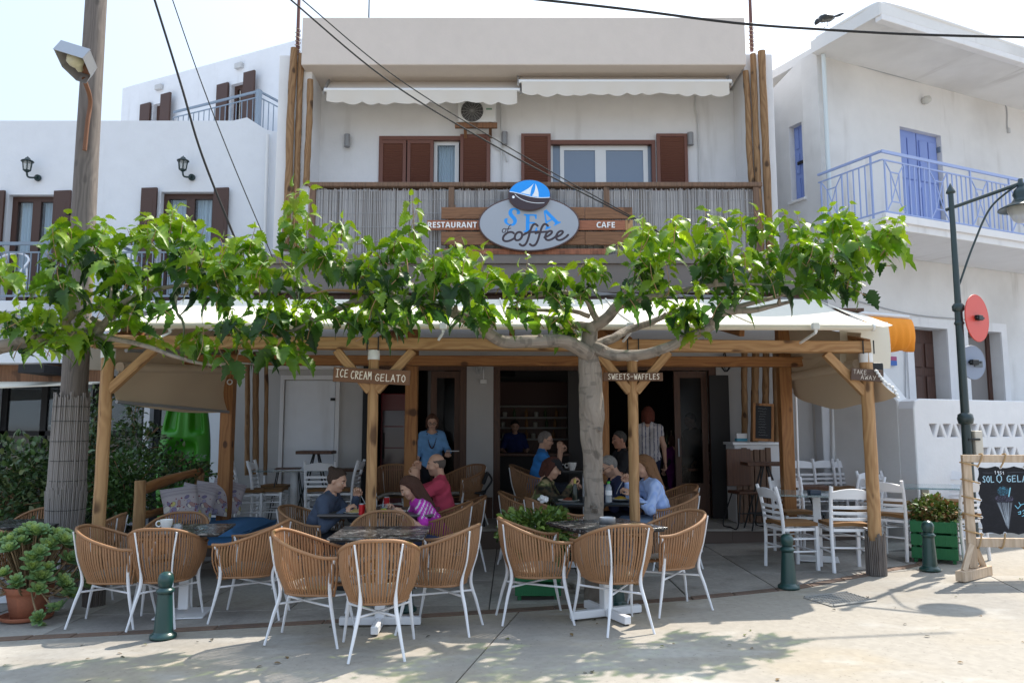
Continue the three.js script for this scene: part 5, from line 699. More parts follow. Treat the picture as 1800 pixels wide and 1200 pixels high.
taverna(1510, 9.3, -1.2, 'white rush chair mostly hidden behind the chair at the end post');
taverna(1578, 8.75, 2.3, 'white rush chair just beyond the end post, facing the rear glass table');
taverna(1690, 8.6, PI + .35, 'white rush chair partly hidden by the chalk menu frame');
taverna(1684, 9.9, -.4, 'white rush chair close to the garden wall behind the menu frame');
taverna(1560, 10.0, .3, 'white rush chair in the shade by the stair cheek wall');
taverna(433, 10.4, 1.75, 'white rush chair side-on beside the bench end and timber poles', PLAT);
taverna(470, 10.5, 1.65, 'second white rush chair side-on from the bench end', PLAT);
taverna(563, 10.45, PI + .1, 'white rush chair with its back turned behind the woman with a bun', PLAT);
taverna(598, 10.6, -1.6, 'white rush chair side-on against the shutter door', PLAT);
taverna(480, 11.2, .1, 'white rush chair behind the white table post by the poles', PLAT);

// ------------------------------------------------------------------ log bench and cushions
{ const n = V(-4.12, 0, -8.75), f = V(-3.98, 0, -10.05), t = thing('log_bench', 'rustic pine log bench along the pergola side', 'bench');
  const g = (p) => gy(p.x);
  part('post', tube([V(n.x, g(n), n.z), V(n.x + .01, .5, n.z), V(n.x, .99, n.z)], (s, a) => .062 + .004 * Math.sin(a * 2 + s * 7), 14, 12), M.pine, t); part('post', tube([V(f.x, g(f), f.z), V(f.x, .5, f.z), V(f.x, 1.0, f.z)], .06, 12, 12), M.pine, t);
  part('back_log', tube([V(n.x, .88, n.z), n.clone().lerp(f, .5).setY(.97), V(f.x, 1.02, f.z)], (s, a) => .056 + .008 * Math.sin(s * 6), 20, 10), M.beam, t); part('back_log', tube([V(n.x, .6, n.z), n.clone().lerp(f, .5).setY(.62), V(f.x, .66, f.z)], .045, 16, 9), M.beam, t);
  part('seat_board', boxAB(-4.1, -3.1, .26, .32, -8.72, -10.1, .01), M.beam, t); for (const [x, z] of [[-3.18, -8.8], [-3.18, -10]]) part('leg', rod(V(x, gy(x), z), V(x, .27, z), .06, .055, 12), M.pine, t);
  const c = mat([.05, .17, .37], .95, { bumpMap: plasterBump, bumpScale: .004 });
  const bench = thing('bench_cushion', 'long denim blue seat cushion on the log bench', 'cushion'); 
  part('pad', sheet((u, v) => { const x = lerp(-4.05, -3.02, u), z = lerp(-8.7, -10.15, v), e = Math.min(u, 1 - u, v, 1 - v); return V(x, .40 + .06 * sm(0, .12, e) + .012 * Math.sin(x * 9) * Math.sin(z * 5), z); }, 24, 30, .12, [1, 1]), c, bench);
  part('piping', tube([V(-4.05, .40, -8.7), V(-3.53, .40, -8.69), V(-3.02, .40, -8.7), V(-3.015, .4, -9.4), V(-3.02, .40, -10.15)], .012, 40, 6), c, bench);
  const pt = cvs(512, 512, (g, w, h) => { g.fillStyle = '#b9b0b4'; g.fillRect(0, 0, w, h); g.strokeStyle = '#8f8890'; for (let i = 0; i < 8; i++) { g.lineWidth = i % 3 ? 5 : 11; g.beginPath(); g.moveTo(0, 18 + i * 17); g.lineTo(w, 18 + i * 17); g.stroke(); } const k = seed; seed = 55; for (let i = 0; i < 26; i++) { g.fillStyle = ['#8b7f9d', '#c9bf7a', '#a39db8', '#d6cfc4', '#7d7394', '#b08a86'][Math.floor(R() * 6)]; g.beginPath(); g.ellipse(R() * w, 170 + R() * 340, RR(22, 66), RR(18, 54), R() * 3, 0, 7); g.fill(); g.strokeStyle = '#6f6578'; g.lineWidth = 4; g.stroke(); } for (let i = 0; i < 26; i++) { g.fillStyle = '#8a3f4c'; g.beginPath(); g.arc(R() * w, 180 + R() * 320, RR(5, 13), 0, 7); g.fill(); } seed = k; });
  const pm = new THREE.MeshStandardMaterial({ map: pt, roughness: .95 });
  const pil = (() => { const P = (s) => (u, v) => { const x = u * 2 - 1, y = v * 2 - 1, e = (1 - Math.pow(Math.abs(x), 3.2)) * (1 - Math.pow(Math.abs(y), 3.2)); const cx = 1 - .07 * (1 - y * y), cy = 1 - .07 * (1 - x * x); return V(x * .23 * (1 - .06 * (1 - Math.abs(y))) * cy / cy, y * .23 * cx / cx, s * .075 * Math.pow(e, .55)); }; return [grid(P(1), 18, 18), grid(P(-1), 18, 18)]; })();
  for (const [px, py, D, ry, rz, l] of [[318, 886, 9.0, .55, .12, 'patterned cushion with striped top, first on the bench beside the log post'], [346, 882, 9.3, .5, -.28, 'lilac and yellow patterned cushion, second along the bench'], [372, 876, 9.62, .6, -.2, 'lilac and yellow patterned cushion, third along the bench'], [399, 872, 9.9, .6, -.3, 'patterned cushion against the rear post at the bench end']]) { const p = at(px, py, D), c2 = thing('bench_pillow', l, 'cushion', p, 'patterned cushions on the bench'); c2.rotation.set(-.42, ry, rz, 'YXZ'); c2.scale.setScalar(.88); part('cover', pil, pm, c2); }
}
// ------------------------------------------------------------------ small things on the tables
const onT = (px, D, h) => { const p = gnd(px, fixD(D)); p.y += h; return p; };
const china = mat([.78, .77, .74], .25);
function cup(p, l, s = 1) { const t = thing('coffee_cup', l, 'cup', p); part('bowl', lathe([[0, .005], [.02, .005], [.024, 0], [.026, .012], [.036, .04], [.041, .07], [.038, .07], [.032, .04], [0, .02]].map(([a, b]) => [a * s, b * s]), 20), china, t); part('handle', new THREE.TorusGeometry(.018 * s, .005 * s, 6, 14).translate(-.05 * s, .042 * s, 0), china, t); return t; }
cup(onT(284, 6.75, .745), 'white coffee cup on the dark table by the bench', 1.35);
cup(onT(1007, 10.45, PLAT - gnd(1007, fixD(10.45)).y + .745), 'white cup on the small table on the raised floor', 1.5);
{ const t = thing('sugar_tin', 'small grey tin beside the coffee cup', 'tin', onT(304, 6.8, .745)); part('can', lathe([[0, 0], [.04, 0], [.042, .004], [.042, .04], [.038, .044], [0, .04]], 20), M.galv, t); part('lid', lathe([[.03, .044], [.03, .05], [0, .052]], 16), M.galv, t); }
{ const t = thing('ashtray', 'small glass ashtray on the table near the patterned cushions', 'ashtray', onT(346, 6.75, .745)); part('dish', lathe([[0, .006], [.05, .006], [.056, .03], [.06, .03], [.058, 0], [0, 0]], 20), M.glass, t); }
{ const t = thing('ashtray', 'round grey metal ashtray on the marble table by the tree', 'ashtray', onT(1070, 6.45, .745)); part('bowl', lathe([[0, .008], [.058, .008], [.062, .05], [.068, .05], [.068, 0], [0, 0]], 24), M.galv, t); }
{ const t = thing('ashtray', 'dark square ashtray on the near glass table', 'ashtray', onT(1437, 8.6, .745)); part('bowl', [box(.13, .05, .1, 0, .025, 0, .012)], mat([.03, .05, .08], .3), t); }
const canM = new THREE.MeshStandardMaterial({ roughness: .3, metalness: .25, map: cvs(256, 256, (g, w, h) => { g.fillStyle = '#c01722'; g.fillRect(0, 0, w, h); g.strokeStyle = '#f4ecec'; g.lineWidth = 11; g.lineCap = 'round'; for (const o of [0, 128]) { g.beginPath(); g.moveTo(o + 48, 20); g.bezierCurveTo(o + 90, 80, o + 28, 150, o + 64, 236); g.stroke(); g.beginPath(); g.moveTo(o + 72, 50); g.bezierCurveTo(o + 100, 110, o + 50, 160, o + 84, 210); g.stroke(); } }) });
function can(px, D, l) { const t = thing('soda_can', l, 'can', onT(px, D, .745), 'red drink cans on the middle table'); part('body', new THREE.CylinderGeometry(.033, .033, .10, 24, 1, true).translate(0, .06, 0), canM, t); part('rims', [lathe([[0, .004], [.024, .004], [.026, 0], [.033, .01]], 20), lathe([[.033, .11], [.027, .121], [.025, .119], [0, .117]], 20)], M.galv, t); return t; }
can(633, 7.55, 'red drink can before the woman with a bun, beside the ICE CREAM post'); can(677, 8.3, 'red drink can farther back, beyond the ICE CREAM post');
function plate(p, l, food, col) { const t = thing('plate', l, 'plate', p); part('dish', lathe([[0, .008], [.075, .008], [.12, .024], [.122, .02], [.08, 0], [0, 0]], 26), china, t); if (food) part('food', grid((u, v) => { const r = u * .078, a = v * 6.283; return V(r * Math.cos(a), .012 + .03 * (1 - u * u) + .008 * Math.sin(a * 7 + u * 20), r * Math.sin(a)); }, 8, 24), mat(col, .7), t); return t; }
plate(onT(622, 7.75, .745), 'white plate before the woman with a bun', true, [.45, .32, .12]); plate(onT(691, 7.7, .745), 'white bowl before the girl in magenta', true, [.3, .28, .3]); plate(onT(1001, 8.45, .745), 'white plate with red sauce before the woman in camouflage', true, [.25, .06, .03]); plate(onT(1093, 8.45, .745), 'white plate of yellow pasta before the woman in the pale blue shirt', true, [.62, .42, .05]);
{ const t = thing('juice_glass', 'short glass of yellow juice beside the ICE CREAM post', 'glass', onT(672, 7.65, .745)); part('tumbler', lathe([[0, .004], [.03, .004], [.036, .1], [.038, .1], [.032, 0], [0, 0]], 20), M.glass, t); part('juice', lathe([[0, .006], [.028, .006], [.032, .055], [0, .055]], 18), mat([.62, .56, .03], .3), t); }
{ const t = thing('water_glass', 'empty tumbler beside the red can', 'glass', onT(646, 7.95, .745)); part('tumbler', lathe([[0, .004], [.03, .004], [.036, .1], [.038, .1], [.032, 0], [0, 0]], 20), M.glass, t); }
{ const t = thing('water_bottle', 'plastic water bottle with green cap beside the tree trunk', 'bottle', onT(1072, 8.2, .745)); part('bottle', lathe([[0, 0], [.034, .002], [.036, .02], [.034, .05], [.036, .08], [.036, .15], [.026, .185], [.014, .2], [.014, .205], [0, .205]], 20), phys([.8, .85, .9], .1, { transmission: .7, thickness: 0 }), t); part('label', new THREE.CylinderGeometry(.0365, .0365, .05, 20, 1, true).translate(0, .11, 0), M.whitePaint, t); part('cap', rod(V(0, .205, 0), V(0, .228, 0), .017), mat([.05, .42, .04], .4), t); }
{ const t = thing('beer_bottle', 'dark glass bottle with gold neck before the woman in camouflage', 'bottle', onT(1012, 8.4, .745)); part('bottle', lathe([[0, 0], [.03, 0], [.032, .01], [.032, .15], [.014, .2], [.0125, .24], [0, .24]], 18), mat([.012, .02, .012], .1), t); part('neck_foil', lathe([[.0155, .2], [.0135, .25], [0, .252]], 14), mat([.45, .36, .06], .4), t); }
{ const t = thing('crumpled_napkin', 'crumpled white napkin on the chair rim behind the planter box', 'napkin', at(956, 877, 8.25)); const g = new THREE.IcosahedronGeometry(.045, 3); const p = g.attributes.position; for (let i = 0; i < p.count; i++) { const v = V(p.getX(i), p.getY(i), p.getZ(i)), k = 1 + .35 * Math.sin(v.x * 90) * Math.cos(v.y * 80 + v.z * 60); p.setXYZ(i, v.x * k * 1.2, v.y * k * .8, v.z * k); } g.computeVertexNormals(); part('paper', g, M.whitePaint, t); }
// ------------------------------------------------------------------ planter crates
function crate(p, ry, w, h, d, label) { const t = thing('planter_crate', label, 'planter', p); t.rotation.y = ry; const m = mat([.012, .15, .052], .6, { bumpMap: woodBump, bumpScale: .004 });
  for (let i = 0; i < 3; i++) { const y = .03 + (h - .03) * (i + .5) / 3, sh = (h - .03) / 3 - .022; part('slat', box(w, sh, .02, 0, y, d / 2, .004), m, t); part('slat', box(w, sh, .02, 0, y, -d / 2, .004), m, t); part('slat', box(.02, sh, d - .024, w / 2 - .01, y, 0, .004), m, t); part('slat', box(.02, sh, d - .024, -w / 2 + .01, y, 0, .004), m, t); }
  for (const [x, z] of [[1, 1], [1, -1], [-1, 1], [-1, -1]]) part('corner_post', box(.035, h, .035, x * (w / 2 - .04), h / 2, z * (d / 2 - .03)), m, t); part('soil', box(w - .06, .04, d - .06, 0, h - .08, 0), M.dark, t); return t; }
const cr1 = grd(1645, 985), cr2 = grd(946, 1056); cr2.z -= .2;
crate(cr1, -.5, .45, .45, .38, 'green slatted planter crate behind the bollard near the menu frame'); crate(cr2, .0, .42, .40, .36, 'green slatted planter crate behind the wicker chair near the tree foot');
// ------------------------------------------------------------------ chalk menu board
{ const p = grd(1714, 1016), t = thing('menu_board', 'chalk ice cream menu on black canvas laced into a pale wooden frame', 'menu board', p), W = 1.06, y0 = .30, y1 = 1.19, m = M.pale; t.rotation.y = -.06;
  const bm = (n, x0, x1, a, b, z0 = .025, z1 = -.025) => part(n, box(x1 - x0, b - a, z0 - z1, (x0 + x1) / 2, (a + b) / 2, (z0 + z1) / 2, .005), m, t);
  bm('upright', -.05, .03, .1, y1 - .075); bm('upright', W - .045, W + .05, .1, y1 - .075); bm('top_rail', -.05, W + .05, y1 - .073, y1); bm('lower_rail', .032, W - .047, y0, y0 + .085);
  for (const x of [0, W]) { part('foot', box(.09, .095, .6, 0, .048, 0, .006).rotateY(PI / 2 + .7).translate(x, 0, 0), m, t); for (const s of [-1, 1]) part('brace', aim(box(.05, .3, .04, 0, 0, 0, .004), V(x + s * .155, .10, -s * .13), V(x + s * .03, .31, -s * .025)), m, t); }
  const tx = cvs(1024, 900, (g, w, h) => { g.fillStyle = '#15151b'; g.fillRect(0, 0, w, h); const k = seed; seed = 17; for (let i = 0; i < 500; i++) { g.fillStyle = `rgba(140,140,160,${RR(.01, .05)})`; g.beginPath(); g.ellipse(R() * w, R() * h, RR(5, 60), RR(3, 14), R() * 3, 0, 7); g.fill(); }
    g.strokeStyle = '#e6e9ee'; g.lineCap = 'round'; brush(g, '1951', 190, 62, 110, 42, 6, .35); g.lineWidth = 3; g.strokeStyle = '#6f7480'; g.beginPath(); g.moveTo(50, 80); g.lineTo(170, 84); g.moveTo(330, 80); g.lineTo(640, 70); g.stroke();
    g.strokeStyle = '#a9cfdf'; brush(g, 'SOL', 50, 130, 130, 84, 10, .22); brush(g, 'O', 206, 106, 66, 112, 10); brush(g, 'GELATO', 320, 122, 330, 84, 10, .24);
    for (let i = 0; i < 700; i++) { const a = R() * 6.28, r = Math.sqrt(R()) * 62; g.strokeStyle = `rgba(90,190,225,${RR(.1, .35)})`; g.lineWidth = RR(1, 4); const x = 272 + r * Math.cos(a), y = 330 + r * Math.sin(a); g.beginPath(); g.moveTo(x, y); g.lineTo(x + RR(-14, 14), y + RR(-14, 14)); g.stroke(); }
    for (let i = 0; i < 800; i++) { const x = RR(180, 372), y = 430 + 52 * Math.sqrt(1 - Math.pow((x - 276) / 100, 2)) * RR(-1, 1); g.strokeStyle = `rgba(150,140,175,${RR(.08, .3)})`; g.lineWidth = RR(1, 4); g.beginPath(); g.moveTo(x, y); g.lineTo(x + RR(-12, 12), y + RR(-10, 10)); g.stroke(); }
    g.strokeStyle = '#8fd0e4'; g.lineWidth = 13; g.beginPath(); g.moveTo(330, 400); g.lineTo(352, 288); g.stroke(); g.strokeStyle = 'rgba(175,185,195,.6)'; for (let i = 0; i < 60; i++) { g.lineWidth = RR(1, 3.5); const a = RR(200, 356); g.beginPath(); g.moveTo(a, 482 + RR(-6, 6)); g.lineTo(lerp(a, 300, RR(.7, 1)), lerp(480, 830, RR(.6, 1))); g.stroke(); } g.lineWidth = 5; g.beginPath(); g.moveTo(196, 480); g.lineTo(302, 838); g.lineTo(360, 478); g.stroke();
    g.strokeStyle = '#7fc6de'; g.lineWidth = 9; const sc = (...q) => { g.beginPath(); q.forEach(([x, y], i) => g[i ? 'lineTo' : 'moveTo'](x, y)); g.stroke(); }; sc([392, 520], [420, 560], [452, 516]); sc([436, 478], [450, 512], [500, 492], [520, 520]); sc([420, 610], [448, 594], [444, 630], [424, 632]); sc([470, 590], [512, 560]); sc([478, 620], [530, 580]); sc([460, 660], [512, 632]); seed = k; });
  const cx0 = .085, cx1 = W - .085, cy0 = y0 + .12, cy1 = y1 - .11; part('chalk_canvas', sheet((u, v) => { const sc = .018; return V(lerp(cx0, cx1, u) + sc * Math.abs(Math.sin(v * PI * 5)) * (u < .5 ? 1 : -1) * Math.pow(Math.abs(2 * u - 1), 6), lerp(cy0, cy1, v) + sc * Math.abs(Math.sin(u * PI * 5)) * (v < .5 ? 1 : -1) * Math.pow(Math.abs(2 * v - 1), 6), .008); }, 40, 40, .004), new THREE.MeshStandardMaterial({ map: tx, roughness: .8 }), t);
  const rp = mat([.42, .27, .13], .85); for (let i = 0; i <= 4; i++) { const u = i / 4; for (const [a, b] of [[V(lerp(cx0, cx1, u), cy1 - .012, .018), V(lerp(cx0, cx1, u) + .05, y1 + .006, .03)], [V(lerp(cx0, cx1, u), cy0 + .012, .018), V(lerp(cx0, cx1, u) - .045, y0 - .006, .03)], [V(cx0 + .012, lerp(cy0, cy1, u), .018), V(-.056, lerp(cy0, cy1, u) + .035, .03)], [V(cx1 - .012, lerp(cy0, cy1, u), .018), V(W + .056, lerp(cy0, cy1, u) + .035, .03)]]) { part('lacing_rope', tube([a, a.clone().lerp(b, .5).add(V(0, 0, .014)), b, b.clone().add(V(0, 0, -.06))], .0075, 12, 6), rp, t); part('eyelet', new THREE.TorusGeometry(.011, .004, 5, 12).translate(a.x, a.y, .014), M.whitePaint, t); } }
}
// ------------------------------------------------------------------ kayak
{ const t = thing('kayak', 'bright green sit-on kayak stood upright against the dark shopfront', 'kayak', V(atY(318, 1, 11.4).x, gy(-5) - .1, -11.4)); const km = mat([.038, .25, .006], .38), L = 2.5;
  const prof = (v) => .37 * Math.pow(Math.sin(PI * cl(v * .93 + .035)), .48);
  part('hull', [sheet((u, v) => { const w = prof(v), a = lerp(-PI / 2, PI / 2, u), x = w * Math.sin(a); const s = Math.abs(Math.sin(a)), seat = .13 * sm(.32, .38, v) * (1 - sm(.60, .66, v)) * (1 - sm(.35, .62, s)), well = .10 * sm(.68, .72, v) * (1 - sm(.86, .9, v)) * sm(.25, .4, s) * (1 - sm(.7, .85, s)), foot = .07 * sm(.1, .13, v) * (1 - sm(.28, .32, v)) * sm(.3, .42, s) * (1 - sm(.68, .8, s)); return V(x, v * L, .12 * Math.pow(Math.max(0, 1 - s * s), .35) + .03 * Math.sin(s * 3) - seat - well - foot); }, 40, 90, .012), grid((u, v) => { const w = prof(v), a = lerp(-PI / 2, PI / 2, u); return V(w * Math.sin(a), v * L, -.14 * Math.cos(a) - .02); }, 16, 30)], km, t);
  part('strap', [tube([V(-.16, 1.0, .12), V(-.06, .86, .14), V(0, .83, .145), V(.06, .86, .14), V(.16, 1.0, .12)], .01, 20, 6)], mat([.025, .2, .008], .5), t); for (const [x, y] of [[0, 1.62], [0, .62]]) part('plug', new THREE.SphereGeometry(.022, 10, 8).translate(x, y, .16), M.black, t); t.rotation.set(-.06, .08, 0); }
// ------------------------------------------------------------------ raised floor furniture and interior fittings
{ const D = 11.1, x = (a) => X(a, D, 800), t = thing('bar_counter', 'white bar counter faced with dark timber slabs', 'counter'); part('body', boxAB(x(1292), x(1376), PLAT, Y(778, D) - .03, -D, -D - .45, .008), M.white, t); part('top', boxAB(x(1288), x(1379), Y(778, D) - .03, Y(778, D) + .008, -D + .03, -D - .48, .006), M.whitePaint, t);
  for (let i = 0; i < 6; i++) part('slab', boxAB(x(1293 + i * 10.4), x(1302 + i * 10.4), PLAT + .01, Y(780, D) - .05 - R() * .05, -D + .04 + R() * .015, -D, .006), M.sawn, t); }
{ const D = 11.0, p = at(1342, 742, D), t = thing('chalkboard', 'small leaning chalkboard in an orange wooden frame on the bar counter', 'chalkboard', p), w = .29, h = .53; t.rotation.set(-.06, -.1, -.06);
  part('frame', [box(w, .035, .03, 0, h / 2 - .018, 0), box(w, .035, .03, 0, -h / 2 + .018, 0), box(.035, h - .07, .03, -w / 2 + .018, 0, 0), box(.035, h - .07, .03, w / 2 - .018, 0, 0)], M.beam, t); part('slate', box(w - .07, h - .07, .012, 0, 0, 0), new THREE.MeshStandardMaterial({ color: 0x121418, roughness: .7 }), t);
  part('chalk_writing', face(w - .08, h - .08, new THREE.MeshStandardMaterial(), 0, 0, .0085), new THREE.MeshStandardMaterial({ roughness: .7, map: cvs(256, 512, (g, W, H) => { g.fillStyle = '#14161a'; g.fillRect(0, 0, W, H); g.strokeStyle = 'rgba(200,200,200,.5)'; const k = seed; seed = 9; for (let r = 0; r < 11; r++) { g.lineWidth = 4; g.beginPath(); let X0 = 30 + R() * 40; g.moveTo(X0, 40 + r * 42); while (X0 < 200 - R() * 50) { X0 += 9; g.lineTo(X0, 40 + r * 42 + RR(-9, 9)); } g.stroke(); } seed = k; }) }), t); }
{ const t = thing('napkin_box', 'white and blue napkin box on the bar counter', 'box', at(1303, 769, 11.2)); part('box', [box(.15, .07, .1, 0, .025, 0, .005)], M.whitePaint, t); part('band', box(.153, .04, .103, 0, -.03, 0, .004), mat([.05, .3, .45], .5), t); }
function barTable(px, D, yPix, w, label) { const p = gnd(px, D); p.y = PLAT; const h = Y(yPix, D) - PLAT, t = thing('bar_table', label, 'table', p); part('top', box(w, .045, .35, 0, h - .022, 0, .008), M.darkwood, t); for (const s of [-1, 1]) for (const z of [-.12, .12]) part('leg', rod(V(s * .03, h - .045, z * .3), V(s * .25, 0, z * 1.4), .011), M.iron, t); part('foot_bar', [rod(V(-.2, .2, -.13), V(.2, .2, -.13), .009), rod(V(-.2, .2, .13), V(.2, .2, .13), .009)], M.iron, t); return t; }
barTable(1350, 10.4, 812, .56, 'narrow brown high table on black rods beside the bar counter'); barTable(551, 11.2, 792, .5, 'narrow brown high table on black rods before the shutter door'); barTable(1420, 10.4, 853, .6, 'low brown table on black rods behind the white chairs');
function stool(px, D, ySeat, back, label) { const p = gnd(px, D); p.y = PLAT; const h = Y(ySeat, D) - PLAT, t = thing('bar_stool', label, 'stool', p, 'stools round the bar'); part('seat', box(.36, .04, .34, 0, h - .02, 0, .012), M.darkwood, t); for (const s of [-1, 1]) { part('hairpin_leg', tube([V(s * .14, h - .04, .12), V(s * .24, .02, .2), V(s * .24, .012, .0), V(s * .24, .02, -.2), V(s * .14, h - .04, -.12)], .009, 30, 6), M.iron, t); } part('foot_bar', rod(V(-.2, .2, .15), V(.2, .2, .15), .008), M.iron, t); if (back) part('backrest', box(.36, .5, .03, -.0, h + .3, -.17, .01), M.darkwood, t); t.rotation.y = .2; return t; }
stool(1314, 10.6, 862, true, 'high dark wooden bar chair on black legs beside the counter'); stool(1225, 12, 822, false, 'bar stool inside the doorway under the person in navy'); stool(502, 11.3, 822, false, 'dark stool beside the high table before the shutter door'); stool(615, 11.3, 823, false, 'dark stool against the black door frame');
{ const t = thing('metal_chair', 'black bent-tube chair with small pad back before the white pillar', 'chair', V(X(852, 10.8, 830), PLAT, -10.8)); part('frame', [tube([V(0, 0, .1), V(-.01, .42, .1), V(.1, .62, .1), V(.06, .70, .1)], .014, 24, 7), tube([V(-.3, 0, .1), V(-.28, .43, .1), V(-.02, .44, .1)], .014, 18, 7)], M.black, t); part('seat', box(.36, .03, .34, -.16, .45, 0, .01), M.black, t); part('back_pad', aim(box(.05, .16, .3, 0, 0, 0, .015), V(-.02, .56, 0), V(.04, .72, 0)), M.black, t); }
{ const D = 12.2, x0 = X(668, D, 750), x1 = X(716, D, 750), t = thing('drinks_fridge', 'tall red drinks fridge in the dark doorway', 'fridge'); part('cabinet', boxAB(x0, x1, PLAT, 2.12, -D, -D - .6, .02), mat([.16, .006, .014], .35), t); part('door', boxAB(x0 + .04, x1 - .04, PLAT + .3, 1.85, -D + .02, -D + .002, .005), mat([.05, .012, .02], .15), t); part('handle', boxAB(x0 + .05, x0 + .075, 1.1, 1.5, -D + .05, -D + .022, .005), M.black, t); const k = seed; for (let i = 0; i < 4; i++) part('shelf', boxAB(x0 + .06, x1 - .06, .6 + i * .33, .62 + i * .33, -D + .028, -D + .021), mat([.2, .03, .04], .4), t); }
{ const D = 14, x0 = X(874, D, 750), x1 = X(998, D, 750), t = thing('display_shelf', 'dark wooden bar shelf unit with glasses and bottles', 'shelf'); part('back', boxAB(x0, x1, PLAT, 2.4, -D - .3, -D - .34), M.darkwood, t); for (const y of [Y(772, D), Y(752, D), Y(734, D), Y(714, D)]) part('shelf', boxAB(x0, x1, y - .015, y + .015, -D, -D - .3), mat([.22, .2, .18], .5), t); part('side', [boxAB(x0 - .03, x0, PLAT, 2.4, -D, -D - .34)], M.darkwood, t); part('side', [boxAB(x1, x1 + .03, PLAT, 2.4, -D, -D - .34)], M.darkwood, t); part('pelmet', boxAB(x0, x1, 2.0, 2.4, -D + .01, -D - .02), mat([.06, .02, .014], .6), t);
  let n = 0; for (const [y, row] of [[Y(772, D), 'lower'], [Y(752, D), 'middle'], [Y(734, D), 'upper']]) for (let i = 0; i < 6; i++) { const o = thing(i % 3 ? 'bottle' : 'jar', (i % 3 ? 'small bottle' : 'pale jar') + ' on the ' + row + ' dark bar shelf', i % 3 ? 'bottle' : 'jar', V(lerp(x0 + .1, x1 - .1, (i + RR(0, .5)) / 6), y + .016, -D - RR(.05, .18)), (i % 3 ? 'bottles' : 'jars') + ' on the ' + row + ' bar shelf'); part('glass', lathe(i % 3 ? [[0, 0], [.03, 0], [.03, .09], [.011, .12], [.011, .15], [0, .15]] : [[0, 0], [.04, 0], [.045, .08], [.03, .09], [0, .09]], 10), mat([[.4, .38, .33], [.05, .08, .03], [.25, .12, .04]][i % 3], .2), o); } }
{ const D = 12.9, t = thing('counter', 'dark inner bar counter with brown wooden edge', 'counter'); part('body', boxAB(X(870, D, 820), X(1000, D, 820), PLAT, 1.12, -D, -D - .4), M.interior, t); part('top', boxAB(X(868, D, 800), X(1002, D, 800), 1.12, 1.17, -D + .06, -D - .42, .01), M.darkwood, t); const t2 = thing('counter', 'dark drinks counter at the back of the wide doorway', 'counter'), E = 13.6; part('body', boxAB(X(1110, E, 820), X(1230, E, 820), PLAT, 1.2, -E, -E - .4), M.interior, t2); part('top', boxAB(X(1108, E, 800), X(1232, E, 800), 1.2, 1.25, -E + .04, -E - .42, .01), M.darkwood, t2);
  for (let i = 0; i < 7; i++) { const o = thing('bottle', 'bottle standing on the back drinks counter', 'bottle', V(X(1168 + i * 8, E, 790), 1.25, -E - .15), 'bottles on the drinks counter'); part('glass', lathe([[0, 0], [.036, 0], [.036, .16], [.013, .22], [.013, .29], [0, .29]], 10), mat([[.5, .5, .48], [.06, .1, .05], [.3, .25, .2]][i % 3], .15), o); } }
{ const p = at(889, 655, 13), t = thing('pendant_lamp', 'dark dome pendant lamp inside the doorway', 'lamp', p); part('dome', lathe([[.02, .1], [.06, .09], [.14, .03], [.18, -.05], [.175, -.05], [.13, .02], [0, .08]], 22), M.iron, t); part('flex', rod(V(0, .1, 0), V(0, 3.0 - p.y, 0), .008), M.black, t); }
for (const [px, py, l] of [[842, 644, 'white filigree wall lantern high on the pillar'], [1276, 640, 'dark wall lantern beside the doorway edge']]) { const p = at(px, py, 11.58), t = thing('porch_lantern', l, 'lantern', p), m = px < 900 ? mat([.5, .5, .5], .5) : M.iron; part('cage', [...[0, 1, 2, 3, 4, 5].map((i) => tube([V(.02 * Math.cos(i * 1.047), -.11, .02 * Math.sin(i * 1.047)), V(.07 * Math.cos(i * 1.047), -.03, .07 * Math.sin(i * 1.047)), V(.05 * Math.cos(i * 1.047), .08, .05 * Math.sin(i * 1.047))], .007, 8, 5))], m, t); part('cap', lathe([[0, .13], [.02, .12], [.075, .08], [0, .08]], 12), m, t); part('glass', lathe([[0, -.1], [.04, -.03], [.035, .08]], 12), phys([.7, .7, .7], .3, { transmission: .6, thickness: 0 }), t); part('bracket', tube([V(0, .12, 0), V(0, .2, -.03), V(0, .14, -.11)], .009, 10, 6), m, t); }
{ const t = thing('switch_box', 'small white electric box on the pillar under the lantern', 'box', at(850, 671, 11.67)); part('box', box(.1, .07, .05, 0, 0, 0, .006), M.whitePlastic, t); part('cable', rod(V(0, .035, .01), V(0, .22, .01), .006), M.whitePlastic, t); }
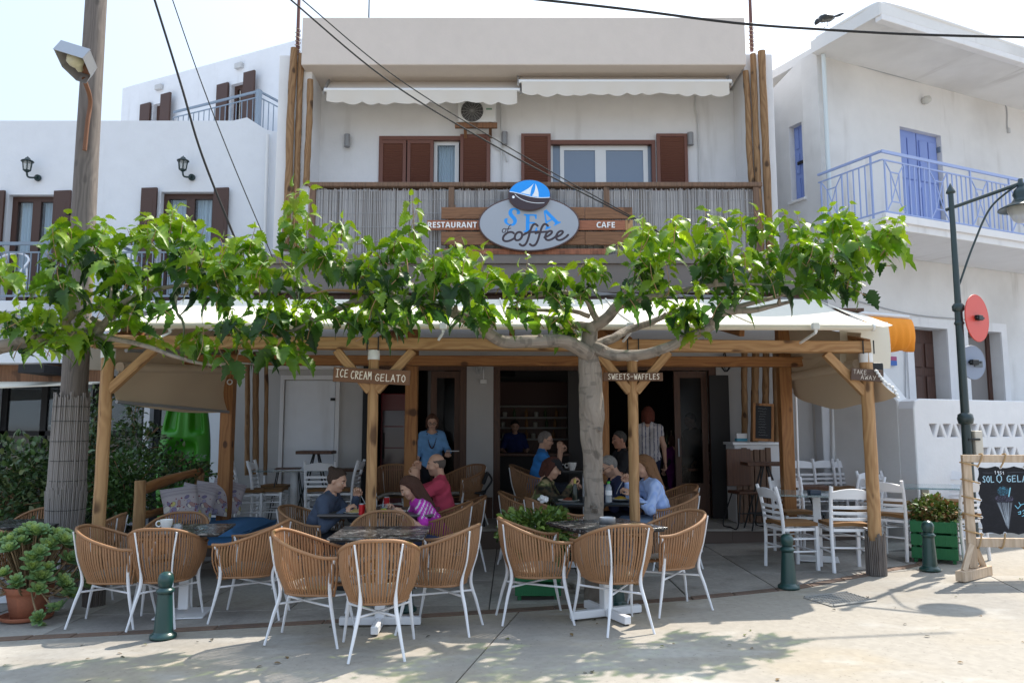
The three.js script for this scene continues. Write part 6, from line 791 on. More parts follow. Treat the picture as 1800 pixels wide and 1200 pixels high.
// ------------------------------------------------------------------ smooth bodies: surface nets over blended capsules
function nets(f, mn, mx, h) {
  const nx = Math.ceil((mx[0] - mn[0]) / h) + 1, ny = Math.ceil((mx[1] - mn[1]) / h) + 1, nz = Math.ceil((mx[2] - mn[2]) / h) + 1, v = new Float32Array(nx * ny * nz), id = new Int32Array(nx * ny * nz).fill(-1), P = [], I = [], q = (i, j, k) => i + nx * (j + ny * k);
  for (let k = 0; k < nz; k++) for (let j = 0; j < ny; j++) for (let i = 0; i < nx; i++) v[q(i, j, k)] = f(mn[0] + i * h, mn[1] + j * h, mn[2] + k * h);
  const E = [[0, 1], [0, 2], [0, 4], [1, 3], [1, 5], [2, 3], [2, 6], [3, 7], [4, 5], [4, 6], [5, 7], [6, 7]];
  for (let k = 0; k < nz - 1; k++) for (let j = 0; j < ny - 1; j++) for (let i = 0; i < nx - 1; i++) {
    const c = []; let m = 0; for (let b = 0; b < 8; b++) { c[b] = v[q(i + (b & 1), j + (b >> 1 & 1), k + (b >> 2))]; if (c[b] < 0) m |= 1 << b; } if (m === 0 || m === 255) continue;
    let x = 0, y = 0, z = 0, n = 0; for (const [a, b] of E) if ((c[a] < 0) !== (c[b] < 0)) { const t = c[a] / (c[a] - c[b]); x += lerp(a & 1, b & 1, t); y += lerp(a >> 1 & 1, b >> 1 & 1, t); z += lerp(a >> 2, b >> 2, t); n++; }
    id[q(i, j, k)] = P.length / 3; P.push(mn[0] + (i + x / n) * h, mn[1] + (j + y / n) * h, mn[2] + (k + z / n) * h); }
  const quad = (a, b, c, d, fl) => { if (a < 0 || b < 0 || c < 0 || d < 0) return; fl ? I.push(a, c, b, a, d, c) : I.push(a, b, c, a, c, d); };
  for (let k = 1; k < nz - 1; k++) for (let j = 1; j < ny - 1; j++) for (let i = 1; i < nx - 1; i++) { const s = v[q(i, j, k)] < 0;
    if (s !== (v[q(i + 1, j, k)] < 0)) quad(id[q(i, j - 1, k - 1)], id[q(i, j, k - 1)], id[q(i, j, k)], id[q(i, j - 1, k)], !s);
    if (s !== (v[q(i, j + 1, k)] < 0)) quad(id[q(i - 1, j, k - 1)], id[q(i - 1, j, k)], id[q(i, j, k)], id[q(i, j, k - 1)], !s);
    if (s !== (v[q(i, j, k + 1)] < 0)) quad(id[q(i - 1, j - 1, k)], id[q(i, j - 1, k)], id[q(i, j, k)], id[q(i - 1, j, k)], !s); }
  const g = new THREE.BufferGeometry(); g.setAttribute('position', new THREE.Float32BufferAttribute(P, 3)); g.setIndex(I); g.computeVertexNormals(); const uv = new Float32Array(P.length / 3 * 2); for (let i = 0; i < P.length / 3; i++) { uv[2 * i] = P[3 * i] + P[3 * i + 2]; uv[2 * i + 1] = P[3 * i + 1]; } g.setAttribute('uv', new THREE.BufferAttribute(uv, 2)); return g;
}
const smin = (a, b, k) => { const h = Math.max(k - Math.abs(a - b), 0) / k; return Math.min(a, b) - h * h * k * .25; };
const capD = (c, x, y, z) => { const [a, b, ra, rb] = c, dx = b.x - a.x, dy = b.y - a.y, dz = b.z - a.z, px = x - a.x, py = y - a.y, pz = z - a.z, l = dx * dx + dy * dy + dz * dz || 1e-9, t = cl((px * dx + py * dy + pz * dz) / l), ex = px - t * dx, ey = py - t * dy, ez = pz - t * dz; return Math.sqrt(ex * ex + ey * ey + ez * ez) - lerp(ra, rb, t); };
const ellD = (x, y, z, cx, cy, cz, rx, ry, rz) => { const a = (x - cx) / rx, b = (y - cy) / ry, c = (z - cz) / rz; return (Math.sqrt(a * a + b * b + c * c) - 1) * Math.min(rx, ry, rz); };
function capMesh(caps, k, h, cut) { const mn = [9, 9, 9], mx = [-9, -9, -9]; for (const [a, b, ra, rb] of caps) for (const [p, r] of [[a, ra], [b, rb]]) ['x', 'y', 'z'].forEach((e, i) => { mn[i] = Math.min(mn[i], p[e] - r - .04); mx[i] = Math.max(mx[i], p[e] + r + .04); });
  return nets((x, y, z) => { let d = 9; for (const c of caps) d = smin(d, capD(c, x, y, z), k); if (cut && d < .05) d += .0045 * Math.sin(x * 34 + y * 58 + 2 * Math.sin(z * 21)) * Math.sin(z * 40 + y * 24); if (cut) d = Math.max(d, cut(x, y, z)); return d; }, mn, mx, h); }
const tint = (g, f) => { const p = g.attributes.position, c = new Float32Array(p.count * 3); for (let i = 0; i < p.count; i++) { const r = f(p.getX(i), p.getY(i), p.getZ(i)); c.set(r, i * 3); } g.setAttribute('color', new THREE.BufferAttribute(c, 3)); return g; };
const vc = (rough, o = {}) => new THREE.MeshStandardMaterial({ vertexColors: true, roughness: rough, ...o });
const skinM = vc(.55), clothM = vc(.9, { bumpMap: plasterBump, bumpScale: .004 }), hairM = vc(.9);
const headF = (x, y, z) => { let d = ellD(x, y, z, 0, .028, -.012, .074, .096, .092); d = smin(d, ellD(x, y, z, 0, -.045, .018, .055, .062, .064), .04); d = smin(d, ellD(x, y, z, 0, -.088, .052, .024, .02, .024), .03);
  d = smin(d, capD([V(-.034, .036, .072), V(.034, .036, .072), .011, .011], x, y, z), .02); for (const s of [-1, 1]) { d = -smin(-d, ellD(x, y, z, s * .031, .012, .092, .016, .012, .016) * -1 * -1, .012); d = smin(d, Math.hypot(x - s * .031, y - .011, z - .071) - .0125, .003); d = smin(d, ellD(x, y, z, s * .077, -.002, -.012, .011, .032, .021), .012); d = smin(d, ellD(x, y, z, s * .042, -.025, .055, .024, .022, .022), .025); }
  d = smin(d, capD([V(0, .022, .084), V(0, -.018, .098), .008, .0125], x, y, z), .014); d = smin(d, capD([V(-.018, -.052, .076), V(.018, -.052, .076), .0085, .0085], x, y, z), .012); return smin(d, capD([V(0, -.05, -.022), V(0, -.17, -.04), .05, .055], x, y, z), .03); };
const handGeo = (() => { const c = [[V(-.022, .02, 0), V(-.026, .075, .002), .015, .013], [V(0, .015, 0), V(0, .08, .002), .016, .013], [V(.022, .02, 0), V(.026, .075, .002), .015, .013], [V(0, -.02, 0), V(0, .02, 0), .024, .02]]; [[-.029, .072, .062], [-.010, .08, .074], [.010, .08, .07], [.028, .074, .054]].forEach(([x, y, l]) => { const a = V(x, y, .002), b = V(x * 1.12, y + l * .42, -.010), e = V(x * 1.12, y + l * .52, -.036), f = V(x * 1.05, y + l * .40, -.056); c.push([a, b, .0095, .009], [b, e, .009, .0085], [e, f, .0085, .0075]); }); c.push([V(.022, .012, -.006), V(.05, .042, -.02), .014, .0105], [V(.05, .042, -.02), V(.05, .078, -.034), .0105, .0085]);
  return capMesh(c, .008, .005); })();
function person(o) {
  const t = thing('person', o.label, 'person', o.pos); t.rotation.y = o.ry; const s = o.s ?? 1; t.scale.setScalar(s);
  const skin = o.skin ?? [.57, .335, .235], L = o.lean ?? .2, H = o.stand ? .93 : .50, pel = V(0, H, 0), up = V(0, Math.cos(L), Math.sin(L)), sp = (k) => pel.clone().addScaledVector(up, k * .5), w = o.w ?? 1;
  const hip = [-1, 1].map((e) => V(e * .09, H, 0)), knee = [-1, 1].map((e) => o.stand ? V(e * .10, .5, .02) : V(e * .13, .50, .42)), ank = [-1, 1].map((e) => o.stand ? V(e * .11, .08, -.02) : V(e * .14, .09, .38)), sh = [-1, 1].map((e) => sp(.885).add(V(e * .162 * w, 0, 0)));
  const hands = o.hands ?? [V(-.2, H + .02, .12), V(.2, H + .02, .12)], elb = [], wr = hands.map((h) => h.clone());
  [0, 1].forEach((i) => { const d = wr[i].clone().sub(sh[i]), l = Math.min(d.length(), .53), u = d.normalize(), a = .28, b = .26, x = (a * a - b * b + l * l) / (2 * l), hh = Math.sqrt(Math.max(0, a * a - x * x)); wr[i] = sh[i].clone().addScaledVector(u, l); const pole = V((i ? 1 : -1) * .5, -1, -.35), n = pole.addScaledVector(u, -pole.dot(u)).normalize(); elb[i] = sh[i].clone().addScaledVector(u, x).addScaledVector(n, hh); });
  const nk = sp(1.04), hp = (o.pitch ?? .2), hc = nk.clone().add(V(0, Math.cos(L * .5 + hp * .35) * .135, Math.sin(L * .5 + hp * .35) * .135 + .02));
  const torso = (e) => [[V(-.075 * w, H - .01, 0), V(.075 * w, H - .01, 0), .115 + e, .115 + e], [V(-.055 * w, H, 0), sp(.45).add(V(-.065 * w, 0, 0)), .11 + e, .10 + e], [V(.055 * w, H, 0), sp(.45).add(V(.065 * w, 0, 0)), .11 + e, .10 + e], [sp(.45).add(V(-.065 * w, 0, 0)), sp(.78).add(V(-.085 * w, 0, 0)), .10 + e, .098 + e], [sp(.45).add(V(.065 * w, 0, 0)), sp(.78).add(V(.085 * w, 0, 0)), .10 + e, .098 + e], [sh[0], sh[1], .055 + e, .055 + e], [sp(.95), nk, .065 + e, .05 + e], [sh[0], sp(.99), .05 + e, .06 + e], [sh[1], sp(.99), .05 + e, .06 + e]];
  const arm = (e, f0) => [0, 1].flatMap((i) => { const r = [[sh[i], f0 < .5 ? sh[i].clone().lerp(elb[i], f0 * 2) : elb[i], .052 + e, (f0 < .5 ? .046 : .038) + e]]; if (f0 > .5) r.push([elb[i], elb[i].clone().lerp(wr[i], (f0 - .5) * 2), .038 + e, .027 + e]); return r; });
  const leg = (e) => [0, 1].flatMap((i) => [[hip[i], knee[i], .085 + e, .058 + e], [knee[i], ank[i], .055 + e, .036 + e]]);
  const feet = [0, 1].map((i) => [ank[i].clone().setY(.045), ank[i].clone().add(V((i ? 1 : -1) * .02, 0, .15)).setY(.035), .042, .034]);
  const bodyC = [...torso(-.012), ...arm(0, 1), ...leg(-.006), ...feet]; const sk = () => skin;
  const hm = new THREE.Matrix4().makeRotationFromEuler(new THREE.Euler(hp + L * .55, o.yaw ?? 0, o.roll ?? 0, 'YXZ')).setPosition(hc);
  const head = tint(nets(headF, [-.12, -.21, -.14], [.12, .15, .15], .0058), (x, y, z) => { const ex = Math.abs(Math.abs(x) - .031), ey = y - .011; if (z > .06 && ex < .011 && Math.abs(ey) < .0055) return ex < .0055 ? [.03, .02, .015] : [.55, .5, .46]; if (z > .06 && ex < .017 && y > .028 && y < .037) return mul(o.hair ?? [.03, .02, .015], 1); if (z > .07 && Math.abs(x) < .021 && Math.abs(y + .052) < .007) return [.30, .10, .08]; if (o.stubble && y < -.035 && z > -.01) return mix(skin, [.1, .09, .085], .35); return skin; }).applyMatrix4(hm);
  const hg = [0, 1].map((i) => { const d = wr[i].clone().sub(elb[i]).normalize(), palm = V(i ? -.25 : .25, -1, .1); palm.addScaledVector(d, -palm.dot(d)).normalize(); const z = palm.clone().multiplyScalar(-1), x = d.clone().cross(z); const g = handGeo.clone(); if (i) { g.scale(-1, 1, 1); const ix = g.index.array; for (let q = 0; q < ix.length; q += 3) [ix[q], ix[q + 1]] = [ix[q + 1], ix[q]]; g.computeVertexNormals(); } return tint(g.applyMatrix4(new THREE.Matrix4().makeBasis(x, d, z).setPosition(wr[i].clone().addScaledVector(d, .012))), sk); });
  part('body', [tint(capMesh(bodyC, .03, .014), sk), head, ...hg], skinM, t);
  const neckCut = (x, y, z) => { const c = nk.clone().add(V(0, .035, .035)); return (o.neck ?? .068) - Math.hypot(x - c.x, y - c.y, z - c.z); };
  const col = typeof o.shirt === 'function' ? o.shirt : () => o.shirt, rs = seed; 
  const wr_ = (x, y, z, n) => n + .005 * Math.sin(x * 38 + y * 61) * Math.sin(z * 47 + y * 21);
  { const cs = [...torso(.006), ...arm(.012, o.sleeve ?? 1)]; part('top', tint(capMesh(cs, .035, .013, (x, y, z) => Math.max(neckCut(x, y, z), (o.hem ?? H - .08) - y) ), (x, y, z) => mul(col(x, y, z), .82 + .36 * vn(x * 14 + y * 9 + 60, z * 12 + y * 17 + 60, 97, 97, 8))), clothM, t); }
  part('trousers', tint(capMesh([[V(-.075 * w, H - .02, 0), V(.075 * w, H - .02, 0), .115, .115], ...leg(.006)], .04, .015), () => o.pants ?? [.02, .025, .04]), clothM, t);
  for (const [a, b, c, d] of feet) part('shoe', tint(capMesh([[a, b, c + .008, d + .008]], .01, .014), () => o.shoes ?? [.03, .03, .03]), clothM, t);
  const hl = o.hair ?? [.03, .02, .015], cutL = (x, y, z) => { const yl = z > -.012 ? lerp(.016, .092, sm(-.012, .066, z)) : lerp(-.078, .016, sm(-.052, -.014, z)); return (yl + .004 * Math.sin(x * 140 + z * 90) - y) * .8; };
  if (o.style) { const st = o.style, sh_ = st === 'short' || st === 'bald' ? .006 : .012, F2 = (x, y, z) => { let d = Math.max(ellD(x, y, z, 0, .03, -.016, .076 + sh_, .098 + sh_, .094 + sh_), cutL(x, y, z)); if (st === 'bald') d = Math.max(d, y - .05); if (st === 'bun') { d = smin(d, Math.hypot(x, y - .092, z + .108) - .036, .02); }
      if (st === 'long' || st === 'bob') { const e = st === 'long' ? -.30 : -.10; d = smin(d, capD([V(0, .0, -.07), V(0, e, -.085), .075, .055], x, y, z), .04); for (const s2 of [-1, 1]) d = smin(d, capD([V(s2 * .066, .03, -.02), V(s2 * .075, e * .9, -.03), .034, .026], x, y, z), .03); }
      return d + .0035 * Math.sin(x * 190 + y * 30) * Math.sin(z * 160 + y * 24); };
    part('hair', tint(nets(F2, [-.14, st === 'long' ? -.40 : -.2, -.2], [.14, .17, .13], .0075), (x, y, z) => mul(hl, .75 + .5 * Math.abs(Math.sin(x * 210 + z * 150 + y * 20)))).applyMatrix4(hm), hairM, t); }
  if (o.cap) { part('cap', [tint(nets((x, y, z) => Math.max(ellD(x, y, z, 0, .045, -.008, .088, .092, .102), .05 - y + z * -.12), [-.13, -.02, -.14], [.13, .17, .14], .009), () => o.cap), tint(sheet((u, v) => { const a = lerp(-1.1, 1.1, u); return V(Math.sin(a) * .085, .055 - v * .02 - .012 * a * a, Math.cos(a) * .085 + v * .07 * Math.cos(a * .8)); }, 14, 3, .006), () => o.cap)].map((g) => g.applyMatrix4(hm)), clothM, t); part('badge', new THREE.SphereGeometry(.008, 8, 6).translate(.03, .09, .088).applyMatrix4(hm), M.whitePaint, t); }
  if (o.glasses) part('glasses', [...[-1, 1].flatMap((e) => [new THREE.TorusGeometry(.021, .0025, 5, 18).scale(1.1, .8, 1).translate(e * .031, .01, .096), rod(V(e * .054, .014, .094), V(e * .078, .012, -.01), .0025)]), rod(V(-.01, .014, .098), V(.01, .014, .098), .0025)].map((g) => g.applyMatrix4(hm)), M.black, t);
  if (o.necklace) part('necklace', Array.from({ length: 26 }, (_, i) => { const a = lerp(-1, 1, i / 25), q = sp(1.0 - .52 * (1 - a * a)).add(V(a * .085, .0, .0)); return new THREE.SphereGeometry(.0105, 8, 6).translate(q.x, q.y, q.z + lerp(.128, .07, a * a)); }), mat([.035, .01, .03], .4), t);
  if (o.extra) o.extra(t, { wr, hm, sp });
  return t;
}
const fork = (i) => (t, { wr }) => { const a = wr[i].clone().add(V(0, .06, .02)); part('fork', [rod(a.clone().add(V(0, .05, -.02)), a.clone().add(V(0, -.13, .09)), .004), bar(a.clone().add(V(0, -.13, .09)), a.clone().add(V(0, -.18, .11)), .018, .004)], M.galv, t); };
const sitP = (px, D, lift = 0) => { const p = gnd(px, fixD(D)); if (lift) p.y = lift; return p; };
person({ label: 'woman with dark hair bun in slate sweater eating, facing the ICE CREAM post', pos: sitP(546, 7.95), ry: 1.42, lean: .42, pitch: .12, hands: [V(-.14, .80, .40), V(.10, .93, .44)], shirt: [.058, .078, .125], sleeve: 1, style: 'bun', hair: [.048, .028, .02], s: .97, extra: fork(1) });
person({ label: 'girl with long brown hair in magenta top with white shoulder stripes, bent over the table', pos: sitP(776, 7.9), ry: -1.25, lean: .62, pitch: .25, hands: [V(-.10, .80, .52), V(.20, .78, .45)], sleeve: .34, style: 'long', hair: [.062, .026, .017], s: .93, w: .86, pants: [.03, .04, .09], shirt: (x, y, z) => Math.abs(x) > .13 && y > .74 && Math.abs(Math.sin((y * .6 + z) * 62)) > .9 ? [.72, .7, .74] : [.52, .035, .42] });
person({ label: 'balding man in coral red shirt with hand raised to his mouth, seated', pos: sitP(786, 8.7), ry: -1.5, lean: .2, pitch: .02, hands: [V(-.05, 1.08, .34), V(.10, 1.02, .36)], shirt: [.50, .055, .105], sleeve: .36, style: 'bald', hair: [.10, .08, .07], stubble: true, w: 1.08, s: 1.02 });
person({ label: 'waitress in light blue top and beads standing in the doorway with a paper', pos: sitP(757, 10.9, PLAT), ry: .12, stand: true, lean: .03, pitch: .42, hands: [V(-.24, .86, .14), V(.25, 1.10, .26)], shirt: [.15, .33, .60], sleeve: .62, style: 'bob', hair: [.085, .038, .022], glasses: true, necklace: true, neck: .1, s: .885, w: .88, pants: [.012, .012, .02], extra: (t, { wr }) => { part('paper', box(.2, .008, .13, wr[1].x + .07, wr[1].y + .03, wr[1].z + .09), M.whitePaint, t); } });
person({ label: 'woman in camouflage jacket and dark cap eating at the table behind the trunk', pos: sitP(938, 8.95), ry: 1.38, lean: .36, pitch: .22, hands: [V(-.12, .92, .46), V(.10, .86, .46)], sleeve: 1, style: 'bob', hair: [.06, .018, .012], cap: [.012, .013, .018], s: .98, shirt: (x, y, z) => { const n = vn(x * 16 + 40, y * 20 + 40, 97, 97, 5) + .5 * vn(x * 34 + z * 30 + 50, y * 34 + 50, 97, 97, 6); return n > .98 ? [.30, .25, .13] : n > .76 ? [.10, .125, .045] : n > .55 ? [.07, .048, .026] : [.014, .016, .011]; } });
person({ label: 'grey-haired man in bright blue shirt drinking on the raised floor', pos: sitP(941, 10.55, PLAT), ry: 1.5, lean: .22, pitch: .05, hands: [V(-.08, 1.02, .34), V(.06, .98, .36)], shirt: [.028, .19, .52], sleeve: .36, style: 'short', hair: [.17, .15, .14], glasses: true });
person({ label: 'grey-haired man with glasses in navy jumper bent over his plate beside the trunk', pos: sitP(1118, 8.95), ry: -1.35, lean: .5, pitch: .25, hands: [V(-.10, .84, .46), V(.10, .86, .42)], shirt: [.022, .030, .085], sleeve: 1, style: 'short', hair: [.22, .21, .20], glasses: true, stubble: true });
person({ label: 'man in black with ruddy face seated deeper in, between trunk and SWEETS post', pos: sitP(1104, 10.7, PLAT), ry: -1.3, lean: .15, pitch: .08, hands: [V(-.12, .82, .4), V(.1, .82, .4)], shirt: [.02, .02, .024], sleeve: .4, style: 'short', hair: [.06, .055, .05], skin: [.42, .2, .13] });
person({ label: 'woman with long light brown hair in pale blue shirt half behind the SWEETS post', pos: sitP(1168, 8.5), ry: -1.42, lean: .33, pitch: .2, hands: [V(-.04, .94, .40), V(.12, .82, .40)], shirt: (x, y, z) => mix([.33, .47, .84], [.45, .58, .9], sm(.3, .9, Math.abs(Math.sin(x * 90)))), sleeve: .98, style: 'long', hair: [.17, .085, .04], pants: [.16, .22, .32], s: .98, extra: fork(0) });
person({ label: 'red-haired woman in striped sleeveless top standing with her back turned', pos: sitP(1143, 11.4, PLAT), ry: PI - .25, stand: true, lean: .02, pitch: .1, shirt: (x) => Math.abs(Math.sin(x * 52)) > .955 ? [.03, .04, .12] : [.56, .52, .52], sleeve: .16, style: 'bob', hair: [.12, .028, .016], pants: [.012, .016, .05], s: .955, hands: [V(-.25, .84, .05), V(.25, .84, .05)] });
person({ label: 'child in purple dress standing by the bar stools', pos: sitP(1188, 12, PLAT), ry: PI + .5, stand: true, lean: .05, shirt: [.13, .008, .125], pants: [.13, .008, .125], hem: .4, sleeve: .5, style: 'bob', hair: [.06, .02, .014], s: .70, w: 1.15 });
person({ label: 'person in dark navy sitting on the bar stool inside the doorway', pos: sitP(1226, 12, PLAT + .34), ry: -1.2, lean: .1, shirt: [.012, .014, .03], sleeve: 1, style: 'short', hair: [.03, .02, .02], s: .95 });
person({ label: 'staff member in dark blue behind the inner counter', pos: sitP(904, 13.55, PLAT), ry: .1, stand: true, lean: .2, pitch: .3, shirt: [.012, .022, .11], sleeve: .4, style: 'short', hair: [.02, .015, .014], s: .86, hands: [V(-.18, 1.02, .3), V(.18, 1.02, .3)] });
{ // crow on the cable
  const p = at(1452, 47, 8.85), t = thing('crow', 'hooded crow with grey body bending down on the heavy cable', 'bird', p); t.rotation.y = -PI / 2 + .35;
  const c = [[V(0, .115, -.06), V(0, .095, .04), .034, .046], [V(0, .135, -.12), V(0, .115, -.06), .02, .034], [V(0, .09, .06), V(0, .055, .115), .034, .026], [V(0, .04, .125), V(0, .03, .135), .027, .025], [V(0, .018, .145), V(0, -.018, .16), .012, .003], [V(.036, .13, -.08), V(.035, .115, .03), .014, .022], [V(-.036, .13, -.08), V(-.035, .115, .03), .014, .022]];
  part('body', [tint(capMesh(c, .02, .006), (x, y, z) => z > .075 || Math.abs(x) > .034 || y > .155 ? [.014, .016, .018] : [.12, .12, .115]), tint(join([bar(V(0, .135, -.10), V(0, .185, -.20), .045, .016), bar(V(0, .18, -.19), V(0, .205, -.255), .07, .014), rod(V(.02, .08, -.01), V(.022, 0, -.01), .004, .003, 5), rod(V(-.02, .08, -.01), V(-.022, 0, -.01), .004, .003, 5), ...[-1, 1].flatMap((s) => [-1, 0, 1].map((k) => rod(V(s * .022, .003, -.01), V(s * .022 + k * .008, .001, .012), .0025, .002, 4)))]), () => [.014, .016, .018])], vc(.5), t); }

// ------------------------------------------------------------------ foliage
class Bag { constructor() { this.P = []; this.N = []; this.C = []; this.I = []; } add(tm, m, c) { const b = this.P.length / 3, p = tm.attributes.position, n = tm.attributes.normal, v = new THREE.Vector3(); for (let i = 0; i < p.count; i++) { v.fromBufferAttribute(p, i).applyMatrix4(m); this.P.push(v.x, v.y, v.z); v.fromBufferAttribute(n, i).transformDirection(m); this.N.push(v.x, v.y, v.z); this.C.push(...c); } for (const i of tm.index.array) this.I.push(b + i); }
  geo() { const g = new THREE.BufferGeometry(); g.setAttribute('position', new THREE.Float32BufferAttribute(this.P, 3)); g.setAttribute('normal', new THREE.Float32BufferAttribute(this.N, 3)); g.setAttribute('color', new THREE.Float32BufferAttribute(this.C, 3)); g.setAttribute('uv', new THREE.Float32BufferAttribute(new Float32Array(this.P.length / 3 * 2), 2)); g.setIndex(this.I); return g; } }
function leafGeo(s, rows, fold, droop, ser, lobes) { const keep = seed; seed = s; const P = [], I = []; rows.forEach(([t, w], i) => { const k = 1 + ser * (i % 2 ? 1 : -1) * .5 + RR(-ser, ser) * .4, tw = RR(-.03, .03), z = -droop * t * t; P.push(-w * k, t - lobes * (i === 0 ? .12 : 0) + w * .05, z + fold * w, tw, t, z, w * k, t - lobes * (i === 0 ? .12 : 0) + w * .05, z + fold * w); if (i) { const b = i * 3; for (const e of [0, 1]) I.push(b - 3 + e, b - 2 + e, b + e, b - 2 + e, b + 1 + e, b + e); } }); const g = new THREE.BufferGeometry(); g.setAttribute('position', new THREE.Float32BufferAttribute(P, 3)); g.setIndex(I); g.computeVertexNormals(); g.setAttribute('uv', new THREE.Float32BufferAttribute(new Float32Array(P.length / 3 * 2), 2)); seed = keep; return g; }
const mulRows = [[0, .20], [.07, .33], [.14, .36], [.22, .40], [.30, .36], [.38, .40], [.46, .33], [.55, .35], [.63, .24], [.71, .25], [.79, .13], [.88, .10], [1, .004]];
const mulberry = [3, 5, 8, 13, 21].map((s, i) => leafGeo(s, mulRows, [.45, .2, .7, .35, .95][i], [.35, .6, .2, .75, .95][i], .24, 1));
const leafM = new THREE.MeshPhysicalMaterial({ vertexColors: true, roughness: .45, transmission: .7, thickness: 0, side: THREE.DoubleSide, specularIntensity: .45 });
const flat1 = (c) => new THREE.MeshPhysicalMaterial({ color: RGB(c), roughness: .45, transmission: .7, thickness: 0, side: THREE.DoubleSide, specularIntensity: .45 });
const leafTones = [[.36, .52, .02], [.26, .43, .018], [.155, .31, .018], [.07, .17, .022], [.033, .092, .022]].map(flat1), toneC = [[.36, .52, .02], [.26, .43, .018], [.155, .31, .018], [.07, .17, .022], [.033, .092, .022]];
function orient(pos, dir, nrm, s) { const y = dir.clone().normalize(), z = nrm.clone().addScaledVector(y, -nrm.dot(y)).normalize(), x = y.clone().cross(z); return new THREE.Matrix4().makeBasis(x.multiplyScalar(s), y.multiplyScalar(s), z.multiplyScalar(s)).setPosition(pos); }
const rv = () => V(RR(-1, 1), RR(-1, 1), RR(-1, 1));
function mulTree(label, limbs, blobs, shoots, rim) {
  const t = thing('mulberry_tree', label, 'tree'); limbs.forEach((l, i) => { const ps = l.p.map(([a, b, d]) => d === 'g' ? gnd(a, b) : at(a, b, d)), n = l.r.length - 1, w = i * 1.7;
    part(i ? 'limb' : 'trunk', tube(ps, (s, a) => { const k = s * n, j = Math.min(n - 1, Math.floor(k)), r = lerp(l.r[j], l.r[j + 1], k - j); return r * (1 + .05 * Math.sin(a * 3 + s * 17 + w) + .045 * Math.sin(s * 43 + a + w) + .03 * Math.sin(a * 7 - s * 60)); }, Math.max(16, ps.length * 8), i && l.r[0] < .03 ? 8 : 18), l.r[0] < .022 ? M.twig : M.bark, t);
    if (l.knots) for (let k = 0; k < l.knots; k++) { const c = spline(ps), q = c.getPointAt(RR(.05, .95)), r = l.r[0] * RR(.28, .45), an = RR(-.9, .9); part('knot', tube([V(q.x, q.y, q.z), V(q.x + l.r[0] * .8 * Math.sin(an), q.y + l.r[0] * .5, q.z + l.r[0] * .8 * Math.cos(an)), V(q.x + l.r[0] * 1.12 * Math.sin(an), q.y + l.r[0] * .75, q.z + l.r[0] * 1.12 * Math.cos(an))], (s, a) => r * (1.25 - .7 * s + .1 * Math.sin(a * 3 + k)), 6, 9), M.bark, t); } });
  const all = [], twigs = [];
  const twig = (a, b, n, s0, young) => { const mid = a.clone().lerp(b, .5).add(rv().multiplyScalar(.03)), c = spline([a, mid, b]); twigs.push(tube(c, (q) => lerp(.0048, .0018, q), 5, 4, false));
    for (let i = 0; i < n; i++) { const u = lerp(.12, 1, i / Math.max(1, n - 1)), p = c.getPointAt(Math.min(u, 1)), ang = i * 2.4 + RR(-.5, .5), out = V(Math.cos(ang), RR(-.1, .25), Math.sin(ang)).normalize(), sz = s0 * lerp(1.1, .5, Math.pow(u, 2.2)) * RR(.75, 1.15), top = u > .86;
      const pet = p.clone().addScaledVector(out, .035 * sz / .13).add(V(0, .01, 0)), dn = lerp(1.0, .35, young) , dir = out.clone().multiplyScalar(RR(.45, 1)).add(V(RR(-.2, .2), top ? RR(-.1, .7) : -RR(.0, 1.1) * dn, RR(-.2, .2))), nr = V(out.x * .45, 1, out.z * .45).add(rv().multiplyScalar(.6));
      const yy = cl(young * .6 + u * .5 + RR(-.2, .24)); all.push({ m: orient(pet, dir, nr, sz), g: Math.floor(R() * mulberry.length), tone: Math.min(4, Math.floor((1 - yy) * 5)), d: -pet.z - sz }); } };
  for (const [px, py, rx, ry, D, rz, k = 1] of blobs) { const n = Math.max(3, Math.round(k * rx * ry / 370)); for (let i = 0; i < n; i++) { const a = R() * 6.283, r = Math.sqrt(R()), fx = r * Math.cos(a), fy = r * Math.sin(a), q = at(px + fx * rx, py + fy * ry * .9 + 10, D + RR(-1, 1) * rz), L = RR(.16, .34), b = q.clone().add(V(RR(-.16, .16), L * RR(.3, 1), RR(-.14, .14))); twig(q, b, 5 + Math.floor(R() * 4), RR(.115, .18), cl(.5 - fy * .7)); } }
  for (const [x0, y0, x1, y1, D, n] of shoots) { const a = at(x0, y0, D), b = at(x1, y1, D - RR(-.1, .1)); twig(a, b, n, .15, .75); }
  all.sort((a, b) => a.d - b.d); const pick = new Set(); for (let i = 0; i < all.length && pick.size < 300; i += Math.max(1, Math.floor(all.length / 300 * .55))) pick.add(i); for (let i = 0; pick.size < Math.min(300, all.length); i++) pick.add(i);
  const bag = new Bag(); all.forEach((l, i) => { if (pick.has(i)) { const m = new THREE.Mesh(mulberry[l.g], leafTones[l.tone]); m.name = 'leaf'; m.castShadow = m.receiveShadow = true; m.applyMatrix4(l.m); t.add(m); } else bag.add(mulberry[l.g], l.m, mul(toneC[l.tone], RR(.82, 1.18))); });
  part('foliage', bag.geo(), leafM, t, 'stuff'); part('twigs', twigs, M.twig, t, 'stuff'); return [t, all.length];
}
seed = 4242;
